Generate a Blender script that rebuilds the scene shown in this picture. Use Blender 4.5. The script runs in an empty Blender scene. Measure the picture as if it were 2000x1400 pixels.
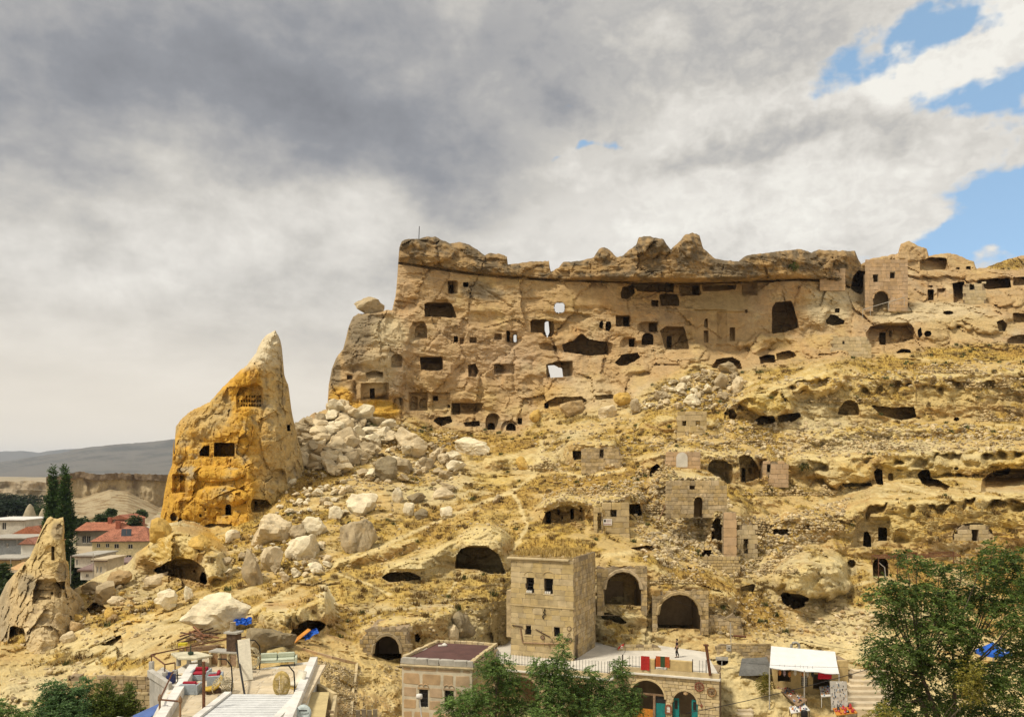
import bpy, bmesh, math, random
import numpy as np
from mathutils import Vector, Matrix
from mathutils.geometry import tessellate_polygon
S = bpy.context.scene
COL = S.collection
rng = np.random.default_rng(7)
random.seed(7)
# ------------------------------------------------------------------ camera
F = 1570.0; HZ = 920.0; CZ = 22.0          # focal length in photo pixels, eye-level row, eye height (m)
def at(px, py, D):
    return Vector(((px-1000)/F*D, D, CZ-(py-HZ)/F*D))
def atz(px, py, z):                         # point seen at (px,py) lying on the level z
    return at(px, py, (CZ-z)*F/(py-HZ))
cam_d = bpy.data.cameras.new('camera'); cam = bpy.data.objects.new('camera', cam_d); COL.objects.link(cam)
cam.location = (0, 0, CZ); cam.rotation_euler = (math.pi/2, 0, 0)
cam_d.sensor_width = 36; cam_d.lens = 36*F/2000; cam_d.shift_y = (HZ-700)/2000
cam_d.clip_start = 0.5; cam_d.clip_end = 30000
S.camera = cam
S.view_settings.view_transform = 'Standard'; S.view_settings.look = 'None'
S.view_settings.gamma = 1; S.view_settings.exposure = 0.34
S.render.engine = 'CYCLES'
S.cycles.use_denoising = True
try: S.cycles.denoiser = 'OPENIMAGEDENOISE'
except Exception: pass
S.cycles.max_bounces = 6; S.cycles.diffuse_bounces = 2; S.cycles.transparent_max_bounces = 8
S.cycles.use_adaptive_sampling = True; S.cycles.adaptive_threshold = 0.015
S.cycles.volume_bounces = 0
# ------------------------------------------------------------------ node helper
class NT:
    def __init__(s, tree): s.t = tree
    def n(s, typ, **kw):
        x = s.t.nodes.new(typ)
        for k, v in kw.items(): setattr(x, k, v)
        return x
    def put(s, inp, v):
        if hasattr(v, 'is_output'): s.t.links.new(v, inp)
        elif v is not None: inp.default_value = v
    def m(s, op, a, b=None, c=None, clamp=False):
        x = s.n('ShaderNodeMath', operation=op); x.use_clamp = clamp
        for i, v in enumerate((a, b, c)): s.put(x.inputs[i], v)
        return x.outputs[0]
    def v(s, op, a, b=None, scale=None):
        x = s.n('ShaderNodeVectorMath', operation=op)
        s.put(x.inputs[0], a); s.put(x.inputs[1], b)
        if scale is not None: s.put(x.inputs['Scale'], scale)
        return x.outputs['Value' if op in ('DOT_PRODUCT', 'LENGTH') else 'Vector']
    def noise(s, vec, scale, detail=4, rough=0.55, dist=0.0, out='Fac'):
        x = s.n('ShaderNodeTexNoise'); s.put(x.inputs['Vector'], vec)
        for k, v in (('Scale', scale), ('Detail', detail), ('Roughness', rough), ('Distortion', dist)): s.put(x.inputs[k], v)
        return x.outputs[out]
    def mix(s, fac, a, b, blend='MIX'):
        x = s.n('ShaderNodeMix', data_type='RGBA', blend_type=blend)
        s.put(x.inputs[0], fac); s.put(x.inputs[6], c4(a)); s.put(x.inputs[7], c4(b))
        return x.outputs[2]
    def ramp(s, fac, stops, interp='EASE'):
        x = s.n('ShaderNodeValToRGB'); s.put(x.inputs[0], fac); cr = x.color_ramp; cr.interpolation = interp
        while len(cr.elements) < len(stops): cr.elements.new(0.5)
        for e, (p, c) in zip(cr.elements, stops): e.position = p; e.color = c4(c)
        return x.outputs[0]
    def sstep(s, x, lo, hi):
        mr = s.n('ShaderNodeMapRange', interpolation_type='SMOOTHSTEP')
        s.put(mr.inputs[0], x); mr.inputs[1].default_value = lo; mr.inputs[2].default_value = hi
        return mr.outputs[0]
def c4(c):
    if hasattr(c, 'is_output') or isinstance(c, float): return c
    return (*c, 1.0) if len(c) == 3 else c
# ------------------------------------------------------------------ world: broken cloud over a clear sky
SUN_EL, SUN_AZ = 56.0, -122.0    # azimuth from the view direction, negative = left
W = bpy.data.worlds.new('World'); S.world = W; W.use_nodes = True
t = NT(W.node_tree); bg = W.node_tree.nodes['Background']
d = t.n('ShaderNodeTexCoord').outputs['Generated']
sep = t.n('ShaderNodeSeparateXYZ'); t.put(sep.inputs[0], d)
X, Y, Z = sep.outputs
u = t.m('ARCTAN2', X, Y); v = t.m('ARCSINE', t.m('MINIMUM', t.m('MAXIMUM', Z, -1.0), 1.0))
def sk(px, py):
    a = math.atan((px-1000)/F); return a, math.atan((HZ-py)/F*math.cos(a))
zz = t.m('ADD', t.m('MAXIMUM', Z, 0.0), 0.16)
pl = t.n('ShaderNodeCombineXYZ'); t.put(pl.inputs[0], t.m('DIVIDE', X, zz)); t.put(pl.inputs[1], t.m('DIVIDE', Y, zz))
plane = pl.outputs[0]
uv_ = t.n('ShaderNodeCombineXYZ'); t.put(uv_.inputs[0], u); t.put(uv_.inputs[1], t.m('MULTIPLY', v, 1.5)); uv = uv_.outputs[0]
def noise2(vec, scale, detail, rough, dist=0.0, out='Fac'):
    x = t.n('ShaderNodeTexNoise'); x.noise_dimensions = '2D'; t.put(x.inputs['Vector'], vec)
    for k, q in (('Scale', scale), ('Detail', detail), ('Roughness', rough), ('Distortion', dist)): x.inputs[k].default_value = q
    return x.outputs[out]
ws = t.n('ShaderNodeSeparateXYZ'); t.put(ws.inputs[0], noise2(uv, 5.0, 4, 0.6, out='Color'))
u2 = t.m('MULTIPLY_ADD', ws.outputs[0], 0.20, t.m('SUBTRACT', u, 0.10))
v2 = t.m('MULTIPLY_ADD', ws.outputs[1], 0.13, t.m('SUBTRACT', v, 0.065))
def gauss(acc, px, py, rx, ry, amp, rot=0.0):
    a, e = sk(px, py); c, s_ = math.cos(rot), math.sin(rot); kx, ky = F/rx, F/ry
    p = t.m('MULTIPLY_ADD', u2, c*kx, t.m('MULTIPLY_ADD', v2, s_*kx, -(a*c+e*s_)*kx) if rot else -a*kx)
    q = t.m('MULTIPLY_ADD', v2, c*ky, t.m('MULTIPLY_ADD', u2, -s_*ky, -(e*c-a*s_)*ky) if rot else -e*ky)
    r2 = t.m('MULTIPLY_ADD', q, q, t.m('MULTIPLY', p, p))
    return t.m('MULTIPLY_ADD', t.m('POWER', 0.36788, r2), amp, acc)
def total(lst):
    o = 0.0
    for g in lst: o = gauss(o, *g)
    return o
dark = total([(330, 60, 560, 230, .30), (690, 270, 420, 80, .32, -.2), (1080, 100, 480, 130, .22),
              (40, 250, 330, 170, .14), (1480, 80, 260, 90, .18), (1500, 275, 130, 34, .34),
              (1760, 255, 120, 36, .34), (1290, 322, 110, 26, .32),
              (1170, 330, 200, 60, -.16), (1420, 225, 200, 50, -.14), (1880, 150, 210, 100, -.24, .4),
              (1700, 350, 320, 70, -.05), (650, 430, 560, 90, -.17), (1150, 440, 400, 60, -.06), (200, 600, 500, 130, -.10)])
n1 = noise2(plane, 1.15, 5, 0.56, 0.15)
n2 = noise2(uv, 9.0, 6, 0.60, 0.12)
n3 = noise2(uv, 26.0, 3, 0.6)
T = t.m('ADD', dark, 0.315)
T = t.m('MULTIPLY_ADD', t.m('SUBTRACT', n1, 0.5), 0.50, T)
edge = t.sstep(u, -0.15, 0.35)
lowv = t.sstep(v, 0.04, 0.22)
T = t.m('MULTIPLY_ADD', t.m('SUBTRACT', n2, 0.5), t.m('MULTIPLY', lowv, t.m('MULTIPLY_ADD', edge, 0.55, 0.55)), T)
T = t.m('MULTIPLY_ADD', t.m('SUBTRACT', n3, 0.5), t.m('MULTIPLY', lowv, 0.18), T)
puff = t.sstep(t.m('ADD', n2, t.m('MULTIPLY', n3, 0.35)), 0.62, 0.74)      # crisp sunlit heads of the cumulus
T = t.m('MULTIPLY_ADD', puff, t.m('MULTIPLY', t.m('MULTIPLY', edge, lowv), -0.17), T)
cloud = t.ramp(T, [(0.0, (.73, .71, .655)), (0.14, (.625, .60, .555)), (0.32, (.49, .47, .435)), (0.52, (.345, .34, .338)),
                   (0.72, (.245, .252, .27)), (1.0, (.185, .192, .21))], 'LINEAR')
hz = t.m('SUBTRACT', 1.0, t.sstep(v, 0.0, 0.24), clamp=True)
cloud = t.mix(t.m('MULTIPLY', hz, 0.92), cloud, (.75, .675, .56))
nish = t.n('ShaderNodeTexSky', sky_type='NISHITA'); nish.sun_disc = False
nish.sun_elevation = math.radians(SUN_EL); nish.sun_rotation = math.radians(SUN_AZ)
nish.altitude = 900; nish.dust_density = 0.6; nish.ozone_density = 1.5
blue = t.mix(0.45, t.v('SCALE', nish.outputs[0], scale=0.13), (.33, .52, .68))
hole = total([(1640, 140, 90, 45, .72, .5), (1830, 70, 130, 36, .78, .45), (1970, 185, 120, 28, .9), (1990, 370, 100, 60, .95),
              (1880, 468, 170, 36, .9, .3), (2030, 430, 170, 75, 1.1), (1110, 282, 70, 12, .6), (2250, 250, 200, 260, .5)])
hole = t.m('MULTIPLY_ADD', t.m('SUBTRACT', t.m('ADD', t.m('MULTIPLY', n2, .55), t.m('MULTIPLY', n3, .45)), 0.5), 1.7, hole)
skyc = t.mix(t.sstep(hole, 0.36, 0.78), cloud, blue)
W.node_tree.links.new(skyc, bg.inputs[0]); bg.inputs[1].default_value = 1.0
try: W.cycles.sampling_method = 'MANUAL'; W.cycles.sample_map_resolution = 256
except Exception: pass
# ------------------------------------------------------------------ sun, soft through thin cloud
sl = bpy.data.lights.new('sun', 'SUN'); sl.energy = 2.8; sl.angle = math.radians(10); sl.color = (1.0, .93, .80)
so = bpy.data.objects.new('sun', sl); COL.objects.link(so)
_e, _a = math.radians(SUN_EL), math.radians(SUN_AZ)
SUNV = Vector((math.sin(_a)*math.cos(_e), math.cos(_a)*math.cos(_e), math.sin(_e)))
so.rotation_euler = SUNV.to_track_quat('Z', 'Y').to_euler()
# ------------------------------------------------------------------ noise (numpy)
_P = rng.permutation(256); _P = np.concatenate([_P, _P, _P])
_G = rng.normal(size=(256, 3)); _G /= np.linalg.norm(_G, axis=1)[:, None]
def pn(x, y, z):
    xi, yi, zi = (np.floor(a).astype(np.int64) for a in (x, y, z))
    xf, yf, zf = x-xi, y-yi, z-zi
    fx, fy, fz = (a*a*a*(a*(a*6-15)+10) for a in (xf, yf, zf))
    xi &= 255; yi &= 255; zi &= 255
    out = 0
    for i in (0, 1):
        wxx = fx if i else 1-fx
        for j in (0, 1):
            wy = fy if j else 1-fy
            pij = _P[_P[xi+i]+yi+j]
            for k in (0, 1):
                g = _G[_P[pij+zi+k]]
                out = out + (g[..., 0]*(xf-i)+g[..., 1]*(yf-j)+g[..., 2]*(zf-k))*wxx*wy*(fz if k else 1-fz)
    return out*1.5
def fbm(P, sc, octv=4, off=0.0, an=(1, 1, 1), gain=0.5, ridged=False):
    o = 0; a = 1.0; f = 1.0/sc; tot = 0
    for _ in range(octv):
        q = pn(P[..., 0]*f*an[0]+off, P[..., 1]*f*an[1]+off*1.7, P[..., 2]*f*an[2]+off*2.3)
        if ridged: q = 1-2*np.abs(q)
        o = o+q*a; tot += a; a *= gain; f *= 2.03; off += 13.7
    return o/tot
_R3 = rng.random((256, 3))
def worley(P, sc, off=0):
    q = P/sc; ci = np.floor(q).astype(np.int64); best = np.full(q.shape[:-1], 9.0); b2 = best.copy(); idv = np.zeros(q.shape[:-1])
    for i in (-1, 0, 1):
        for j in (-1, 0, 1):
            for k in (-1, 0, 1):
                c = ci+np.array((i, j, k)); h = _P[_P[_P[(c[..., 0]+off) & 255]+(c[..., 1] & 255)]+(c[..., 2] & 255)]
                dd = ((c+_R3[h]-q)**2).sum(-1)
                lt = dd < best
                b2 = np.where(lt, best, np.minimum(b2, dd)); idv = np.where(lt, h/255.0, idv); best = np.where(lt, dd, best)
    return np.sqrt(best), np.sqrt(b2), idv
def sst(x, lo, hi):
    q = np.clip((x-lo)/(hi-lo), 0, 1); return q*q*(3-2*q)
# ------------------------------------------------------------------ mesh / object helpers
def mesh_np(name, V, faces, cols=None, smooth=True):
    """V (n,3); faces (m,k) int array"""
    me = bpy.data.meshes.new(name); k = faces.shape[1]
    me.vertices.add(len(V)); me.vertices.foreach_set('co', np.ascontiguousarray(V, dtype=np.float32).ravel())
    me.loops.add(faces.size); me.loops.foreach_set('vertex_index', np.ascontiguousarray(faces, dtype=np.int32).ravel())
    me.polygons.add(len(faces)); me.polygons.foreach_set('loop_start', np.arange(0, faces.size, k, dtype=np.int32))
    me.polygons.foreach_set('loop_total', np.full(len(faces), k, dtype=np.int32))
    me.polygons.foreach_set('use_smooth', np.full(len(faces), smooth))
    if cols is not None:
        at_ = me.color_attributes.new('Col', 'FLOAT_COLOR', 'POINT')
        c = np.ones((len(V), 4), dtype=np.float32); c[:, :3] = cols; at_.data.foreach_set('color', c.ravel())
    me.update(calc_edges=True); me.validate()
    return me
def link(name, data, mat=None, parent=None, loc=None):
    o = bpy.data.objects.new(name, data); COL.objects.link(o)
    if mat is not None and data is not None and not data.materials: data.materials.append(mat)
    if parent is not None: o.parent = parent
    if loc is not None: o.location = loc
    return o
def tag(o, label=None, cat=None, group=None, kind=None):
    if label: o['label'] = label
    if cat: o['category'] = cat
    if group: o['group'] = group
    if kind: o['kind'] = kind
    return o
def empty(name, label, cat, loc=(0, 0, 0), rz=0.0, group=None):
    o = link(name, None); o.location = loc; o.rotation_euler = (0, 0, rz); o.empty_display_size = .2
    return tag(o, label, cat, group)
def dup(o, parent=None):
    c = o.copy(); COL.objects.link(c); c.parent = parent
    for ch in [x for x in o.children]: dup(ch, c)
    return c
class MB:
    """collects simple solids into one mesh"""
    def __init__(s): s.V = []; s.Fc = []
    def add(s, vs, fs):
        b = len(s.V); s.V += [tuple(p) for p in vs]; s.Fc += [tuple(i+b for i in f) for f in fs]; return s
    def box(s, x0, x1, y0, y1, z0, z1, M=None):
        vs = [Vector(p) for p in ((x0, y0, z0), (x1, y0, z0), (x1, y1, z0), (x0, y1, z0), (x0, y0, z1), (x1, y0, z1), (x1, y1, z1), (x0, y1, z1))]
        if M is not None: vs = [M @ p for p in vs]
        return s.add(vs, [(0, 3, 2, 1), (4, 5, 6, 7), (0, 1, 5, 4), (1, 2, 6, 5), (2, 3, 7, 6), (3, 0, 4, 7)])
    def tube(s, pts, r, n=6, r2=None, closed=False):
        pts = [Vector(p) for p in pts]; m = len(pts); r2 = r if r2 is None else r2; vs = []; fs = []
        for i, p in enumerate(pts):
            a = pts[(i-1) % m] if closed else pts[max(i-1, 0)]; b = pts[(i+1) % m] if closed else pts[min(i+1, m-1)]
            tdir = (b-a).normalized(); up = Vector((0, 0, 1)) if abs(tdir.z) < .9 else Vector((1, 0, 0))
            e1 = tdir.cross(up).normalized(); e2 = tdir.cross(e1); rr = r+(r2-r)*i/max(m-1, 1)
            vs += [p+(e1*math.cos(2*math.pi*k/n)+e2*math.sin(2*math.pi*k/n))*rr for k in range(n)]
        for i in range(m if closed else m-1):
            for k in range(n):
                a0 = i*n+k; a1 = i*n+(k+1) % n; b0 = ((i+1) % m)*n+k; b1 = ((i+1) % m)*n+(k+1) % n
                fs.append((a0, b0, b1, a1))
        if not closed: fs += [tuple(range(n)), tuple(reversed(range((m-1)*n, m*n)))]
        return s.add(vs, fs)
    def lathe(s, prof, n=12, c=(0, 0, 0), M=None):
        vs = []; fs = []
        for r, z in prof:
            vs += [Vector((c[0]+r*math.cos(2*math.pi*k/n), c[1]+r*math.sin(2*math.pi*k/n), c[2]+z)) for k in range(n)]
        if M is not None: vs = [M @ p for p in vs]
        for i in range(len(prof)-1):
            for k in range(n): fs.append((i*n+k, i*n+(k+1) % n, (i+1)*n+(k+1) % n, (i+1)*n+k))
        fs += [tuple(reversed(range(n))), tuple(range((len(prof)-1)*n, len(prof)*n))]
        return s.add(vs, fs)
    def prism(s, poly, z0, z1):
        n = len(poly); area = sum(poly[i][0]*poly[(i+1) % n][1]-poly[(i+1) % n][0]*poly[i][1] for i in range(n))
        if area < 0: poly = list(reversed(poly))
        vs = [(p[0], p[1], z0) for p in poly]+[(p[0], p[1], z1) for p in poly]
        return s.add(vs, [tuple(reversed(range(n))), tuple(range(n, 2*n))]+[(i, (i+1) % n, n+(i+1) % n, n+i) for i in range(n)])
    def panel(s, outline, holes, th, M):
        """outline and holes in (u,w) of a wall; u right, w up, thickness to +v behind the face"""
        polys = [outline]+list(holes); flat = [p for q in polys for p in q]
        tris = tessellate_polygon([[Vector((p[0], p[1], 0)) for p in q] for q in polys]); n = len(flat)
        vs = [M @ Vector((p[0], 0, p[1])) for p in flat]+[M @ Vector((p[0], th, p[1])) for p in flat]
        fs = []
        for a, b, c in tris:
            A, B, C = flat[a], flat[b], flat[c]
            if (B[0]-A[0])*(C[1]-A[1])-(B[1]-A[1])*(C[0]-A[0]) < 0: b, c = c, b
            fs.append((a, b, c)); fs.append((a+n, c+n, b+n))
        base = 0
        for q in polys:
            k = len(q)
            for i in range(k): fs.append((base+i, base+(i+1) % k, base+(i+1) % k+n, base+i+n))
            base += k
        return s.add(vs, fs)
    def build(s, name, mat=None, parent=None, smooth=False, loc=None, bevel=0.0):
        me = bpy.data.meshes.new(name); me.from_pydata(s.V, [], s.Fc)
        bm = bmesh.new(); bm.from_mesh(me); bmesh.ops.recalc_face_normals(bm, faces=bm.faces)
        if bevel > 0: bmesh.ops.bevel(bm, geom=bm.edges[:], offset=bevel, segments=1, affect='EDGES')
        bm.to_mesh(me); bm.free()
        if smooth: me.polygons.foreach_set('use_smooth', [True]*len(me.polygons))
        return link(name, me, mat, parent, loc)
def frame(origin, uvec):
    """wall frame: u along uvec (horizontal), v into the wall, w up"""
    ux = Vector((uvec[0], uvec[1], 0)).normalized(); vx = Vector((-ux.y, ux.x, 0))
    M = Matrix(((ux.x, vx.x, 0, origin[0]), (ux.y, vx.y, 0, origin[1]), (0, 0, 1, origin[2]), (0, 0, 0, 1)))
    return M
def arch(u0, u1, w0, w1, n=10, pointed=0.0):
    r = (u1-u0)/2; c = (u0+u1)/2; rise = min(r*(1+pointed), w1-w0); out = [(u0, w0), (u1, w0)]
    for i in range(n+1):
        a = math.pi*i/n; q = math.sin(a)
        if pointed: q = q**(1-0.35*pointed)*1.0 if 0 < i < n else 0
        out.append((c+r*math.cos(a), w1-rise+rise*q))
    return out
def rect(u0, u1, w0, w1): return [(u0, w0), (u1, w0), (u1, w1), (u0, w1)]
# ------------------------------------------------------------------ materials
_mats = {}
def mat(name, col, rough=0.85, var=0.12, sc=3.0, bump=0.25, bsc=None, obj_var=0.0, metal=0.0, col2=None, trans=0.0, spec=0.3, bdist=0.03):
    if name in _mats: return _mats[name]
    m_ = bpy.data.materials.new(name); m_.use_nodes = True; q = NT(m_.node_tree); b = m_.node_tree.nodes['Principled BSDF']
    geo = q.n('ShaderNodeNewGeometry').outputs['Position']
    n_ = q.noise(geo, sc, 4, 0.62); n2_ = q.noise(geo, sc*0.21, 2, 0.5)
    f_ = q.m('ADD', q.m('MULTIPLY', n_, 0.65), q.m('MULTIPLY', n2_, 0.35))
    lo = tuple(x*(1-var*1.9) for x in col); hi = tuple(min(1, x*(1+var*1.7)) for x in col)
    if col2 is not None: lo = col2
    cc = q.mix(q.sstep(f_, 0.32, 0.68), lo, hi)
    if obj_var > 0:
        r_ = q.n('ShaderNodeObjectInfo').outputs['Random']
        h = q.n('ShaderNodeHueSaturation'); q.put(h.inputs['Color'], cc); q.put(h.inputs['Value'], q.m('MULTIPLY_ADD', r_, obj_var*2, 1-obj_var))
        q.put(h.inputs['Saturation'], q.m('MULTIPLY_ADD', q.m('FRACT', q.m('MULTIPLY', r_, 7.31)), obj_var*1.4, 1-obj_var*.7)); cc = h.outputs[0]
    q.put(b.inputs['Base Color'], cc); b.inputs['Roughness'].default_value = rough; b.inputs['Metallic'].default_value = metal
    b.inputs['Specular IOR Level'].default_value = spec
    if trans: b.inputs['Transmission Weight'].default_value = trans
    if bump:
        bp = q.n('ShaderNodeBump'); bp.inputs['Strength'].default_value = bump; bp.inputs['Distance'].default_value = bdist
        q.put(bp.inputs['Height'], q.noise(geo, bsc or sc*3, 3, 0.65)); q.put(b.inputs['Normal'], bp.outputs[0])
    _mats[name] = m_; return m_
def rock_mat(name, bump=0.9, dist=0.12, tint=(1, 1, 1), fine=0.22):
    """rock coloured by the mesh's own colour attribute, with mineral grain, pits and fine relief"""
    if name in _mats: return _mats[name]
    m_ = bpy.data.materials.new(name); m_.use_nodes = True; q = NT(m_.node_tree); b = m_.node_tree.nodes['Principled BSDF']
    geo = q.n('ShaderNodeNewGeometry').outputs['Position']
    at_ = q.n('ShaderNodeAttribute'); at_.attribute_name = 'Col'
    g1 = q.noise(geo, 0.9, 4, 0.66, 0.4); g2 = q.noise(geo, 4.5, 3, 0.7)
    fac = q.m('ADD', q.m('MULTIPLY', g1, 0.6), q.m('MULTIPLY', g2, 0.4))
    val = q.m('MULTIPLY_ADD', q.sstep(fac, 0.30, 0.72), 2*fine, 1-fine)
    sc_ = q.v('SCALE', at_.outputs['Color'], scale=val)
    q.put(b.inputs['Base Color'], q.v('MULTIPLY', sc_, tint)); b.inputs['Roughness'].default_value = 0.95; b.inputs['Specular IOR Level'].default_value = 0.12
    stretch = q.v('MULTIPLY', geo, (1.0, 1.0, 2.2))
    h = q.m('ADD', q.m('MULTIPLY', q.noise(stretch, 0.75, 4, 0.68, 0.6), 1.0), q.m('MULTIPLY', q.noise(geo, 3.2, 3, 0.65), 0.35))
    bp = q.n('ShaderNodeBump'); bp.inputs['Strength'].default_value = bump; bp.inputs['Distance'].default_value = dist
    q.put(bp.inputs['Height'], h); q.put(b.inputs['Normal'], bp.outputs[0])
    _mats[name] = m_; return m_
# ================================================================== rock relief: the hill, its cliff and the rock spires
# Each rock body is a depth relief on a camera pixel grid: for every bearing and elevation (given as photo pixel) an estimated distance D in metres.
def ip(pts): 
    a = np.array(sorted(pts, key=lambda p: p[0]), float); return lambda x: np.interp(x, a[:, 0], a[:, 1])
class RBF:
    def __init__(s, pts):
        p = np.array(pts, float); s.c = p[:, :2]/100; n = len(p)
        A = np.zeros((n+3, n+3)); A[:n, :n] = np.linalg.norm(s.c[:, None]-s.c[None], axis=2)-0.02*np.eye(n)
        A[:n, n] = 1; A[:n, n+1:] = s.c; A[n, :n] = 1; A[n+1:, :n] = s.c.T
        s.w = np.linalg.solve(A, np.concatenate([p[:, 2], np.zeros(3)]))
    def __call__(s, x, y):
        x = np.asarray(x, float)/100; y = np.asarray(y, float)/100; o = s.w[-3]+s.w[-2]*x+s.w[-1]*y
        for (cx, cy), w in zip(s.c, s.w[:-3]): o = o+w*np.sqrt((x-cx)**2+(y-cy)**2)
        return o
def Rc(x0, y0, x1, y1): return [(x0, y0), (x1, y0), (x1, y1), (x0, y1)]
def Ar(x0, y0, x1, y1, k=8):
    r = (x1-x0)/2; h = min(r, (y1-y0)*.7)
    return [((x0+x1)/2-r*math.cos(math.pi*i/k), y0+h-h*math.sin(math.pi*i/k)) for i in range(k+1)]+[(x1, y1), (x0, y1)]
def El(cx, cy, rx, ry, k=14): return [(cx+rx*math.cos(2*math.pi*i/k), cy+ry*math.sin(2*math.pi*i/k)) for i in range(k)]
def rough_poly(poly, j, seed):
    if j <= 0: return np.array(poly, float)
    r_ = random.Random(seed); out = []
    n = len(poly)
    for i in range(n):
        a = np.array(poly[i], float); b = np.array(poly[(i+1) % n], float); L = np.linalg.norm(b-a); k = max(1, int(L/6))
        nv = np.array((b[1]-a[1], a[0]-b[0]))/max(L, 1e-6)
        for q in range(k): out.append(a+(b-a)*q/k+nv*r_.uniform(-j, j)*(1 if q else .4))
    return np.array(out)
def poly_sd(x, y, poly):
    """signed distance (negative inside) and closest boundary point"""
    best = np.full(x.shape, 1e9); cx = np.zeros_like(x); cy = np.zeros_like(x); ins = np.zeros(x.shape, bool)
    n = len(poly)
    for i in range(n):
        (ax, ay), (bx, by) = poly[i], poly[(i+1) % n]
        ex, ey = bx-ax, by-ay; q = np.clip(((x-ax)*ex+(y-ay)*ey)/max(ex*ex+ey*ey, 1e-9), 0, 1)
        qx, qy = ax+q*ex, ay+q*ey; d2 = (x-qx)**2+(y-qy)**2; lt = d2 < best
        best = np.where(lt, d2, best); cx = np.where(lt, qx, cx); cy = np.where(lt, qy, cy)
        if ay != by:
            c = ((ay > y) != (by > y)) & (x < (bx-ax)*(y-ay)/(by-ay)+ax); ins ^= c
    dd = np.sqrt(best); return np.where(ins, -dd, dd), cx, cy
def facet(P, sc, off=0, tilt=.35):
    """planar chipped faces: every Voronoi cell is a plane with its own tilt"""
    q = P/sc; ci = np.floor(q).astype(np.int64); best = np.full(q.shape[:-1], 9.0); b2 = best.copy(); out = np.zeros(q.shape[:-1])
    for i in (-1, 0, 1):
        for j in (-1, 0, 1):
            for k in (-1, 0, 1):
                c = ci+np.array((i, j, k)); h = _P[_P[_P[(c[..., 0]+off) & 255]+(c[..., 1] & 255)]+(c[..., 2] & 255)]
                r = q-(c+_R3[h]); dd = (r**2).sum(-1); lt = dd < best
                g = _G[(h*7+3) & 255]; val = (r*g).sum(-1)*tilt+(_R3[h][..., 0]-.5)*tilt*.6
                b2 = np.where(lt, best, np.minimum(b2, dd)); out = np.where(lt, val, out); best = np.where(lt, dd, best)
    return out*sc, np.sqrt(b2)-np.sqrt(best)
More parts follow.
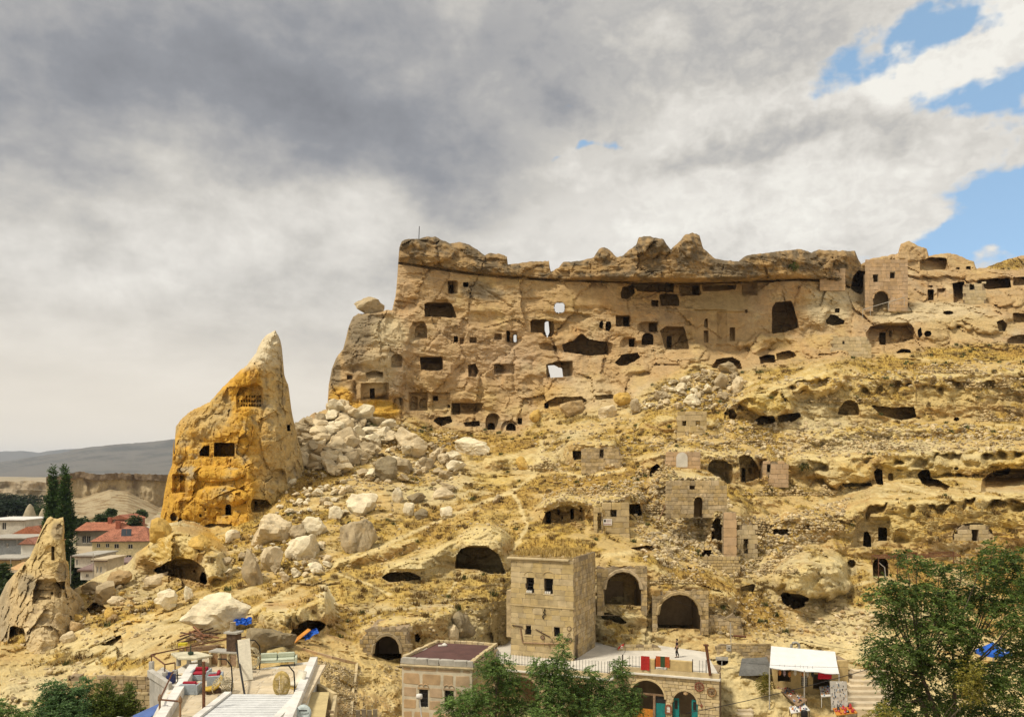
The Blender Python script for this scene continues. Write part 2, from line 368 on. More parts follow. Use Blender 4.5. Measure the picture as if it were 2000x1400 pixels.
class Relief:
    def __init__(s, px0, px1, dx, rows, sky, bot, warp=0.0):
        xs = np.arange(px0, px1+dx*.5, dx); s.C = len(xs); s.R = rows; s.dx = dx
        ys = ip(sky)(xs)
        if warp: ys = ys+warp*pn(xs/9.0, xs*0+3.3, xs*0)+warp*.6*pn(xs/3.7, xs*0+8.3, xs*0)
        s.ys = ys; yb = ip(bot)(xs)
        if np.isscalar(rows): yr = np.linspace(ys.min(), yb.max(), rows)
        else: yr = np.array(rows, float); s.R = len(yr)
        s.PX = np.repeat(xs[None], s.R, 0).copy(); s.PY = np.minimum(np.maximum(yr[:, None], ys[None]), yb[None]); s.caves = []; s.holes = []; s.xs = xs
    def cut(s, lst):
        for i, c in enumerate(lst):
            poly = rough_poly(c[0], c[3] if len(c) > 3 else 0.7, i+11)
            depth = c[1]; tap = c[2] if len(c) > 2 and c[2] else (1, 1, 1, 1)
            s.caves.append((poly, depth, tap, (c[4] if len(c) > 4 else 'cave_opening')))
            s._snap(poly)
    def hole(s, lst):
        for i, c in enumerate(lst):
            p = rough_poly(c, 0.8, i+91); s.holes.append(p); s._snap(p)
    def _sel(s, poly, pad=4):
        return (s.PX > poly[:, 0].min()-pad) & (s.PX < poly[:, 0].max()+pad) & (s.PY > poly[:, 1].min()-pad) & (s.PY < poly[:, 1].max()+pad)
    def _snap(s, poly):
        m_ = s._sel(poly) & (s.PY > s.ys[None]+.5)
        if not m_.any(): return
        sd, cx, cy = poly_sd(s.PX[m_], s.PY[m_], poly); nr = np.abs(sd) < 0.52*s.dx
        x = s.PX[m_]; y = s.PY[m_]; x[nr] = cx[nr]; y[nr] = cy[nr]; s.PX[m_] = x; s.PY[m_] = y
    def recess(s):
        s.cmask = np.zeros(s.PX.shape)
        for poly, depth, tap, nm in s.caves:
            m_ = s._sel(poly)
            if not m_.any(): continue
            x, y = s.PX[m_], s.PY[m_]; sd, _, _ = poly_sd(x, y, poly)
            x0, x1, y0, y1 = poly[:, 0].min(), poly[:, 0].max(), poly[:, 1].min(), poly[:, 1].max()
            f = np.minimum.reduce([(x-x0)/tap[0], (x1-x)/tap[1], (y-y0)/tap[2], (y1-y)/tap[3], np.ones_like(x)])
            f = np.clip(f, 0, 1)*(sd < -0.25)
            s.D[m_] += depth*(1.45 if depth >= 2 else 1.15)*f; s.cmask[m_] = np.maximum(s.cmask[m_], (f > .05)*1.0)
    def pos(s, D=None):
        D = s.D if D is None else D
        return np.stack([(s.PX-1000)/F*D, D, CZ-(s.PY-HZ)/F*D], -1)
    def normals(s):
        P = s.P; a = np.gradient(P, axis=1); b = np.gradient(P, axis=0); n = np.cross(a, b); n /= np.maximum(np.linalg.norm(n, axis=2, keepdims=True), 1e-9)
        return np.where(n[..., 1:2] > 0, -n, n)
    def round_top(s, w, amt):
        q = np.clip(1-(s.PY-s.ys)/w, 0, 1); s.D += amt*(1-np.sqrt(np.clip(1-q*q, 0, 1)))
    def build(s, labels, names, mats_, parents, back=(3.0, 14.0), drop=(0.2, -3.0), kinds=None):
        """labels(px,py)->int region of each quad; names/mats per region; caves become children"""
        R, C = s.R, s.C; P = s.P; col = s.col
        # skirt going back from the skyline so that the body has a top and thickness
        top = P[0]; dirv = top-np.array((0, 0, CZ)); dirv = dirv/np.linalg.norm(dirv, axis=1, keepdims=True); dirv[:, 2] = 0
        k1 = top+dirv*back[0]+np.array((0, 0, drop[0])); k2 = top+dirv*back[1]+np.array((0, 0, drop[1])); k3 = k2+np.array((0, 1.0, -.5))
        V = np.concatenate([k3[None], k2[None], k1[None], P], 0); CC = np.concatenate([col[:1]]*3+[col], 0)
        idx = np.arange((R+3)*C).reshape(R+3, C)
        q = np.stack([idx[:-1, :-1], idx[1:, :-1], idx[1:, 1:], idx[:-1, 1:]], -1)
        fx = (s.PX[:-1, :-1]+s.PX[1:, 1:]+s.PX[1:, :-1]+s.PX[:-1, 1:])/4; fy = (s.PY[:-1, :-1]+s.PY[1:, 1:]+s.PY[1:, :-1]+s.PY[:-1, 1:])/4
        lab = labels(fx, fy); cid = np.full(lab.shape, -1)
        for i, (poly, depth, tap, nm) in enumerate(s.caves):
            m_ = (fx > poly[:, 0].min()) & (fx < poly[:, 0].max()) & (fy > poly[:, 1].min()) & (fy < poly[:, 1].max())
            if not m_.any(): continue
            sd, _, _ = poly_sd(fx[m_], fy[m_], poly); w = cid[m_]; w[sd < 0] = i; cid[m_] = w
        keep = (s.PY[1:, :-1]-s.PY[:-1, :-1]+s.PY[1:, 1:]-s.PY[:-1, 1:]) > .02
        for poly in s.holes:
            m_ = (fx > poly[:, 0].min()) & (fx < poly[:, 0].max()) & (fy > poly[:, 1].min()) & (fy < poly[:, 1].max())
            sd, _, _ = poly_sd(fx[m_], fy[m_], poly); w = keep[m_]; w[sd < 0] = False; keep[m_] = w
        lab = np.concatenate([np.repeat(lab[:1], 3, 0), lab]); cid = np.concatenate([np.full((3, C-1), -1), cid]); keep = np.concatenate([np.ones((3, C-1), bool), keep])
        V = V.reshape(-1, 3); CC = CC.reshape(-1, 3); objs = {}
        def sub(mask, name, mt, par):
            f = q[mask]
            if not len(f): return None
            us, inv = np.unique(f, return_inverse=True); f2 = inv.reshape(f.shape)
            return link(name, mesh_np(name, V[us], f2[:, ::1], CC[us], smooth=getattr(s, 'smooth', False)), mt, par)
        for L in np.unique(lab):
            par = parents.get(L)
            objs[L] = sub((lab == L) & (cid < 0) & keep, names[L], mats_[L], None)
        for L, par in parents.items():
            if par is not None and objs.get(L): objs[L].parent = objs[par]
        for i, (poly, depth, tap, nm) in enumerate(s.caves):
            m_ = (cid == i) & keep
            if m_.sum() < 2: continue
            L = np.bincount(lab[m_].astype(int)).argmax(); L = L if parents.get(L) is None else parents[L]
            sub(m_, nm, mats_[L], objs[L])
        return objs
    def D_at(s, px, py):
        c = int(np.clip(round((px-s.xs[0])/s.dx), 0, s.C-1)); colp = s.PY[:, c]; r = int(np.clip(np.searchsorted(colp, py), 0, s.R-1))
        return float(s.D[r, c])
def mixc(col, m_, c): return col+(np.asarray(c, float)-col)*np.clip(m_, 0, 1)[..., None]
TAN = (.45, .31, .155); CREAM = (.55, .45, .28); OCHRE = (.56, .335, .06); LICH = (.20, .165, .115); ORNG = (.47, .275, .11)
STRAW = (.46, .315, .085); BROWN = (.185, .125, .047); WHITE = (.66, .57, .40); GREYT = (.40, .33, .22); PINK = (.47, .33, .20)
# ------------------------------------------------------------------ main hill + cliff
SKY = [(-120, 1330), (0, 1262), (60, 1215), (120, 1178), (150, 1158), (200, 1128), (250, 1108), (265, 1088), (290, 1070), (320, 1030), (400, 1010), (480, 960), (560, 850), (600, 815), (638, 798),
       (640, 785), (642, 752), (648, 722), (656, 700), (670, 682), (676, 660), (681, 638), (690, 618), (700, 612), (722, 612), (740, 610), (752, 606), (766, 606),
       (769, 592), (773, 578), (775, 552), (777, 530), (779, 486), (785, 470), (800, 467), (820, 466), (835, 462), (852, 463), (866, 470), (880, 476), (900, 473), (918, 479), (935, 490), (947, 499), (955, 495), (975, 495), (990, 502),
       (992, 517), (1015, 514), (1040, 511), (1072, 510), (1075, 531), (1082, 529), (1092, 522), (1100, 512), (1130, 510), (1160, 503), (1170, 487), (1180, 482), (1190, 487), (1205, 503), (1215, 500), (1230, 488), (1243, 478),
       (1247, 464), (1262, 461), (1280, 464), (1296, 467), (1303, 478), (1310, 487), (1320, 478), (1328, 470), (1337, 459), (1352, 455), (1366, 459), (1369, 470), (1373, 485), (1385, 495), (1398, 506), (1420, 509), (1442, 510),
       (1455, 501), (1475, 496), (1520, 491), (1548, 489), (1562, 486), (1585, 493), (1600, 488), (1640, 490), (1670, 490), (1676, 505), (1682, 516), (1700, 506), (1730, 500), (1754, 494), (1759, 477), (1775, 471), (1790, 478), (1810, 486), (1814, 500),
       (1835, 496), (1856, 494), (1880, 502), (1902, 511), (1907, 525), (1925, 522), (1945, 515), (1970, 506), (2000, 498), (2100, 470)]
hill = Relief(-110, 2090, 2.0, list(np.arange(452, 1300, 2.0))+list(np.arange(1300, 1462, 3.5)), SKY, [(-110, 1460), (600, 1460), (1000, 1460), (2090, 1460)], warp=1.6)
CP = [ # (px, py, distance in m)
 (-110, 1460, 52), (100, 1460, 54), (300, 1460, 53), (500, 1460, 54), (700, 1460, 54), (900, 1460, 62), (1200, 1460, 69), (1500, 1460, 67), (1800, 1460, 66), (2090, 1460, 66),
 (-110, 1340, 66), (0, 1320, 70), (100, 1300, 72), (100, 1380, 60), (200, 1300, 69), (250, 1200, 80), (180, 1170, 86), (300, 1150, 90), (260, 1110, 96), (350, 1060, 103), (400, 1020, 112), (480, 970, 118), (560, 860, 132),
 (300, 1290, 65), (400, 1250, 66), (300, 1340, 60), (420, 1330, 58), (560, 1290, 59), (620, 1300, 60), (640, 1260, 67), (660, 1390, 55), (700, 1330, 62), (760, 1290, 68), (770, 1370, 62), (830, 1250, 73), (920, 1240, 76), (950, 1180, 79), (1000, 1235, 84), (1100, 1235, 85), (1000, 1290, 80), (1100, 1295, 80), (950, 1290, 76), (1000, 1340, 78), (1150, 1340, 77), (880, 1330, 70), (900, 1400, 66), (1180, 1270, 80), (1250, 1285, 78), (1300, 1340, 77), (1390, 1330, 75), (1000, 1400, 74), (1200, 1400, 74), (1390, 1400, 72),
 (480, 1180, 77), (550, 1150, 81), (450, 1100, 90), (560, 1060, 95), (650, 1080, 90), (700, 1180, 78), (800, 1150, 81), (880, 1120, 86), (980, 1120, 84), (700, 1000, 103), (850, 1030, 99), (1000, 1030, 96), (560, 980, 108), (640, 930, 118),
 (760, 930, 118), (900, 930, 118), (1050, 950, 112), (1080, 1085, 84), (1180, 1190, 81), (1180, 1090, 85), (1280, 1220, 81), (1330, 1150, 87), (1190, 1030, 94), (1340, 1060, 96), (1300, 940, 106), (1420, 960, 106), (1180, 900, 116), (1350, 850, 121),
 (1450, 1100, 95), (1450, 1200, 85), (1420, 1280, 78), (1440, 1380, 72), (1600, 1390, 73), (1560, 1290, 78), (1700, 1300, 77), (1700, 1380, 72), (1600, 1220, 85), (1750, 1200, 86), (1900, 1250, 82), (2000, 1350, 74), (1600, 1150, 93),
 (1560, 1060, 99), (1680, 1060, 102), (1850, 1070, 101), (2000, 1050, 100), (1550, 960, 111), (1700, 960, 113), (1850, 970, 113), (2000, 960, 112), (1500, 880, 119), (1700, 880, 121), (1850, 870, 124), (2000, 870, 124),
 (1450, 790, 131), (1600, 800, 132), (1750, 790, 134), (1900, 790, 135), (2050, 780, 136), (1500, 725, 142), (1650, 720, 144), (1800, 710, 146), (1950, 700, 147),
 (600, 840, 134), (660, 815, 139), (700, 800, 141), (760, 830, 141), (850, 850, 142), (950, 850, 143), (1030, 840, 142), (1100, 810, 143), (1200, 790, 142), (1280, 760, 140), (1360, 720, 143),
 (640, 740, 144), (700, 700, 142), (760, 700, 143), (740, 620, 145), (800, 700, 145), (800, 540, 148), (800, 470, 148), (900, 700, 147), (900, 520, 150), (900, 780, 145.5), (1000, 700, 149), (1000, 540, 152), (1050, 780, 147), (1100, 690, 150), (1100, 560, 152),
 (1200, 690, 150), (1200, 560, 152.5), (1300, 690, 150), (1300, 560, 151.5), (1300, 470, 151), (1400, 680, 151), (1400, 560, 152.5), (1500, 680, 152), (1500, 560, 154), (1500, 500, 155), (1600, 660, 153), (1600, 560, 156.5), (1650, 500, 159), (1700, 680, 150), (1700, 600, 160), (1760, 560, 163),
 (1750, 500, 170), (1850, 660, 154), (1850, 600, 160), (1850, 560, 166), (1880, 510, 173), (2000, 660, 153), (2000, 600, 160), (2000, 560, 167), (2060, 500, 182)]
base = RBF(CP); D0 = base(hill.PX, hill.PY)
PULL = np.zeros_like(D0)
LEDGES = [
 ([(1405, 800), (1480, 768), (1600, 738), (1640, 726), (1700, 742), (1780, 738), (1900, 733), (2100, 722)], [(1405, 815), (1480, 828), (1600, 815), (1700, 817), (1800, 816), (2100, 805)]),
 ([(1525, 900), (1640, 898), (1700, 888), (1800, 884), (1900, 878), (2100, 868)], [(1525, 930), (1700, 950), (1850, 961), (2100, 966)]),
 ([(1500, 1030), (1560, 1010), (1640, 1012), (1700, 985), (1800, 982), (1900, 974), (2100, 966)], [(1500, 1050), (1650, 1085), (1800, 1105), (2100, 1085)]),
 ([(1245, 905), (1320, 878), (1400, 889), (1500, 893), (1540, 905)], [(1245, 925), (1330, 915), (1400, 947), (1500, 946), (1540, 940)]),
 ([(1255, 940), (1290, 932), (1425, 940)], [(1255, 985), (1290, 1000), (1425, 1003)]),
 ([(1370, 1010), (1400, 1000), (1470, 1010)], [(1370, 1062), (1400, 1092), (1470, 1092)]),
 ([(1040, 1000), (1070, 984), (1100, 974), (1160, 983), (1200, 974), (1265, 965)], [(1040, 1022), (1100, 1025), (1180, 1042), (1265, 1018)]),
 ([(1165, 1110), (1260, 1104), (1320, 1135), (1380, 1150), (1450, 1170)], [(1165, 1192), (1280, 1227), (1380, 1234), (1450, 1228)]),
 ([(725, 1120), (850, 1082), (900, 1052), (960, 1036), (1005, 1068)], [(725, 1135), (830, 1135), (900, 1117), (1005, 1122)]),
 ([(495, 1198), (560, 1202), (600, 1185), (635, 1172), (660, 1196)], [(495, 1228), (570, 1252), (640, 1238), (660, 1230)]),
 ([(690, 1240), (760, 1220), (800, 1214), (850, 1202), (905, 1195)], [(690, 1275), (780, 1292), (905, 1255)]),
 ([(245, 1115), (290, 1058), (340, 1046), (380, 1056), (450, 1092)], [(245, 1140), (300, 1140), (400, 1148), (450, 1132)]),
 ([(1500, 1140), (1540, 1112), (1600, 1095), (1660, 1110)], [(1500, 1165), (1540, 1190), (1600, 1172), (1660, 1150)]),
 ([(1090, 880), (1130, 868), (1200, 868), (1215, 880)], [(1090, 900), (1130, 918), (1200, 915), (1215, 900)]),
 ([(1230, 835), (1300, 815), (1420, 828)], [(1230, 848), (1300, 846), (1420, 850)]), ([(930, 905), (1010, 893), (1100, 905)], [(930, 922), (1010, 915), (1100, 925)]), ([(1560, 855), (1700, 842), (1900, 838), (2100, 828)], [(1560, 872), (1700, 866), (1900, 864), (2100, 856)]), ([(640, 1105), (740, 1075), (830, 1050)], [(640, 1122), (740, 1098), (830, 1072)]),
]
for tp, bt in LEDGES:
    ft, fb = ip(tp), ip(bt); xa, xb = tp[0][0], tp[-1][0]; X_ = hill.xs; yt, yb = ft(X_), fb(X_)
    wgt = sst(X_, xa-4, xa+28)*(1-sst(X_, xb-28, xb+4)); Db = base(X_, yb); Dt = base(X_, yt)
    wob = 7*pn(hill.PX/38, hill.PY/60, hill.PX*0+tp[0][0]*.1); PYw = hill.PY+wob
    inb = np.clip((D0-Db), 0, None)*.86*(PYw >= yt)*(PYw <= yb+30)
    Rr = np.maximum(16, .55*(yb-yt)); up = np.clip(Dt-Db, 0, None)*.86*(1-sst((yt-PYw)/Rr, 0, 1))*(PYw < yt)
    PULL = np.maximum(PULL, (inb+up)*wgt)
D1 = D0-PULL
crack = ip([(770, 511), (800, 515), (840, 521), (880, 527), (920, 533), (1000, 540), (1075, 545), (1150, 547), (1250, 550), (1350, 552), (1450, 549), (1560, 544), (1606, 546), (1640, 552), (1660, 560), (1680, 560), (1692, 520)])
cliffbase = ip([(560, 852), (640, 803), (700, 803), (760, 822), (800, 812), (850, 836), (1010, 846), (1060, 802), (1130, 802), (1230, 782), (1290, 742), (1360, 702), (1450, 724), (1560, 707), (1700, 692), (1800, 687), (1900, 670), (2100, 670)])
PXg, PYg = hill.PX, hill.PY
on_cliff = (1-sst(PYg, cliffbase(PXg)-10, cliffbase(PXg)+14))*sst(PXg, 600, 645)
cap = ((PYg < crack(PXg)) & (PXg > 770) & (PXg < 1692))*1.0
HOLES = [El(1093, 601, 10.5, 10.5), [(1064, 630), (1071, 627), (1073, 650), (1069, 658), (1064, 645)], [(1070, 714), (1082, 713), (1098, 720), (1100, 737), (1075, 738)], Rc(1003, 654, 1009, 668)]
b_ = (1, 1, 1, 1)
CAVES = [ # polygon, depth (m), tapers in px (left, right, top, bottom), roughness
 (Rc(874, 548, 895, 574), 2.2, (1, 12, 1, 1), .6), (Rc(877, 556, 886, 573), 2.5, b_, .4), (Rc(904, 551, 915, 561), 3, b_, .8),
 ([(828, 593), (836, 590), (880, 591), (886, 600), (893, 622), (870, 620), (829, 619)], 5.5, (2, 12, 8, 1), 1),
 ([(800, 640), (806, 628), (828, 627), (836, 645), (836, 664), (800, 668)], 1.4, (10, 2, 5, 8), 1.2), (Ar(810, 634, 834, 660), 1.4, (1, 4, 3, 3), .6),
 ([(820, 697), (865, 696), (866, 722), (855, 725), (822, 722)], 5.5, (2, 5, 5, 1), .8),
 (Rc(886, 656, 895, 669), 2.5, b_, .6), (Rc(897, 659, 909, 675), .9, (1, 4, 2, 4), .6), (Rc(917, 658, 931, 670), 1.6, (1, 4, 3, 1), .6),
 (Rc(965, 651, 981, 664), 1.5, (1, 5, 4, 2), .6), (Rc(988, 645, 1011, 669), .8, b_, .5), (Rc(989, 647, 996, 668), 3, b_, .4), (Rc(1001, 652, 1011, 669), 2.5, (4, 1, 1, 1), .4),
 ([(1035, 630), (1039, 624), (1065, 623), (1082, 630), (1083, 650), (1076, 659), (1066, 659), (1058, 650), (1036, 649)], 4.5, (2, 6, 4, 3), .8),
 (El(1093, 601, 12, 12), 2.5, (3, 3, 3, 3), .5), ([(1078, 630), (1098, 626), (1100, 640), (1084, 648)], .8, (2, 10, 4, 4), 1),
 ([(1169, 640), (1171, 629), (1176, 625), (1179, 632), (1177, 643)], 3, b_, .5), ([(1182, 638), (1184, 628), (1192, 627), (1195, 638), (1190, 648), (1183, 645)], 3.5, b_, .5),
 (Rc(1202, 615, 1230, 638), 3, (2, 2, 6, 2), .8), (Rc(1217, 618, 1229, 637), 2.5, b_, .5),
 ([(1244, 633), (1255, 628), (1284, 628), (1284, 648), (1262, 651), (1244, 645)], 1.6, (8, 2, 5, 3), .8), (Rc(1267, 630, 1283, 648), 2.4, b_, .8), (Ar(1253, 650, 1277, 674), 4.5, b_, .8),
 (Ar(1210, 657, 1245, 680), 1.0, (8, 4, 5, 2), .6), (Rc(1228, 661, 1239, 678), 3, b_, .3),
 ([(1097, 672), (1120, 665), (1135, 650), (1150, 662), (1185, 668), (1189, 693), (1150, 695), (1102, 688)], 6.5, (5, 6, 8, 2), .9), ([(1180, 666), (1197, 670), (1199, 690), (1186, 692)], 1.2, (1, 8, 2, 2), .6),
 ([(1200, 708), (1215, 692), (1245, 688), (1251, 698), (1240, 706), (1225, 715), (1210, 715)], 4.5, (3, 3, 3, 1), 1),
 ([(1066, 712), (1085, 705), (1118, 704), (1123, 735), (1068, 738)], 3.5, (1, 12, 4, 3), .8),
 ([(1050, 670), (1065, 668), (1088, 676), (1088, 688), (1055, 682)], 1.2, (10, 2, 3, 6), .8),
 ([(913, 712), (928, 709), (936, 725), (930, 738), (914, 737)], 2.2, (1, 6, 3, 3), .9), (Rc(964, 710, 1008, 732), 1.8, (1, 14, 2, 10), .8), (Rc(967, 712, 984, 728), 1.2, (1, 6, 1, 2), .6),
 (Ar(763, 690, 787, 718), 1.6, (1, 6, 4, 4), .6), ([(713, 728), (730, 723), (749, 726), (748, 738), (716, 738)], 1.8, (2, 3, 1, 10), .8), (Rc(677, 732, 689, 742), 1.4, b_, .6),
 (Rc(704, 747, 760, 781), 1.8, (6, 6, 3, 3), .9), (Rc(722, 758, 732, 779), 3, b_, .3), (Ar(753, 766, 759, 775), .8, b_, .2), (Ar(767, 774, 788, 800), 1.2, (1, 6, 2, 4), .5),
 (Rc(798, 765, 836, 803), 1.8, (4, 4, 4, 2), .9), (Ar(801, 773, 817, 800), 1.2, (1, 5, 2, 1), .3), (Ar(819, 777, 834, 798), 1.0, (1, 5, 2, 1), .3),
 (Rc(843, 766, 880, 800), 1.0, (2, 8, 2, 8), .9), (Rc(845, 773, 856, 783), 2.5, b_, .7), (Rc(874, 790, 880, 797), 1.5, b_, .3),
 ([(881, 786), (946, 787), (940, 800), (925, 812), (882, 811)], 2.2, (1, 16, 1, 10), .8), (Rc(883, 788, 899, 811), 1.8, (1, 3, 1, 1), .4),
 (Ar(948, 806, 978, 840), 2.0, (2, 8, 3, 1), .5), (Ar(952, 825, 967, 840), 3, b_, .3), (Ar(978, 820, 1012, 842), 1.0, (3, 3, 3, 1), .5), (Ar(988, 826, 1008, 841), 3.5, b_, .3), (Rc(1011, 816, 1020, 829), 2.5, b_, .5),
 ([(846, 822), (852, 815), (880, 812), (884, 824), (862, 834)], 3.5, b_, 1), ([(905, 824), (936, 821), (938, 832), (908, 834)], 2.5, b_, .8),
 ([(1062, 788), (1085, 775), (1135, 773), (1150, 783), (1110, 800), (1064, 799)], 2.2, (6, 6, 1, 16), 1), (Rc(1064, 788, 1072, 798), 2.5, b_, .3), ([(1160, 771), (1198, 770), (1199, 780), (1164, 781)], 1.6, b_, .8),
 ([(1212, 572), (1216, 560), (1238, 556), (1240, 572), (1226, 585), (1213, 583)], 4, b_, 1), ([(1230, 553), (1318, 554), (1316, 572), (1280, 570), (1246, 569)], 4.5, (3, 3, 1, 2), 1.2),
 ([(1287, 575), (1300, 573), (1322, 575), (1327, 588), (1326, 597), (1290, 598)], 4, b_, 1), (Rc(1271, 586, 1286, 599), 2.5, b_, 1), ([(1325, 556), (1368, 556), (1367, 577), (1328, 579)], 2.4, (2, 4, 1, 4), .9), (Rc(1352, 558, 1366, 576), 2.4, b_, .7),
 ([(1370, 556), (1440, 556), (1436, 566), (1372, 570)], 2.2, (3, 10, 1, 10), .8), (Rc(1449, 551, 1480, 577), 1.6, (1, 10, 4, 8), 1),
 ([(1288, 646), (1300, 637), (1335, 637), (1340, 650), (1347, 683), (1300, 683)], 3.2, (3, 5, 6, 1), .8), (Rc(1302, 656, 1312, 681), 3, b_, .3), (Rc(1318, 668, 1335, 680), 1, b_, .5),
 (Rc(1352, 604, 1420, 671), .9, (10, 14, 2, 10), .8), (Rc(1400, 608, 1470, 668), .7, (2, 30, 4, 10), .8), (Ar(1375, 622, 1383, 640), 1.5, b_, .2), (Rc(1374, 645, 1384, 670), 1.5, (1, 2, 1, 1), .2), (Rc(1425, 639, 1436, 667), 1.8, (1, 3, 1, 1), .3), (El(1457, 608, 4, 4), 1, b_, .2),
 ([(1508, 600), (1515, 590), (1545, 587), (1551, 600), (1561, 640), (1530, 650), (1507, 653)], 6.5, (2, 7, 5, 1), .8),
 ([(1612, 625), (1622, 614), (1632, 615), (1640, 621), (1650, 626), (1648, 633), (1632, 636), (1614, 634)], 4, b_, .9), (Rc(1630, 602, 1640, 611), 2, b_, .8),
 ([(1660, 562), (1666, 540), (1676, 528), (1690, 530), (1690, 562), (1682, 576), (1666, 568)], 5, b_, .9),
 ([(1690, 650), (1700, 637), (1730, 630), (1775, 630), (1785, 640), (1791, 662), (1760, 670), (1702, 680), (1692, 665)], 3.4, (6, 10, 8, 2), .8), (Rc(1717, 649, 1730, 674), 3, b_, .3), (Rc(1736, 645, 1742, 658), 1, b_, .2), ([(1792, 645), (1799, 638), (1802, 655), (1794, 663)], 3, b_, .6),
 (El(1812, 652, 7.5, 6.5), 3, b_, .4), (El(1852, 611, 11, 4.5), 2.5, (2, 6, 1, 1), .5), ([(1946, 628), (1958, 624), (1967, 633), (1964, 648), (1951, 649)], 2.2, (1, 6, 2, 2), .6), (Rc(1978, 611, 2030, 634), 3.5, (2, 2, 1, 8), .8), (Ar(1966, 653, 2030, 672), 2.5, (3, 3, 3, 1), .6),
 (Rc(1811, 565, 1824, 588), 3.5, b_, .4), (Rc(1830, 563, 1848, 584), 1.6, (1, 5, 2, 3), .6), (Rc(1811, 557, 1822, 563), 1.5, b_, .3), ([(1860, 553), (1884, 549), (1886, 590), (1862, 592)], 5, b_, .7), ([(1907, 548), (1940, 543), (1972, 543), (1976, 562), (1930, 566), (1907, 560)], 5, b_, .7), (Rc(1978, 541, 2030, 558), 4, b_, .6),
 ([(1795, 508), (1820, 502), (1848, 504), (1855, 528), (1830, 531), (1797, 529)], 3.0, (2, 10, 2, 4), .7), (Rc(1866, 522, 1875, 528), 1.5, b_, .2), (Rc(1886, 520, 1896, 527), 2, b_, .2),
 ([(1388, 718), (1400, 701), (1430, 697), (1445, 705), (1450, 722), (1420, 722)], 3.5, (2, 2, 3, 1), .9), ([(1482, 697), (1500, 692), (1513, 693), (1516, 709), (1485, 711)], 4, b_, .8), ([(1515, 690), (1540, 684), (1552, 688), (1557, 697), (1535, 705), (1517, 706)], 2.4, (1, 8, 1, 3), .8), ([(1747, 690), (1760, 681), (1778, 683), (1780, 690)], 2.5, b_, .7),
 ([(1472, 822), (1488, 811), (1512, 812), (1516, 826), (1478, 831)], 4, b_, .9), ([(1517, 811), (1535, 807), (1562, 806), (1566, 814), (1545, 825), (1520, 824)], 4, b_, .9),
 ([(1635, 810), (1639, 796), (1650, 783), (1662, 780), (1674, 787), (1681, 805), (1680, 812)], 2.4, (2, 6, 4, 1), .4), ([(1698, 790), (1740, 795), (1785, 794), (1791, 815), (1760, 821), (1722, 812)], 3.5, (8, 2, 2, 1), 1), (El(1868, 819, 6, 4.5), 2, b_, .6),
 (Rc(1860, 744, 1905, 790), .7, (10, 20, 3, 14), 1), (Rc(1788, 752, 1850, 790), .8, (3, 25, 4, 20), 1), ([(1422, 800), (1432, 797), (1440, 812), (1436, 820), (1424, 818)], 2.5, b_, .8),
 ([(1706, 920), (1714, 914), (1723, 918), (1725, 948), (1712, 945)], 4, b_, .8), (Ar(1734, 923, 1745, 939), 1.2, (1, 3, 1, 1), .3), ([(1635, 943), (1700, 942), (1706, 950), (1650, 951)], 2, b_, .8),
 ([(1791, 926), (1800, 917), (1815, 917), (1818, 932), (1835, 938), (1856, 949), (1850, 959), (1820, 955), (1800, 945)], 4.5, b_, .9),
 ([(1915, 962), (1918, 936), (1935, 922), (1965, 915), (2060, 910), (2060, 964)], 5.5, (10, 2, 12, 2), .9), ([(1936, 918), (1975, 912), (1970, 926), (1942, 930)], 2.5, b_, .6), (El(1868, 915, 5, 4), 1, b_, .4), (El(1869, 946, 4, 3), 1.4, b_, .4),
 ([(1660, 1070), (1672, 1025), (1685, 1010), (1738, 1008), (1745, 1040), (1735, 1068)], 1.1, (14, 8, 8, 3), .8), ([(1685, 1066), (1687, 1040), (1694, 1036), (1701, 1048), (1702, 1069)], 3.5, b_, .3), (Rc(1715, 1029, 1733, 1056), 3.5, b_, .4), (Ar(1745, 1030, 1775, 1060), .8, (2, 16, 4, 4), .6),
 (Ar(1860, 1020, 1941, 1057), .8, (3, 3, 3, 1), .4), (Rc(1898, 1031, 1911, 1056), 3, b_, .2), (Ar(1704, 1088, 1736, 1126), 4, b_, .5), (Ar(1654, 1092, 1672, 1122), 1.8, (1, 6, 2, 2), .6),
 ([(1523, 1161), (1530, 1156), (1565, 1160), (1581, 1168), (1570, 1185), (1550, 1190), (1530, 1178)], 4.5, b_, .9), ([(1444, 1146), (1470, 1139), (1476, 1143), (1472, 1156), (1448, 1152)], 1.5, b_, .7),
 ([(1282, 1226), (1284, 1186), (1297, 1165), (1320, 1156), (1345, 1162), (1360, 1178), (1368, 1200), (1369, 1228)], 3.6, (4, 24, 10, 2), .3, 'vault_arch'), (Rc(1291, 1168, 1322, 1216), 3, b_, .3, 'doorway'),
 ([(1179, 1180), (1179, 1145), (1190, 1124), (1210, 1112), (1232, 1117), (1248, 1139), (1253, 1165), (1253, 1182)], 3.2, (3, 3, 3, 2), .2, 'vault_arch'), (Rc(1185, 1134, 1219, 1176), .5, b_, .2, 'blocked_niche'), (Rc(1239, 1150, 1253, 1181), 3, b_, .3, 'doorway'),
 ([(1170, 1194), (1190, 1197), (1210, 1202), (1226, 1216), (1215, 1219), (1195, 1212), (1175, 1208)], 2.5, (1, 1, 1, 10), .8),
 ([(889, 1110), (890, 1085), (900, 1071), (925, 1064), (950, 1065), (975, 1082), (989, 1120), (960, 1121), (930, 1112)], 5.5, (3, 5, 8, 1), .9),
 ([(744, 1127), (760, 1117), (800, 1116), (820, 1125), (824, 1132), (760, 1137)], 3.5, (3, 3, 2, 1), .8),
 ([(564, 1241), (575, 1222), (600, 1210), (625, 1212), (638, 1219), (630, 1229), (602, 1246), (572, 1251)], 4.2, (3, 3, 3, 2), .7),
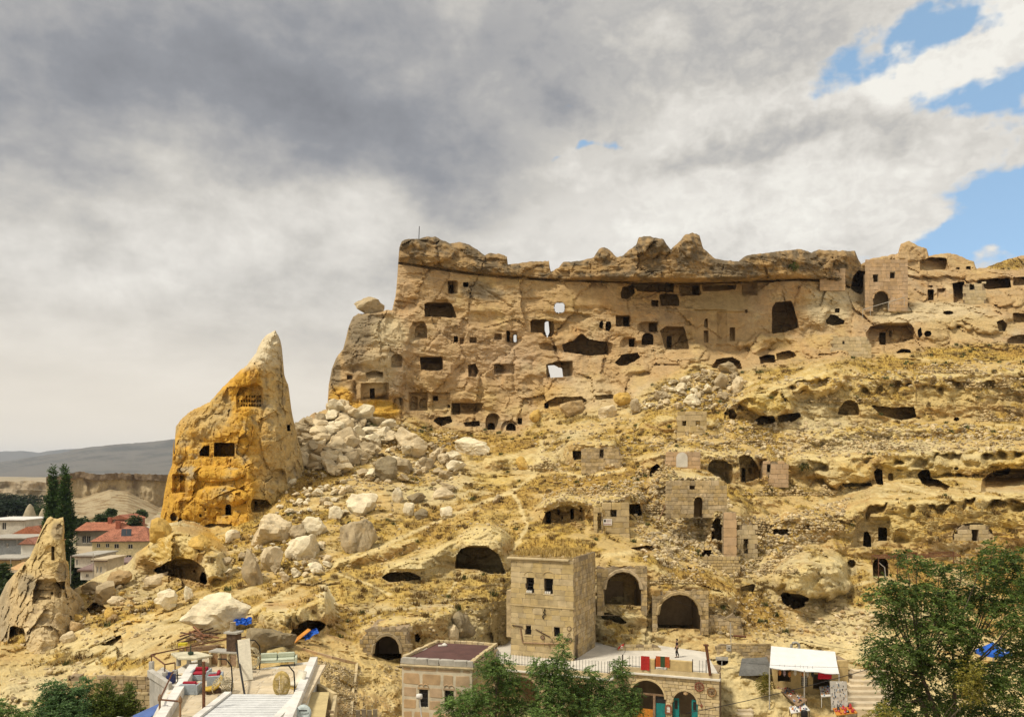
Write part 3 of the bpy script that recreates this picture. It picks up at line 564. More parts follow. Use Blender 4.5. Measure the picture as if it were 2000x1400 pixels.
 ([(728, 1280), (728, 1263), (738, 1246), (756, 1237), (772, 1250), (784, 1271), (784, 1284), (758, 1289)], 4.5, (9, 1, 4, 1), .3, 'pointed_arch_doorway'), ([(810, 1240), (816, 1235), (822, 1246), (818, 1255), (811, 1252)], 2, b_, .6),
 ([(1058, 1022), (1065, 1000), (1090, 988), (1112, 985), (1142, 998), (1144, 1016), (1100, 1023)], 2.0, (8, 8, 6, 1), .7), (Rc(1066, 998, 1076, 1022), 3, b_, .2, 'doorway'), (Rc(1088, 994, 1094, 1005), 2, b_, .2, 'window_opening'), (Rc(1096, 1007, 1100, 1014), 1.6, b_, .2), (Rc(1114, 992, 1121, 1014), 3, b_, .2, 'doorway'), (Rc(1132, 990, 1139, 1000), 1.6, b_, .2, 'window_opening'),
 ([(1228, 984), (1250, 983), (1255, 1006), (1246, 1008), (1229, 1003)], 4, b_, .5), ([(1264, 928), (1272, 912), (1283, 905), (1297, 916), (1288, 929), (1275, 935)], 4, b_, .3),
 ([(1382, 919), (1384, 905), (1392, 896), (1410, 896), (1430, 907), (1437, 945), (1420, 946), (1400, 933)], 3.4, (2, 20, 5, 2), .4), ([(1442, 892), (1455, 886), (1468, 892), (1478, 905), (1491, 932), (1465, 941), (1446, 943)], 3.4, (2, 18, 6, 2), .6), (Rc(1448, 913, 1456, 941), 2.5, b_, .3), (Rc(1462, 913, 1469, 925), 1, b_, .2), (Ar(1482, 915, 1490, 938), 1.5, b_, .2), (Rc(1498, 907, 1505, 922), 2, b_, .2),
 ([(1347, 937), (1356, 936), (1358, 948), (1353, 955), (1347, 952)], 2.5, b_, .6), (Ar(1321, 883, 1344, 912), .45, b_, .2, 'blocked_arch'),
 ([(1389, 1057), (1389, 1026), (1397, 1012), (1406, 1005), (1408, 1018), (1413, 1032), (1414, 1057)], 3.5, (1, 4, 4, 1), .3), (Ar(1354, 968, 1374, 1000), 3.5, b_, .2, 'doorway'), (Rc(1510, 1032, 1543, 1045), 2.2, (1, 4, 1, 2), .7), ([(1367, 1086), (1374, 1073), (1388, 1073), (1394, 1083), (1380, 1089)], 2.5, b_, .7),
 ([(1230, 1070), (1262, 1064), (1282, 1066), (1275, 1076), (1262, 1082)], 2, b_, .9),
 ([(296, 1114), (330, 1095), (350, 1086), (380, 1094), (400, 1109), (407, 1131), (402, 1143), (370, 1132), (310, 1121)], 3.6, (6, 4, 8, 3), .9), ([(389, 1128), (394, 1116), (402, 1118), (406, 1138), (400, 1142), (391, 1136)], 3.5, b_, .5), (Rc(377, 1112, 383, 1119), 1, b_, .2),
 ([(192, 1260), (236, 1238), (240, 1250), (238, 1287), (228, 1287), (226, 1262)], 1.6, (10, 1, 2, 4), .7), ([(168, 1188), (182, 1176), (200, 1178), (210, 1190), (198, 1200), (178, 1202)], 2.2, b_, .8),
 ([(1509, 1272), (1634, 1280), (1642, 1350), (1600, 1356), (1510, 1344)], 3.6, b_, .6, 'cave_shop'), (El(1411, 1292, 12, 8), 2.5, (2, 2, 1, 2), .4), ([(1118, 880), (1137, 880), (1137, 898), (1120, 898)], 3, b_, .7), (Rc(1342, 1107, 1352, 1113), 1.2, b_, .3),
]
hill.cut(CAVES); hill.hole(HOLES)
PXg, PYg = hill.PX, hill.PY
BUMPS = [(1500, 788, 60, 26, 5), (1600, 745, 55, 30, 3), (1650, 925, 60, 28, 4), (1575, 905, 45, 20, 3), (1590, 1135, 75, 42, 6), (1640, 1110, 25, 40, 2.5), (1480, 1140, 45, 22, 2), (1760, 900, 80, 22, 2), (1880, 905, 60, 24, 2.5), (1960, 890, 70, 22, 2.5), (1700, 800, 60, 30, 2),
 (1800, 640, 70, 30, 2), (1900, 620, 80, 28, 3), (1700, 560, 40, 60, 0), (1840, 600, 130, 18, 2), (1960, 577, 60, 16, 2.4), (1880, 535, 120, 10, 2.2), (720, 700, 42, 100, 2.5), (765, 690, 30, 90, 1.6), (665, 720, 24, 70, 2), (690, 660, 22, 50, 1.4), (1000, 760, 60, 60, 1.2),
 (880, 740, 60, 30, 1.0), (1130, 740, 60, 50, 1.2), (1245, 740, 40, 50, 1.5), (1350, 690, 40, 18, 1.5), (1480, 670, 30, 20, 2), (1620, 670, 50, 25, 2), (1580, 600, 30, 50, 1.5), (340, 1070, 80, 40, 2.5), (420, 1105, 36, 30, 2.5), (950, 1055, 55, 30, 1.6), (800, 1105, 60, 14, 1),
 (1095, 985, 55, 16, 1.6), (1220, 975, 45, 10, 1.2), (620, 1190, 36, 30, 1.5), (530, 1210, 40, 18, 1.5), (520, 1250, 60, 32, 2.0), (1275, 480, 34, 24, 1.5), (1348, 475, 24, 26, 1.5), (1178, 494, 16, 14, 1.2), (850, 490, 60, 24, 1.5), (965, 504, 30, 12, 1.2), (1780, 490, 30, 20, 2),
 (1600, 500, 90, 22, 1.0), (1480, 505, 50, 18, .8), (230, 1180, 40, 16, 1.2), (60, 1350, 70, 26, 2)]
hill.D = D0-PULL if hill.PX is None else base(hill.PX, hill.PY)-PULL
bump = np.zeros_like(hill.D); _z = PXg*0
wbx = 22*pn(PXg/45, PYg/45, _z+1.5)+9*pn(PXg/14, PYg/14, _z+4.5); wby = 14*pn(PXg/45, PYg/45, _z+7.5)+7*pn(PXg/14, PYg/14, _z+9.5)
for cx, cy, rx, ry, am in BUMPS:
    q = ((PXg+wbx-cx)/rx)**2+((PYg+wby-cy)/ry)**2; bump = np.maximum(bump, am*.7*sst(np.clip(1-q, 0, 1)**.5, 0, .8))
hill.D = hill.D-bump
cap = ((PYg < crack(PXg)) & (PXg > 770) & (PXg < 1692))*1.0
capamt = np.interp(PXg, [770, 900, 1080, 1200, 1300, 1450, 1560, 1692], [1.8, 1.8, 1.5, 4.2, 7.0, 6.6, 3.2, 1.4])
hill.D -= cap*capamt*(.55+.45*sst(crack(PXg)-PYg, -2, 10))
hill.D += 3.6*(1-cap)*sst(PXg, 1190, 1290)*(1-sst(PXg, 1440, 1540))*(1-sst(PYg, 556, 640))
slit = np.exp(-((PYg-crack(PXg)-1.5)/1.8)**2)*((PXg > 772) & (PXg < 1660)); hill.D += 1.4*slit
P0 = hill.pos()
cl = on_cliff
rough = .55+.45*cl
_rs = np.random.default_rng(12)
for _ in range(46):
    x_, y_ = _rs.uniform(670, 1640), _rs.uniform(575, 800)
    if y_ > cliffbase(x_)-14: continue
    rx_, ry_ = _rs.uniform(14, 46), _rs.uniform(8, 22); q = ((PXg+wbx*.6-x_)/rx_)**2+((PYg+wby*.6-y_)/ry_)**2; hill.D += _rs.uniform(.6, 1.6)*np.clip(1-q, 0, 1)**.7*sst(PYg-y_+wby*.5, -ry_, -ry_*.4)*cl
big = fbm(P0, 9.0, 3, 1.0, (1, 1, 1.3)); mid = fbm(P0, 3.2, 4, 5.0, (1, 1, 1.8)); fine_ = fbm(P0, 1.0, 3, 9.0, (1, 1, 1.4))
rid = fbm(P0, 4.5, 4, 21.0, (1, 1, 2.2), ridged=True); strata = fbm(P0, 2.2, 3, 31.0, (.22, .22, 1.7))
Pw = P0+.5*np.stack([fine_, fine_, mid], -1)
fa, ga = facet(Pw*np.array((1, 1, .8)), 7.5, 0, .17); fb, gb = facet(Pw*np.array((.7, 1, 1.25)), 2.4, 5, .24); fc_, gc_ = facet(Pw*np.array((.6, 1, 1.3)), .95, 9, .3)
flat_ = np.zeros_like(cl)                     # dressed faces stay smooth
for (x0, y0, x1, y1) in ((1352, 600, 1475, 672), (1360, 560, 1500, 605), (700, 745, 762, 783), (1090, 560, 1210, 600)):
    flat_ = np.maximum(flat_, sst(PXg, x0-6, x0+8)*(1-sst(PXg, x1-8, x1+6))*sst(PYg, y0-6, y0+6)*(1-sst(PYg, y1-6, y1+6)))
hillf = 1-cl; terr = fbm(P0, 2.6, 3, 77.0, (.3, .3, 1.6))
nd = .9*big+.40*mid+.16*fine_+cl*(.32*rid+.30*strata+.8*fa+.75*fb*sst(mid+big*.5, -.3, .2)+.55*fc_)+hillf*(1.0*rid+.7*mid+.5*terr+.3*fine_+.9*fa*sst(big, 0, .3)+.6*fb+.4*fc_)
for i_, (tp, bt) in enumerate(LEDGES[:4]):      # eroded hollows under the rock lips
    ft, fb_ = ip(tp), ip(bt); xa, xb = tp[0][0], tp[-1][0]; q = PYg-ft(PXg)+wby; nd += 1.9*sst(q, 5, 9)*(1-sst(q, 14, 30))*sst(pn(PXg/30, PYg/40, PXg*0+i_*3.3), -.05, .25)*(PXg > xa+10)*(PXg < xb-10)
groove = np.exp(-(ga/.03)**2)*sst(rid+big, .25, .6)*.3*cl
hill.D += (nd+groove)*(1-.75*flat_)+.5*cap*strata+.35*cap*fine_
hill.round_top(9, 1.6)
hill.recess()
hill.P = hill.pos(); N_ = hill.normals(); P = hill.P
nz = N_[..., 2]
# ---- colour
nA = fbm(P0, 14, 4, 41.0); nB = fbm(P0, 4, 4, 51.0); nC = fbm(P0, 1.3, 3, 61.0); nS = fbm(P0, 3.0, 4, 71.0, (.15, .15, 1.5)); nV = fbm(P0, 1.6, 3, 81.0, (1, 1, .12))
col = np.zeros(P.shape)+np.array(TAN)
col = mixc(col, sst(nA, -.1, .4)*.7, PINK); col = mixc(col, sst(nB, .05, .5)*.6, CREAM); col = mixc(col, sst(-nB, .15, .5)*.5, ORNG)
col = mixc(col, sst(nS, .1, .5)*.45, GREYT)
def blob(cx, cy, rx, ry, c, a, nz_=.35, pw=1.0):
    global col
    q = np.sqrt(((PXg-cx)/rx)**2+((PYg-cy)/ry)**2)+nz_*(nB*.8+nC*.5); col = mixc(col, (1-sst(q, .55, 1.0))*a, c)
capn = cap*sst(nB+.6*nS, -.45, .25); col = mixc(col, cap*.85, (.31, .21, .105)); col = mixc(col, cap*sst(nC+nB, -.3, .25)*.9, (.135, .105, .068))
col = mixc(col, cap*sst(nS, .12, .4)*.6, (.42, .27, .11))
col = mixc(col, (1-cap)*cl*sst(nV, .08, .45)*sst(nA, -.15, .25)*.6, (.27, .21, .14)); col = mixc(col, (1-cap)*cl*sst(nB-nA, .2, .6)*.6, (.50, .35, .14)); col = mixc(col, (1-cap)*cl*sst(nA+nC*.3, .2, .5)*.5, (.37, .325, .235))
for b in [(720, 640, 60, 40, LICH, .8), (690, 690, 30, 50, LICH, .65), (760, 650, 45, 40, CREAM, .8), (740, 720, 40, 60, CREAM, .6), (655, 730, 14, 50, LICH, .7), (665, 775, 30, 28, OCHRE, .85), (740, 800, 55, 26, OCHRE, .95), (690, 800, 30, 22, OCHRE, .8), (1010, 680, 60, 60, PINK, .5),
          (930, 565, 40, 25, LICH, .75), (960, 575, 30, 16, LICH, .6), (1090, 780, 60, 40, (.50, .33, .12), .7), (1150, 770, 80, 40, CREAM, .5), (900, 690, 90, 80, PINK, .5), (1400, 590, 90, 30, (.46, .36, .20), .8), (1620, 600, 60, 45, CREAM, .9), (1640, 575, 60, 20, WHITE, .6), (1700, 580, 40, 30, CREAM, .7),
          (1830, 610, 130, 25, CREAM, .85), (1750, 620, 60, 20, CREAM, .7), (1900, 640, 120, 30, (.50, .38, .19), .7), (1280, 770, 60, 30, CREAM, .7), (1500, 785, 62, 26, (.56, .42, .16), .9), (1600, 740, 50, 24, (.55, .40, .15), .8), (1590, 760, 40, 30, OCHRE, .4), (1700, 770, 90, 40, (.50, .38, .18), .7), (1850, 770, 90, 30, (.49, .38, .20), .8),
          (1980, 790, 25, 60, LICH, .6), (1580, 905, 45, 22, WHITE, .8), (1660, 925, 55, 24, (.52, .37, .15), .8), (1800, 910, 110, 36, (.54, .41, .18), .9), (1950, 900, 90, 30, (.56, .40, .14), .9), (1900, 1000, 150, 30, (.55, .40, .15), .85), (1780, 1020, 90, 50, (.52, .40, .19), .85), (1960, 1010, 60, 36, (.57, .40, .12), .8), (1690, 1040, 60, 50, GREYT, .6),
          (1690, 1110, 70, 30, CREAM, .6), (1590, 1140, 90, 40, CREAM, .7), (1640, 1110, 20, 44, (.58, .46, .22), .8), (1560, 1140, 50, 22, (.56, .42, .18), .8), (950, 1050, 60, 26, WHITE, .95, .3), (880, 1080, 50, 22, WHITE, .7, .4), (800, 1106, 70, 14, WHITE, .9, .3), (640, 1170, 26, 40, WHITE, .9, .3), (560, 1205, 70, 22, WHITE, .8, .3), (500, 1195, 40, 16, WHITE, .6),
          (920, 1230, 40, 24, CREAM, .7), (890, 1225, 20, 22, (.30, .27, .19), .8), (520, 1255, 75, 36, (.27, .23, .15), .9, .3), (1215, 1205, 40, 16, WHITE, .85), (1100, 985, 60, 16, CREAM, .8), (340, 1070, 75, 36, (.56, .40, .15), .9), (310, 1050, 40, 22, OCHRE, .7), (425, 1105, 40, 34, WHITE, .8), (370, 1060, 40, 18, CREAM, .6), (440, 1040, 60, 18, OCHRE, .5), (410, 1060, 40, 24, OCHRE, .5),
          (220, 1215, 70, 34, OCHRE, .65), (180, 1270, 80, 34, CREAM, .9), (140, 1290, 90, 30, WHITE, .7), (60, 1330, 130, 50, CREAM, .7), (30, 1390, 80, 40, WHITE, .85), (290, 1200, 60, 30, OCHRE, .5), (660, 920, 40, 20, OCHRE, .8), (960, 935, 50, 16, (.56, .40, .12), .85), (1020, 905, 26, 16, (.56, .42, .14), .8), (820, 960, 30, 12, (.56, .46, .2), .8), (870, 960, 30, 14, CREAM, .8)]: blob(*b)
# dry grass on the gentler ground below the cliff
gentle = sst(nz, .22, .5)*(1-cl)*(1-hill.cmask)
gpatch = sst(nB*.8+nA*.7+.3*nC-.5*fbm(P0, 26, 3, 91.0, (1, 1, 1.6)), -.10, .12)
grass_w = gentle*gpatch*(PYg < 1300)
for g in [(1900, 690, 130, 20, 1), (1800, 845, 230, 22, .9), (1480, 850, 60, 22, .7), (960, 1150, 90, 40, .9), (700, 1140, 110, 50, .8), (860, 1160, 120, 50, .8), (1080, 1065, 80, 16, 1), (900, 1010, 120, 30, .6), (240, 1295, 60, 18, 1), (1150, 935, 120, 14, .9), (1430, 965, 60, 14, 1), (1680, 1150, 40, 45, .9), (1560, 1040, 70, 26, .7), (1340, 1120, 60, 16, .7), (1140, 1010, 90, 22, .6), (1960, 515, 80, 14, 1), (1215, 1225, 40, 14, .8), (680, 900, 50, 40, .5), (780, 1040, 140, 26, .6)]:
    q = np.sqrt(((PXg-g[0])/g[2])**2+((PYg-g[1])/g[3])**2)+.35*(nB+nC); grass_w = np.maximum(grass_w, (1-sst(q, .6, 1.0))*g[4]*sst(nz, .12, .4)*(1-hill.cmask))
def pathmask(pts, w):
    q = np.full(PXg.shape, 1e9)
    for (ax, ay), (bx, by) in zip(pts[:-1], pts[1:]):
        ex, ey = bx-ax, by-ay; t_ = np.clip(((PXg-ax)*ex+(PYg-ay)*ey)/(ex*ex+ey*ey), 0, 1); q = np.minimum(q, np.hypot(PXg-ax-t_*ex, (PYg-ay-t_*ey)*1.6))
    return (1-sst(q+7*nC+5*nB, w*.2, w*1.5))*.85
PATHS = [([(700, 1090), (760, 1060), (850, 1020), (930, 985), (1000, 960), (1040, 930), (1050, 905), (1060, 860)], 6), ([(1000, 1075), (1030, 1030), (1015, 985), (1000, 960)], 5), ([(480, 1200), (600, 1130), (690, 1085), (740, 1050)], 6), ([(1050, 905), (1130, 930), (1220, 918)], 4),
         ([(660, 1120), (720, 1140), (760, 1160)], 4), ([(1380, 1100), (1300, 1060), (1250, 1075), (1180, 1085)], 5), ([(850, 1200), (900, 1120), (930, 1030)], 3), ([(1580, 1170), (1700, 1135)], 4)]
pm = np.zeros_like(nz)
for p_, w in PATHS: pm = np.maximum(pm, pathmask(p_, w))
soil = (1-cl)*sst(nz, .2, .5)*(1-hill.cmask)
col = mixc(col, soil*.55, (.50, .385, .20))
nD = fbm(P0, 26, 3, 91.0, (1, 1, 1.6)); col = mixc(col, (1-cl)*sst(nD+.3*nB, .02, .3)*.65, (.52, .455, .33)); col = mixc(col, soil*sst(nB+nC*.6-.3*nD, .0, .4)*.55, (.27, .195, .10))
col = mixc(col, soil*sst(nC+.4*nS, .05, .35)*.7, (.62, .52, .34))
grass_w *= (1-pm)*(1-np.clip(bump*.4, 0, .9)*.8)
for tp, bt in LEDGES:
    q = PYg-ip(tp)(PXg)+wby*.8; lipm = sst(q, -12, -4)*(1-sst(q, 4, 12))*(PXg > tp[0][0]+12)*(PXg < tp[-1][0]-12)*sst(nB+nC, -.3, .2); col = mixc(col, lipm*.7, (.63, .51, .29)); grass_w *= 1-.9*lipm
gcol = mixc(np.zeros(P.shape)+np.array(STRAW), sst(nC+nB*.5, -.1, .35), BROWN)
gcol = mixc(gcol, sst(nA, .05, .3)*.5, (.33, .19, .055))
col = col+(gcol-col)*np.clip(grass_w*.9, 0, 1)[..., None]
col = mixc(col, pm*soil*.9, (.60, .49, .30))
# trodden pale earth around the lower buildings and the square
plaza = sst(PYg, 1215, 1275)*sst(PXg, 1120, 1400)*(1-sst(PXg, 1990, 2050)); plaza = np.maximum(plaza, sst(PYg, 1325, 1385)*sst(PXg, 1000, 1100))
plaza = np.maximum(plaza, np.clip(1-np.hypot((PXg-1600)/240, (PYg-1255)/40), 0, 1)*1.5)
col = mixc(col, plaza*sst(nB+.5*nC, -.6, .1)*.85, (.58, .475, .30))
yard = np.clip(1-np.hypot((PXg-700)/120, (PYg-1310)/60), 0, 1)*1.6; col = mixc(col, yard*.8, (.56, .43, .23)); grass_w *= (1-np.clip(yard, 0, 1))*(1-np.clip(plaza, 0, 1))
col = col*(1-cl*.03)[..., None]*(1+(1-cl)[..., None]*np.array((.02, .015, -.14)))
hill.col = np.clip(col, .03, .85); hill.grass = grass_w
def hill_labels(fx, fy):
    lab = np.zeros(fx.shape, int); isc = (fy < cliffbase(fx)) & (fx > 628); lab[isc] = 1
    lab[isc & (fy < crack(fx)) & (fx > 770) & (fx < 1692)] = 2
    return lab
ROCK = rock_mat('weathered_tuff', tint=(1.0, .98, .92))
ho = hill.build(hill_labels, {0: 'hillside', 1: 'cliff', 2: 'cap_rock'}, {0: ROCK, 1: ROCK, 2: ROCK}, {0: None, 1: None, 2: 1})
tag(ho[0], kind='structure'); tag(ho[1], kind='structure')
def ground(px, py, up=0.0):
    p = at(px, py, hill.D_at(px, py)); p.z += up; return p
# ------------------------------------------------------------------ yellow rock spire
ysky = [(312, 1040), (313, 1008), (318, 985), (321, 962), (328, 928), (336, 908), (340, 895), (339, 858), (343, 832), (352, 820), (360, 814), (372, 802), (392, 794), (410, 784), (425, 768), (440, 750), (455, 738), (466, 727), (480, 715), (492, 700), (500, 690), (504, 678), (512, 664), (522, 654), (534, 646), (537, 645), (543, 654), (548, 666), (551, 682), (553, 705), (555, 728), (557, 738), (563, 752), (566, 775), (569, 800), (574, 822), (579, 845), (586, 875), (592, 900), (600, 922), (606, 940)]
ysp = Relief(312, 606, 1.5, 280, ysky, [(312, 1060), (460, 1060), (520, 1020), (580, 985), (606, 970)], warp=2.4)
ysp.cut([(Rc(418, 864, 459, 892), 4.5, (1, 3, 2, 1), .6), ([(389, 882), (398, 870), (410, 869), (409, 892), (390, 890)], 4, b_, .6), ([(460, 775), (468, 757), (500, 746), (514, 757), (514, 792), (504, 799), (462, 798)], 1.3, (3, 5, 8, 6), .5),
         (Rc(336, 925, 367, 964), 1.1, (6, 4, 4, 3), .6), (Rc(351, 927, 363, 962), .8, (2, 2, 2, 2), .3), (Ar(440, 984, 452, 1006), 3.5, b_, .4), ([(489, 985), (494, 973), (520, 976), (532, 986), (530, 1000), (492, 1000)], 2.4, (3, 8, 4, 1), .7), (Rc(497, 978, 503, 992), 2, b_, .2), (Ar(528, 914, 560, 947), 1.0, (3, 8, 6, 8), .5), ([(551, 975), (560, 965), (575, 968), (572, 980), (555, 982)], 2.2, b_, .6),
         ([(394, 1028), (410, 1022), (450, 1023), (460, 1030), (455, 1042), (396, 1042)], 3.5, b_, .8), (El(339, 1009, 7, 9), 1.8, b_, .4), (El(352, 1017, 4.5, 7), 2, b_, .4), (Rc(389, 1003, 394, 1010), 1.5, b_, .2), (Rc(399, 992, 403, 997), 1, b_, .2), (Rc(560, 829, 567, 842), 2, b_, .4), (Ar(425, 975, 455, 1008), .6, (8, 3, 4, 3), .5)]
        +[(Ar(464.5+5.2*i, y0+(.8 if i % 2 else 0), 468.3+5.2*i, y0+6.0), .7, b_, 0, 'pigeonhole') for y0, i0, n in ((771, 3, 6), (779.5, 0, 9), (788.5, 1, 8)) for i in range(i0, i0+n)])
PXy, PYy = ysp.PX, ysp.PY
edge_x = np.interp(PYy, [650, 720, 800, 900, 1020], [530, 505, 497, 494, 486])
_d = PXy-edge_x; Dy = 107.6+.0275*_d+.0575*np.sqrt(_d*_d+16**2)
Dy += np.interp(PYy, [640, 720, 800, 1040], [5.5, 3.5, 2.0, -1.5])
Dy += 5*np.clip((PXy-545)/60, 0, 1)**2
rt = np.interp(PYy, [645, 750, 860, 920, 1040], [556, 566, 582, 600, 620]); lf = np.interp(PYy, [645, 690, 750, 800, 860, 920, 1040], [520, 498, 438, 368, 338, 326, 308])
Dy += 3.5*(1-np.sqrt(np.clip(1-np.clip(1-(PXy-lf)/18, 0, 1)**2, 0, 1)))+2.5*(1-np.sqrt(np.clip(1-np.clip(1-(rt-PXy)/18, 0, 1)**2, 0, 1)))
for cx, cy, rx, ry, am in [(420, 925, 60, 16, 1.4), (470, 830, 24, 60, 1.0), (410, 835, 60, 26, .9), (430, 970, 55, 22, 1.6), (480, 730, 26, 26, 1.0), (535, 850, 26, 70, 1.2), (345, 880, 18, 26, 1.0), (370, 995, 40, 26, 1.0), (345, 950, 30, 40, .4)]:
    Dy -= am*np.sqrt(np.clip(1-((PXy-cx)/rx)**2-((PYy-cy)/ry)**2, 0, 1))
ysp.D = Dy; Py0 = ysp.pos()
yn1 = fbm(Py0, 5, 4, 3.0, (1, 1, 1.3)); yn2 = fbm(Py0, 1.6, 4, 7.0, (1, 1, 1.6)); ynr = fbm(Py0, 3, 4, 17.0, ridged=True); ysv = fbm(Py0, 1.3, 3, 27.0, (1, 1, .14)); wf1, wf2, wi = worley(Py0, 2.6, 9)
yfa, _q = facet(Py0+.4*yn2[..., None], 5.0, 2, .2); yfb, _q = facet(Py0+.3*yn2[..., None], 1.6, 8, .28); yfc, _q = facet(Py0*np.array((1, 1, .6)), .7, 4, .3)
ysp.D += .7*yn1+.35*yn2+.55*ynr+.9*yfa+.85*yfb+.8*yfc+.35*ysv; ysp.round_top(8, 1.5); ysp.recess(); ysp.P = ysp.pos()
cY = np.zeros(ysp.P.shape)+np.array((.56, .325, .055)); cY = mixc(cY, sst(yn1, 0, .4)*.7, (.61, .39, .09)); cY = mixc(cY, sst(-yn2, .05, .4)*.6, (.46, .25, .06)); cY = mixc(cY, sst(ysv, .08, .45)*.55, (.34, .22, .09))
q = sst(PXy-edge_x+34*yn1+14*yn2, -12, 34); cY = mixc(cY, q*.8, (.50, .385, .20)); cY = mixc(cY, q*sst(yn2+.4*ysv, 0, .35)*.6, (.32, .26, .17)); cY = mixc(cY, sst(yn1-.3*yn2, .1, .4)*.6*(1-q), (.47, .345, .15)); cY = mixc(cY, sst(yn2+yn1, .3, .55)*.6, (.33, .26, .16)); cY = mixc(cY, q*sst(PYy, 930, 985)*.7, (.55, .38, .12))
cY = mixc(cY, (1-sst(PYy+12*yn2, 700, 730))*.95, (.60, .52, .37)); cY = mixc(cY, (1-sst(PYy, 700, 720))*sst(PXy, 538, 548)*.6, (.34, .28, .2))
cY = mixc(cY, np.exp(-((PYy-815)/28)**2)*sst(470-PXy, 0, 40)*.65, (.46, .345, .17)); cY = mixc(cY, sst(yn2*.6+yn1, .25, .5)*.5*sst(PYy, 860, 900), (.42, .36, .26))
ysp.col = np.clip(cY, .03, .8)
yo = ysp.build(lambda fx, fy: np.zeros(fx.shape, int), {0: 'rock_spire'}, {0: ROCK}, {0: None}, back=(2.5, 9), drop=(-.3, -6))
tag(yo[0], 'tall yellow ochre rock spire with a pale leaning tip and dark cave windows', 'rock spire')
# ------------------------------------------------------------------ small spire at the left edge
lsky = [(-60, 1260), (-10, 1182), (0, 1166), (12, 1140), (28, 1120), (42, 1106), (58, 1088), (68, 1066), (76, 1046), (84, 1028), (92, 1013), (99, 1008), (106, 1012), (118, 1011), (124, 1009), (126, 1030), (127, 1070), (129, 1096), (132, 1108), (134, 1120), (136, 1145), (142, 1152), (152, 1160), (166, 1172), (178, 1200), (186, 1240)]
lsp = Relief(-60, 186, 1.4, 240, lsky, [(-60, 1345), (60, 1345), (110, 1320), (150, 1290), (186, 1262)], warp=1.0)
lsp.cut([([(62, 1182), (66, 1150), (72, 1131), (108, 1128), (122, 1152), (122, 1166), (106, 1172)], 1.4, (2, 4, 10, 4), .5), (Rc(64, 1150, 106, 1172), .5, (1, 6, 1, 2), .4), (El(102, 1158, 3, 3), .7, b_, .2), ([(17, 1256), (19, 1224), (26, 1221), (46, 1226), (51, 1240), (51, 1256)], 2.0, (2, 4, 4, 1), .6), (Ar(42, 1275, 52, 1299), 2.4, b_, .2), (Ar(8, 1264, 38, 1312), 1.2, (3, 8, 6, 6), .5), (Rc(60, 1290, 67, 1307), 1.6, b_, .3), (Rc(100, 1066, 107, 1094), 1.0, (1, 2, 2, 2), .3), ([(108, 1136), (128, 1134), (126, 1152), (118, 1148)], 1.6, b_, .4)])
PXl, PYl = lsp.PX, lsp.PY
ax_ = np.interp(PYl, [1008, 1100, 1200, 1330], [112, 92, 80, 70]); Dl = 80+((PXl-ax_)/42)**2*1.6+np.interp(PYl, [1005, 1120, 1330], [3.5, 1.0, -7.0])
lfl = np.interp(PYl, [1008, 1046, 1088, 1120, 1166, 1260], [94, 74, 56, 26, -2, -60]); rtl = np.interp(PYl, [1007, 1060, 1120, 1160, 1200, 1240], [131, 124, 136, 156, 180, 190])
Dl += 3*(1-np.sqrt(np.clip(1-np.clip(1-(PXl-lfl)/8, 0, 1)**2, 0, 1)))+2.5*(1-np.sqrt(np.clip(1-np.clip(1-(rtl-PXl)/7, 0, 1)**2, 0, 1)))
lsp.D = Dl; Pl0 = lsp.pos(); ln1 = fbm(Pl0, 3.5, 4, 2.0); ln2 = fbm(Pl0, 1.1, 4, 6.0, (1, 1, 1.3)); lnr = fbm(Pl0, 2.2, 4, 16.0, ridged=True); lw, lw2, lwi = worley(Pl0, 1.8, 3)
lfa, _q = facet(Pl0+.3*ln2[..., None], 2.6, 4, .30); lfb, _q = facet(Pl0+.2*ln2[..., None], 1.0, 6, .34)
lsp.D += .5*ln1+.28*ln2+.4*lnr+.9*lfa+.9*lfb; lsp.round_top(4, 1.0); lsp.recess(); lsp.P = lsp.pos()
cL = np.zeros(lsp.P.shape)+np.array((.50, .385, .215)); cL = mixc(cL, sst(ln1, 0, .4)*.7, (.58, .47, .29)); cL = mixc(cL, sst(ln2+.5*ln1, .1, .4)*.6, (.36, .275, .17))
cL = mixc(cL, (1-sst(PYl, 1100, 1140))*.7, (.56, .43, .20)); cL = mixc(cL, (1-sst(np.hypot((PXl-112)/14, (PYl-1036)/22)+ln2*.4, .6, 1))*.8, (.28, .22, .14)); cL = mixc(cL, (1-sst(np.hypot((PXl-52)/22, (PYl-1140)/26)+ln2*.4, .6, 1))*.8, (.29, .24, .16)); cL = mixc(cL, (1-sst(np.hypot((PXl-122)/14, (PYl-1115)/24)+ln2*.4, .6, 1))*.8, (.30, .235, .15)); cL = mixc(cL, (1-sst(PXl+10*ln2, 5, 30))*.6, (.30, .26, .19))
lsp.col = np.clip(cL, .03, .8)
lo_ = lsp.build(lambda fx, fy: np.zeros(fx.shape, int), {0: 'rock_spire'}, {0: ROCK}, {0: None}, back=(2, 7), drop=(-.2, -5))
tag(lo_[0], 'small cream rock spire with carved rooms at the left edge, poplars behind it', 'rock spire')
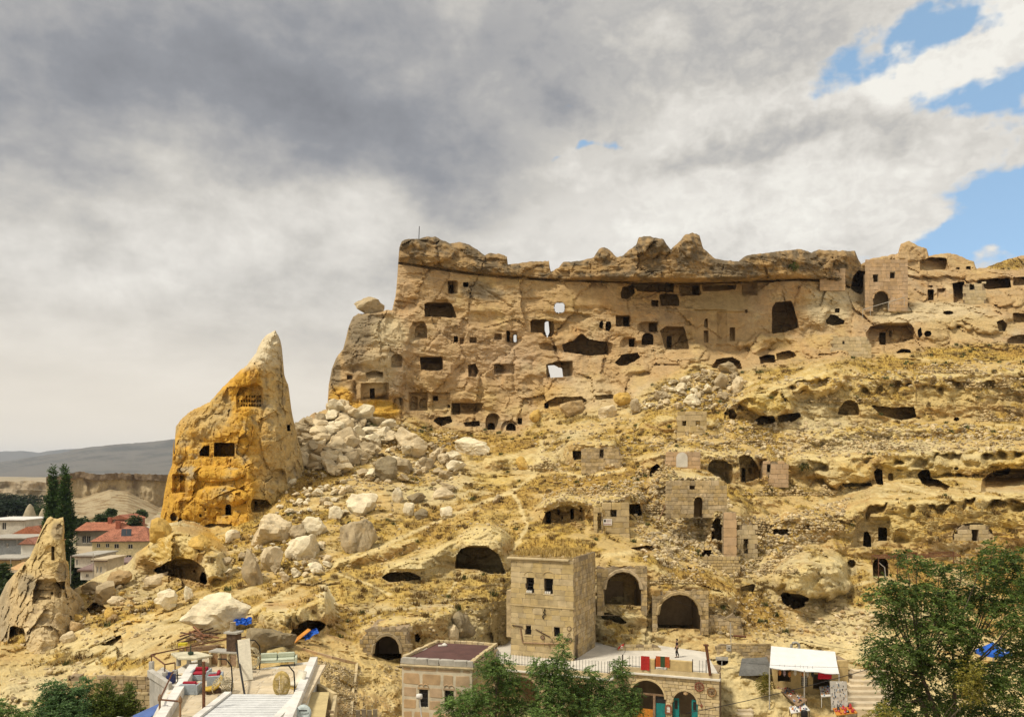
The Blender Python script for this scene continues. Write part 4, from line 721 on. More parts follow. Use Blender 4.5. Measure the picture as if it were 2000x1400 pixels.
# ================================================================== boulders, rubble, dry grass
def ico(sub):
    bm = bmesh.new(); bmesh.ops.create_icosphere(bm, subdivisions=sub, radius=1); bm.verts.ensure_lookup_table()
    V = np.array([v.co[:] for v in bm.verts]); Fq = np.array([[v.index for v in f.verts] for f in bm.faces]); bm.free(); return V, Fq
ICO = {k: ico(k) for k in (1, 2, 3, 4)}
BC = {'cream': (.62, .53, .375), 'white': (.70, .635, .49), 'grey': (.42, .35, .24), 'dark': (.255, .215, .145), 'yellow': (.56, .385, .12), 'tan': (.46, .34, .19), 'brown': (.37, .265, .15)}
def boulder_mesh(w, h, dp, colr, seed, sub=3, angular=.75, lich=.35):
    r_ = np.random.default_rng(seed); U, Fq = ICO[sub]
    nrm = r_.normal(size=(16, 3)); nrm /= np.linalg.norm(nrm, axis=1)[:, None]; dd = r_.uniform(.42, .95, 16)
    off = seed*3.7 % 97; Uw = U+.10*np.stack([fbm(U, .8, 2, off+k_) for k_ in (1, 2, 3)], -1)
    dot = np.clip(Uw @ nrm.T, 1e-3, None); rad = np.minimum(dd[None]/dot, 1.12); k = 16+40*angular
    R_ = np.clip(-np.log(np.exp(-k*rad).sum(1)/2)/k, .25, 1.2); R_ = .85+(R_-.85)*(.45+.75*angular)
    ch_, _ = facet(U*1.0+off, .55, int(off), .5); R_ = R_*(1+.09*fbm(U, .8, 3, off)+.05*fbm(U, .25, 3, off+5)+.45*ch_)
    V = U*R_[:, None]; V = V/np.abs(V).max(0)*np.array((w/2, dp/2, h/2))
    n1 = fbm(V/max(w, h)*3, .9, 4, off+9); n2 = fbm(V, .7, 3, off+19)
    c = np.zeros(V.shape)+np.array(BC[colr]); c = mixc(c, sst(n1, .0, .45)*.7, np.array(BC[colr])*.72); c = mixc(c, sst(-n1, .1, .5)*.5, np.minimum(np.array(BC[colr])*1.18, .75))
    c = mixc(c, sst(n2+.5*n1, .16, .42)*lich*1.4, (.21, .175, .125)); c = mixc(c, sst(-n2, .2, .45)*.4, (.52, .38, .19))
    return mesh_np('boulder', V, Fq, np.clip(c, .03, .8), smooth=False)
def boulder(cx, cy, w, h, colr='cream', label=None, group=None, seed=0, sub=3, rot=None, angular=.75, lich=.35, D=None, sink=.22, name='boulder'):
    D = hill.D_at(cx, min(cy+h*.42, 1440)) if D is None else D; k = D/F
    me = boulder_mesh(w*k, h*k*(1+sink), w*k*.85, colr, seed, sub, angular, lich); o = link(name, me, ROCKB)
    p = at(cx, cy+h*sink*.5, D+w*k*.12); o.location = p; o.rotation_euler = (0, rot or 0, 0)
    return tag(o, label, 'boulder', group)
ROCKB = rock_mat('boulder_tuff', bump=.9, dist=.10, fine=.22, tint=(1.03, .97, .85))
BL = [ # px, py, width, height, colour, label, angular, lichen
 (798, 857, 78, 68, 'cream', 'largest pale angular block directly below the cliff, its underside undercut', .95, .2),
 (923, 868, 72, 46, 'white', 'broad white rounded boulder lying alone right of the undercut block', .7, .2),
 (749, 912, 58, 46, 'dark', 'dark grey angular boulder below and left of the undercut block', .95, .5),
 (1124, 793, 64, 34, 'tan', 'long yellowish tan boulder at the cliff foot beside a ledge', .6, .2),
 (706, 1038, 84, 82, 'grey', 'big grey lichen boulder in the middle of the left slope', .85, .6),
 (708, 984, 64, 44, 'white', 'white dome boulder resting right above the big grey boulder', .6, .2),
 (594, 1067, 74, 52, 'white', 'smooth white boulder with a few dark pits left of the big grey boulder', .6, .15),
 (535, 1090, 52, 56, 'cream', 'upright cream boulder right beside the leaning grey slab', .8, .2),
 (494, 1107, 48, 82, 'grey', 'tall leaning grey rock slab on the left slope', 1.0, .5),
 (530, 1032, 84, 60, 'cream', 'massive cream boulder below the yellow spire right corner', .85, .3),
 (612, 1024, 58, 42, 'white', 'split white boulder above the smooth pitted one', .8, .2),
 (578, 1040, 40, 36, 'grey', 'grey boulder squeezed behind the split white boulder', .8, .4),
 (428, 1195, 122, 88, 'white', 'huge white foreground boulder with dark vertical drip stains above the timber pile', .7, .12),
 (331, 1171, 54, 46, 'white', 'white sloping boulder left of the huge stained boulder', .8, .15),
 (367, 1160, 22, 32, 'white', 'narrow upright white stone just left of the huge stained boulder', .7, .1),
 (307, 1130, 46, 28, 'cream', 'cream boulder at the left lip of the wide low cave', .8, .2),
 (210, 1157, 56, 50, 'grey', 'square grey slab leaning in the rubble right of the small spire', 1.0, .35),
 (228, 1128, 48, 40, 'tan', 'tan block standing behind the square leaning slab', .9, .3),
 (178, 1147, 38, 26, 'grey', 'grey tilted block left of the square leaning slab', .9, .4),
 (213, 1196, 26, 24, 'yellow', 'rounded yellow stone under the square leaning slab', .4, .1),
 (224, 1172, 34, 18, 'cream', 'flat cream stone at the foot of the square leaning slab', .8, .2),
 (310, 1031, 56, 42, 'yellow', 'rounded yellow boulder perched at the foot of the yellow spire', .5, .15),
 (452, 1047, 38, 28, 'white', 'white boulder in front of the dark undercut of the yellow spire', .7, .2),
 (391, 1057, 44, 28, 'yellow', 'lumpy yellow boulder below the yellow spire undercut', .6, .1),
 (607, 820, 58, 52, 'brown', 'tall brownish block at the top of the rubble right of the yellow spire', .95, .4),
 (634, 845, 58, 30, 'cream', 'long cream slab lying against the tall brownish block', .95, .3),
 (577, 876, 46, 44, 'grey', 'grey boulder at the left end of the rubble fan by the yellow spire', .85, .4),
 (624, 874, 46, 34, 'tan', 'tan block in the middle of the rubble fan by the yellow spire', .95, .3),
 (664, 873, 36, 44, 'cream', 'upright cream block at the right side of the rubble fan', .9, .3),
 (783, 905, 46, 34, 'grey', 'grey stone leaning beside the dark angular boulder', .9, .4),
 (829, 902, 38, 28, 'grey', 'flat grey stone in front of the undercut block', .9, .4),
 (690, 892, 44, 30, 'grey', 'wide grey stone left of the dark angular boulder', .9, .4),
 (868, 963, 48, 26, 'cream', 'pale cream boulder with a grassy flank in mid slope', .6, .2),
 (815, 968, 44, 24, 'dark', 'low dark grey boulder beside the pale cream one in mid slope', .8, .5),
 (776, 967, 24, 34, 'white', 'pointed white boulder in mid slope', .6, .15),
 (799, 992, 26, 32, 'white', 'white rounded stone below the pointed white boulder', .6, .2),
 (825, 1002, 34, 20, 'dark', 'dark low stone beside the white rounded one', .8, .5),
 (870, 1000, 28, 24, 'white', 'small white boulder standing alone on mid slope grass', .6, .15),
 (970, 973, 18, 18, 'grey', 'small grey cube-like stone beside the footpath', .9, .3),
 (903, 1222, 54, 58, 'dark', 'dark lichen rock behind the brown flat roof', .9, .7),
 (880, 1228, 34, 44, 'cream', 'pale leaning slab in front of the dark rock behind the brown roof', .9, .2),
 (517, 1246, 118, 66, 'dark', 'broad lichen-grey rock mound behind the pale sofa', .5, .8),
 (1420, 716, 40, 24, 'grey', 'grey boulder lying in a cave mouth under the right cliff', .7, .3),
 (1244, 793, 28, 32, 'grey', 'grey upright block in the scree below the cliff', .9, .3),
 (1188, 803, 40, 26, 'cream', 'cream block in the scree right of the long tan boulder', .8, .2),
 (1043, 812, 30, 26, 'yellow', 'yellow boulder at the foot of the cliff next to small arches', .6, .2),
 (1218, 778, 40, 30, 'yellow', 'yellow rounded boulder above the scree blocks', .5, .2),
 (1404, 745, 36, 32, 'grey', 'grey angular block at the right end of the scree', .95, .3),
 (1442, 750, 30, 36, 'cream', 'tall cream block at the right end of the scree', .95, .3),
 (1330, 757, 34, 20, 'white', 'white flat slab in the upper scree', .95, .2),
 (1290, 772, 30, 20, 'grey', 'grey flat slab in the middle of the scree', .95, .3),
 (1350, 778, 42, 20, 'white', 'long white slab in the lower scree', .95, .2),
 (1020, 905, 28, 30, 'yellow', 'yellow boulder beside the footpath below the cliff', .6, .1),
 (690, 845, 46, 30, 'white', 'white slab high in the rubble under the left buttress', .95, .2),
 (728, 858, 34, 26, 'white', 'white block next to the undercut block in the rubble', .9, .2),
 (640, 1090, 22, 18, 'cream', 'small cream stone below the big grey boulder', .7, .2),
 (655, 1000, 34, 26, 'white', 'white stone left of the white dome boulder', .7, .2),
 (146, 1222, 32, 20, 'tan', 'tan rounded stone in the crack right of the small spire', .5, .2),
 (133, 1243, 30, 22, 'cream', 'smooth cream stone at the lower foot of the small spire', .5, .2),
 (152, 1205, 22, 16, 'yellow', 'small yellow block in the crack right of the small spire', .7, .1),
]
import re
LAND = [(x, y, 'the '+re.split(r' (?:directly|lying|below|at|in|with|right|left|resting|beside|on|of|above|standing|leaning|squeezed|just|under|perched|behind|high|next|among|alone)\b|,', lb)[0]) for (x, y, w, h, c_, lb, ang, li) in BL if w >= 34]
def near(x, y, word):
    lx, ly, nm = min(LAND, key=lambda q_: math.hypot(q_[0]-x, q_[1]-y)); dx_, dy_ = x-lx, y-ly
    v_ = 'above' if dy_ < -8 else 'below' if dy_ > 8 else ''; h_ = 'left of' if dx_ < -8 else 'right of' if dx_ > 8 else ''
    return word+(' '+' and '.join(q_ for q_ in (v_, h_) if q_) if v_ or h_ else ' against')+' '+nm
for i, (x, y, w, h, c_, lb, ang, li) in enumerate(BL): boulder(x, y, w, h, c_, lb, None, 100+i, 4 if w > 70 else 3, angular=ang, lich=li)
boulder(719, 594, 62, 40, 'grey', 'grey boulder balanced on top of the cliff left buttress', None, 61, 3, angular=.95, lich=.5, D=146, sink=.05)
# smaller stones of the boulder fields: individuals, alike within a field
def in_poly(poly, n, r_):
    P_ = np.array(poly, float); out = []
    while len(out) < n:
        c = r_.uniform(P_.min(0), P_.max(0), (n*3, 2)); sd, _, _ = poly_sd(c[:, 0], c[:, 1], P_); out += list(c[sd < 0])
    return out[:n]
FIELDS = [ # polygon, count, size range px, colours, label, group
 ([(575, 850), (650, 800), (720, 812), (760, 840), (770, 880), (720, 900), (660, 930), (590, 920)], 140, (15, 58), ('white', 'cream', 'cream', 'grey', 'grey'), 'pale broken block packed in the rubble fan under the left buttress', 'rubble fan blocks'),
 ([(700, 880), (850, 870), (900, 900), (880, 960), (760, 950), (690, 930)], 64, (10, 42), ('white', 'cream', 'grey', 'grey'), 'smaller stone scattered below the undercut block', 'stones below the undercut block'),
 ([(560, 950), (700, 930), (690, 1010), (620, 1000), (540, 1010)], 50, (9, 26), ('white', 'white', 'cream'), 'small white stone on the grass right of the yellow spire', 'white stones by the yellow spire'),
 ([(430, 1050), (560, 1040), (660, 1060), (640, 1120), (520, 1150), (440, 1140)], 56, (10, 34), ('white', 'cream', 'grey'), 'small stone between the big boulders of the left slope', 'stones of the left slope'),
 ([(1240, 800), (1290, 760), (1370, 722), (1450, 735), (1440, 780), (1340, 800)], 52, (9, 24), ('white', 'cream', 'grey', 'grey'), 'broken slab in the scree below the cliff recess', 'scree slabs'),
 ([(140, 1160), (250, 1120), (290, 1130), (280, 1180), (210, 1220), (150, 1240)], 24, (9, 20), ('cream', 'tan', 'grey', 'yellow'), 'small stone in the rubble right of the small spire', 'stones by the small spire'),
 ([(1260, 1050), (1370, 1000), (1390, 1060), (1330, 1110), (1240, 1090)], 30, (7, 14), ('cream', 'white'), 'small fallen building stone below the ruined vaults', 'fallen building stones'),
 ([(1580, 1200), (1700, 1180), (1720, 1230), (1640, 1250), (1560, 1230)], 20, (8, 16), ('cream', 'tan'), 'small stone on the bank above the square', 'stones above the square'),
]
r_ = np.random.default_rng(5); protos = {}; ALL = []
for fi, (poly, n, (s0, s1), cs, lb, gp) in enumerate(FIELDS):
    for x, y in in_poly(poly, n, r_): ALL.append((s0+(s1-s0)*r_.random()**1.7, x, y, cs[r_.integers(len(cs))], fi, int(r_.integers(4))))
ALL.sort(key=lambda q_: -q_[0]); pts = []; sz = []; cl_ = []
for w, x, y, c_, fi, kv in ALL[285:]:         # the smallest ones join the rubble
    D = hill.D_at(x, y); pts.append(at(x, y-w*.2, D+.1)[:]); sz.append(w*D/F*.5); cl_.append(np.array(BC[c_])*r_.uniform(.8, 1.05))
for w, x, y, c_, fi, kv in ALL[:285]:
    lb, gp = FIELDS[fi][4:]; key = (c_, kv)
    if key not in protos: protos[key] = boulder_mesh(2, 1.5, 1.8, key[0], 300+len(protos)*7, 3, 1.1, .45)
    D = hill.D_at(x, y); o = link('stone', protos[key], ROCKB); k = w*D/F/2
    o.location = at(x, y-w*.22, D+.1); o.scale = (k, k*r_.uniform(.7, 1.1), k*r_.uniform(.6, 1.2)); o.rotation_euler = (r_.uniform(-.4, .4), r_.uniform(-.5, .5), r_.uniform(0, 6.3))
    sw = 'tiny' if w < 12 else 'small' if w < 17 else 'medium' if w < 25 else 'large'; tag(o, lb if fi > 5 else near(x, y, sw+' '+{'white': 'whitish', 'dark': 'dark grey'}.get(c_, c_)+' stone'), 'stone', gp if fi > 5 else 'fallen stones of the left slope and scree')
# uncountable rubble
def scatter_mesh(name, pts, sizes, cols, kind='stuff', seed=3, flatz=.7, parent=None):
    r_ = np.random.default_rng(seed); U, Fq = ICO[1]; n = len(pts); m_ = len(U)
    rad = r_.uniform(.6, 1.15, (n, m_)); V = U[None]*rad[..., None]; sc = sizes[:, None]*np.stack([r_.uniform(.7, 1.3, n), r_.uniform(.7, 1.2, n), r_.uniform(.5, .95, n)*flatz/.7], -1)
    V = V*sc[:, None]; a = r_.uniform(0, 6.28, n); ca, sa = np.cos(a)[:, None], np.sin(a)[:, None]
    V = np.stack([V[..., 0]*ca-V[..., 1]*sa, V[..., 0]*sa+V[..., 1]*ca, V[..., 2]], -1)+np.asarray(pts)[:, None]
    f = (Fq[None]+np.arange(n)[:, None, None]*m_).reshape(-1, 3)
    return tag(link(name, mesh_np(name, V.reshape(-1, 3), f, np.repeat(cols, m_, 0), smooth=False), ROCKB, parent), kind=kind)
RUB = [([(1240, 940), (1400, 930), (1440, 1010), (1560, 1000), (1660, 970), (1640, 1040), (1560, 1080), (1480, 1130), (1300, 1110), (1240, 1040)], 2600, (2.2, 7)),
       ([(1060, 965), (1250, 930), (1260, 975), (1160, 985), (1060, 995)], 420, (2, 5.5)), ([(1450, 740), (1700, 730), (1900, 700), (2040, 720), (2000, 750), (1600, 760)], 380, (2, 6)), ([(1250, 860), (1400, 820), (1900, 830), (2040, 850), (1900, 885), (1500, 895), (1300, 900)], 1300, (2, 7)),
       ([(560, 860), (650, 800), (720, 810), (900, 850), (900, 960), (650, 960), (560, 920)], 900, (2, 7)), ([(1230, 800), (1300, 745), (1400, 715), (1460, 740), (1440, 800)], 500, (2, 7)), ([(480, 960), (700, 940), (900, 960), (1000, 1030), (700, 1130), (430, 1150)], 420, (1.6, 5)), ([(1390, 1180), (1480, 1150), (1720, 1200), (1740, 1260), (1400, 1250)], 500, (2, 5.5)),
       ([(640, 1190), (850, 1150), (1000, 1200), (980, 1250), (700, 1250)], 300, (1.5, 4.5)), ([(140, 1160), (300, 1110), (300, 1250), (160, 1260)], 240, (2, 6)), ([(600, 1290), (640, 1290), (700, 1310), (694, 1440), (640, 1440), (655, 1340)], 2200, (1.2, 2.6)), ([(690, 1290), (790, 1300), (790, 1400), (700, 1400)], 300, (1.2, 3)), ([(0, 1320), (160, 1290), (250, 1330), (100, 1400), (0, 1400)], 160, (2, 8)), ([(1700, 860), (2050, 830), (2050, 880), (1700, 890)], 300, (2, 6)), ([(1030, 860), (1240, 800), (1250, 900), (1100, 960)], 420, (1.6, 5))]
for poly, n, (s0, s1) in RUB:
    for x, y in in_poly(poly, n, r_):
        D = hill.D_at(x, y); s_ = (s0+(s1-s0)*r_.random()**3)*D/F; p = at(x, y, D+s_*.2); pts.append(p[:]); sz.append(s_); b = r_.random()
        cl_.append(np.array((.57, .48, .32))*r_.uniform(.62, 1.12) if b < .75 else np.array((.33, .27, .18))*r_.uniform(.7, 1.2))
scatter_mesh('rubble', np.array(pts), np.array(sz), np.array(cl_))
# dry grass: blades in tufts
def tufts(name, pts, hgt, col_, nb=6, spread=.5, seed=1, wd=.035):
    r_ = np.random.default_rng(seed); n = len(pts); P_ = np.repeat(pts, nb, 0); h = np.repeat(hgt, nb)*r_.uniform(.5, 1.15, n*nb); a = r_.uniform(0, 6.28, n*nb); rr = np.repeat(hgt, nb)*spread
    b = P_+np.stack([np.cos(a)*rr*r_.random(n*nb), np.sin(a)*rr*r_.random(n*nb), 0*a-.04], -1); a2 = r_.uniform(0, 6.28, n*nb); lean = h*r_.uniform(.1, .7, n*nb)
    tip = b+np.stack([np.cos(a2)*lean, np.sin(a2)*lean, h], -1); w = (np.repeat(hgt, nb)*wd*2+.012)[:, None]*np.stack([np.cos(a2+1.57), np.sin(a2+1.57), 0*a2], -1)
    V = np.stack([b-w, b+w, tip], 1).reshape(-1, 3); f = np.arange(len(V)).reshape(-1, 3)
    c = np.repeat(np.repeat(col_, nb, 0)*r_.uniform(.7, 1.25, (n*nb, 1)), 3, 0)
    return tag(link(name, mesh_np(name, V, f, np.clip(c, .02, .8), smooth=False), GRASSM), kind='stuff')
GRASSM = rock_mat('straw_blades', bump=0.0, dist=.01, fine=.1)
area = np.zeros_like(hill.D); area[:-1] = hill.D[:-1]**2*np.clip(hill.PY[1:]-hill.PY[:-1], 0, 4); wt = np.clip(hill.grass-.12, 0, 1)*area*(hill.PY > hill.ys[None]+1)
sel = r_.choice(wt.size, 26000, p=(wt/wt.sum()).ravel()); gp_ = hill.P.reshape(-1, 3)[sel]+r_.normal(0, .10, (len(sel), 3))*np.array((1, 1, 0)); gc = hill.col.reshape(-1, 3)[sel]
gcol_ = np.where(r_.random((len(sel), 1)) < .58, np.array((.47, .31, .09)), np.array((.22, .135, .045)))*r_.uniform(.75, 1.2, (len(sel), 1))
tufts('dry_grass', gp_, r_.uniform(.14, .42, len(sel)), gcol_, 6)
# low thorny shrubs
sh = r_.choice(wt.size, 900, p=(wt/wt.sum()).ravel()); gp_ = hill.P.reshape(-1, 3)[sh]
tufts('low_scrub', gp_, r_.uniform(.3, .6, 900), np.where(r_.random((900, 1)) < .25, np.array((.10, .105, .035)), np.array((.21, .135, .05))), 40, .8, 4, .05)
# ================================================================== buildings
class Thing:
    def __init__(s, name, label, cat, base=(0, 0, 0), group=None):
        s.root = empty(name, label, cat, base, 0, group); s.base = Vector(base)
    def part(s, mb, name, m_, parent=None, smooth=False, bevel=0.0):
        o = mb.build(name, m_, parent or s.root, smooth, None if parent else -s.base, bevel); return o
STONE = mat('dressed_stone', (.51, .39, .195), .92, .10, 1.6, .35, 14, .14, col2=(.40, .30, .15)); STONEP = mat('pale_stone', (.55, .435, .245), .92, .1, 1.6, .3, 14, .12)
STONED = mat('rough_stone', (.44, .33, .175), .95, .18, 2.5, .5, 9, .2); MORT = mat('mortar', (.27, .205, .125), .95, .12, 4, .3); PINKST = mat('pink_stone', (.50, .345, .195), .9, .1, 1.5, .3, 14, .12)
PLAST = mat('cream_plaster', (.60, .52, .37), .9, .1, 1.5, .15); WHITEP = mat('white_paint', (.68, .65, .59), .8, .10, 1.3, .15); WHITEPL = mat('white_plaster', (.66, .62, .53), .9, .08, 1, .15)
DARKW = mat('old_dark_wood', (.10, .06, .035), .8, .25, 6, .3); WOOD = mat('weathered_wood', (.27, .165, .085), .8, .2, 5, .3, obj_var=.2); RUST = mat('rusty_steel', (.16, .07, .035), .7, .2, 8, .1, metal=.3); BLACK = mat('black_steel', (.022, .02, .02), .5, .1, 5, 0, metal=.4)
GLASS = mat('dark_glass', (.02, .022, .025), .12, .05, 2, 0, spec=.5); TEAL = mat('teal_paint', (.015, .20, .19), .55, .12, 6, .1); TILE = mat('roof_tile', (.33, .135, .08), .85, .22, 3, .4, 12, .12); TILEO = mat('old_roof_tile', (.33, .13, .075), .88, .3, 4, .5, 12)
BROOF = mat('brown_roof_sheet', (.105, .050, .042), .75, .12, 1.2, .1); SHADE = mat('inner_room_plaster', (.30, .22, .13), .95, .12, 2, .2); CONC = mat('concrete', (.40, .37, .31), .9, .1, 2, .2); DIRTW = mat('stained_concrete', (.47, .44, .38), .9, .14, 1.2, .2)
RED = mat('red_cloth', (.42, .025, .02), .8, .12, 8, .2); GREENC = mat('green_cloth', (.035, .075, .03), .85, .1, 8, .2); BLUET = mat('blue_tarp', (.012, .10, .48), .45, .2, 4, .4, 3, bdist=.1); ORANGE = mat('orange_board', (.55, .22, .03), .6, .12, 5, .1); GREYS = mat('grey_cloth', (.14, .135, .12), .85, .12, 4, .3, 3)
AWN = mat('white_awning', (.74, .73, .70), .6, .04, 1.5, .15, 2, bdist=.05); WICK = mat('grey_wicker', (.36, .40, .42), .7, .15, 25, .4); CUSH = mat('crimson_cushion', (.33, .015, .03), .8, .1, 12, .2); YEL = mat('yellow_cushion', (.55, .36, .05), .7, .12, 10, .2); SOFA = mat('pale_green_fabric', (.50, .53, .40), .85, .06, 10, .2); RAT = mat('rattan', (.52, .38, .13), .7, .2, 30, .4); CREAMC = mat('cream_fabric', (.68, .62, .48), .85, .06, 8, .2)
PALEP = mat('paving', (.56, .46, .31), .9, .1, 1.2, .2, 10, .08)
def onp(M, px, py, off=0.0):
    """(u, w) of the spot on wall plane M seen at photo pixel (px, py)"""
    o = Vector((0, 0, CZ)); d_ = at(px, py, 1.0)-o; vx = Vector((M[0][1], M[1][1], M[2][1])); p0 = M.translation+vx*off
    tt = (p0-o).dot(vx)/d_.dot(vx); q = M.inverted() @ (o+d_*tt); return q.x, q.z
def opx(M, x0, y0, x1, y1):
    (a, b), (c, d_) = onp(M, x0, y1), onp(M, x1, y0); return a, c, b, d_
_bm = bmesh.new(); bmesh.ops.create_cube(_bm, size=1.0); bmesh.ops.bevel(_bm, geom=_bm.edges[:], offset=.07, segments=1, affect='EDGES'); BLK = {}
_blk0 = bpy.data.meshes.new('block'); _bm.to_mesh(_blk0); _bm.free()
def blkmesh(m_, k=0):
    key = (m_.name, k)
    if key not in BLK:
        me = _blk0.copy(); r_ = random.Random(k+5)
        for v_ in me.vertices: v_.co += Vector((r_.uniform(-1, 1), r_.uniform(-1, 1), r_.uniform(-1, 1)))*.045
        me.materials.append(m_); BLK[key] = me
    return BLK[key]
def inside(u, w, hole):
    x = np.array([u]); y = np.array([w]); return poly_sd(x, y, np.array(hole))[0][0] < 0
def blocks(T, M, u0, u1, w0, w1, cw, ch, m_, holes=(), proud=.03, gap=.02, seed=0, name='block', rnd=.3, miss=0.0, top=None, dep=.16, skip=None):
    r_ = random.Random(seed); w = w0; row = 0; R3 = M.to_3x3().to_4x4(); n = 0
    while w < w1-.03:
        h = min(ch*r_.uniform(1-rnd*.4, 1+rnd*.4), w1-w)
        if w1-w-h < ch*.35: h = w1-w
        u = u0-(cw*.5*r_.random() if row % 2 else 0)
        while u < u1-.02:
            L = cw*r_.uniform(1-rnd, 1+rnd); a, b = max(u, u0), min(u+L, u1)
            if u1-b < cw*.3: b = u1
            u = b if b > a else u+L
            if b-a < .06 or r_.random() < miss: continue
            segs = [(a, b)]
            for hl in holes:
                nw = []
                for (a1, b1) in segs:
                    k = 7; ins = [inside(a1+(b1-a1)*(i+.5)/k, w+h*.5, hl) for i in range(k)]
                    if not any(ins): nw.append((a1, b1)); continue
                    st = None
                    for i in range(k+1):
                        if i < k and not ins[i]: st = i if st is None else st
                        elif st is not None:
                            if (i-st)*(b1-a1)/k > .09: nw.append((a1+(b1-a1)*st/k, a1+(b1-a1)*i/k))
                            st = None
                segs = nw
            for a1, b1 in segs:
                if top is not None and w+h*.5 > top((a1+b1)/2): continue
                if skip is not None and skip((a1+b1)/2, w+h*.5): continue
                o = bpy.data.objects.new(name, blkmesh(m_, r_.randrange(4))); COL.objects.link(o); o.parent = T.root
                pr = proud*r_.uniform(.3, 1.4); c = M @ Vector(((a1+b1)/2, dep/2-pr, w+h/2)); o.matrix_basis = Matrix.Translation(c-T.base) @ R3 @ Matrix.Diagonal((max(b1-a1-gap, .03), dep, max(h-gap, .03), 1)); n += 1
        w += h; row += 1
    return n
def grille(T, M, a, c, b, d_, nx=3, ny=4, m_=None, v0=.12, parent=None, r=.018):
    mb = MB()
    for i in range(1, nx+1): u = a+(c-a)*i/(nx+1); mb.tube([M @ Vector((u, v0, b)), M @ Vector((u, v0, d_))], r, 4)
    for i in range(1, ny+1): w = b+(d_-b)*i/(ny+1); mb.tube([M @ Vector((a, v0, w)), M @ Vector((c, v0, w))], r*.8, 4)
    return T.part(mb, 'window_grille', m_ or BLACK, parent)
def solid_room(T, M, w, h, dep, m_, name='room', t0=.3):
    """back, sides, floor and ceiling behind a wall, so openings look into a real dark room"""
    mb = MB(); mb.box(0, w, dep-.1, dep, 0, h, M); mb.box(0, .1, t0, dep-.101, 0, h-.002, M); mb.box(w-.1, w, t0, dep-.101, 0, h-.002, M); mb.box(.101, w-.101, t0, dep-.101, h-.12, h-.004, M); mb.box(.101, w-.101, t0, dep-.101, -.1, .02, M)
    return T.part(mb, name, m_)
# ------------------------------------------------------------------ the two-storey stone tower house
TZ = 4.6
FL = atz(998, 1278, TZ); FR = atz(1120, 1290, TZ); BR = FR+(Vector((-(FR-FL).y, (FR-FL).x, 0)).normalized())*6.65
MF = frame(FL, FR-FL); MS = frame(FR, BR-FR); WF = (FR-FL).length; WS = (BR-FR).length; HT = 9.15
T = Thing('tower_house', 'tall two-storey tan stone tower house with four barred windows and a flat earth roof', 'house', FL)
win = [opx(MF, *q) for q in ((1027, 1126, 1043, 1157), (1063, 1127, 1080, 1159), (1026, 1222, 1038, 1239), (1081, 1225, 1094, 1242))]
holes = [rect(*q) for q in win]
T.part(MB().panel(rect(0, WF, 0, HT), holes, .5, MF), 'front_wall', MORT)
sd_ = rect(*opx(MS, 1122, 1235, 1133, 1276)); sd_ = rect(.25, 1.25, 0, 2.3)
T.part(MB().panel(rect(.5, WS, 0, HT+.25), [sd_], .45, MS), 'side_wall', MORT)
mb = MB(); MBk = frame(FL, FR-FL); mb.box(0, .45, .501, WS, 0, HT, MF); mb.box(.451, WF-.451, WS-.45, WS-.01, 0, HT, MF); T.part(mb, 'rear_wall', MORT)
T.part(MB().box(.46, WF-.46, .51, WS-.46, HT-.5, HT-.1, MF).box(.46, WF-.46, .51, WS-.46, 4.7, 4.9, MF), 'floor_slab', SHADE)
blocks(T, MF, 0, WF, 0, 4.72, .95, .52, STONE, holes, .015, .012, 1); blocks(T, MF, 0, WF, 4.86, HT-.02, .95, .52, STONE, holes, .015, .012, 2)
blocks(T, MS, .01, WS, 0, HT+.2, .62, .44, STONED, [sd_], .04, .03, 3, rnd=.4, top=lambda u: HT-.1+.25*math.sin(u*1.7)+.3*(u > 4))
T.part(MB().box(-.06, WF+.06, -.07, .3, 4.72, 4.86, MF), 'string_course', STONE)
T.part(MB().box(-.35, WF*.93, -.22, .6, HT-.06, HT+.12, MF), 'eave_slab', STONEP, bevel=.03)
for i, q in enumerate(win):
    grille(T, MF, *q, 3, 4)
    if i < 2:
        fr = MB(); c = (q[0]+q[1])/2; fr.tube([MF @ Vector((c+.62*math.cos(a)*.9, -.02, q[3]+.1+.42*math.sin(a))) for a in np.linspace(0, math.pi, 9)], .035, 5); T.part(fr, 'relieving_arch', STONE)
        for k in range(3): T.part(MB().box(q[0]+.04+k*.2, q[0]+.20+k*.2, -.02, .2, q[2], q[2]+.22, MF), 'sill_stone', WHITEPL, bevel=.02)
    sl = MB(); sl.box(q[0]-.12, q[1]+.12, -.05, .1, q[2]-.1, q[2]-.005, MF); T.part(sl, 'window_sill', STONEP)
T.part(MB().box(sd_[0][0], sd_[1][0], .25, .33, 0, 2.3, MS), 'door', DARKW)
# roof earth and its grass
rm = MB(); rm.prism([(MF @ Vector(p))[:2] for p in ((-.2, .25, 0), (WF-.1, .3, 0), (WF-.2, WS, 0), (-.2, WS, 0))], TZ+HT-.08, TZ+HT+.28); T.part(rm, 'roof_earth', mat('earth', (.36, .26, .12), .95, .2, 2, .5))
rp = np.array([(MF @ Vector((random.uniform(0, WF-.2), random.uniform(.3, WS), HT+.26)))[:] for _ in range(420)]); g = tufts('roof_grass', rp, r_.uniform(.25, .55, 420), np.tile(np.array((.45, .31, .10)), (420, 1)), 7); g.parent = T.root; g.location = -T.base; del g['kind']
# low annex left of the tower
an = MB(); an.box(-.75, -.02, .6, 4.5, 1.5, 6.0, MF); T.part(an, 'annex', STONED, bevel=.05)
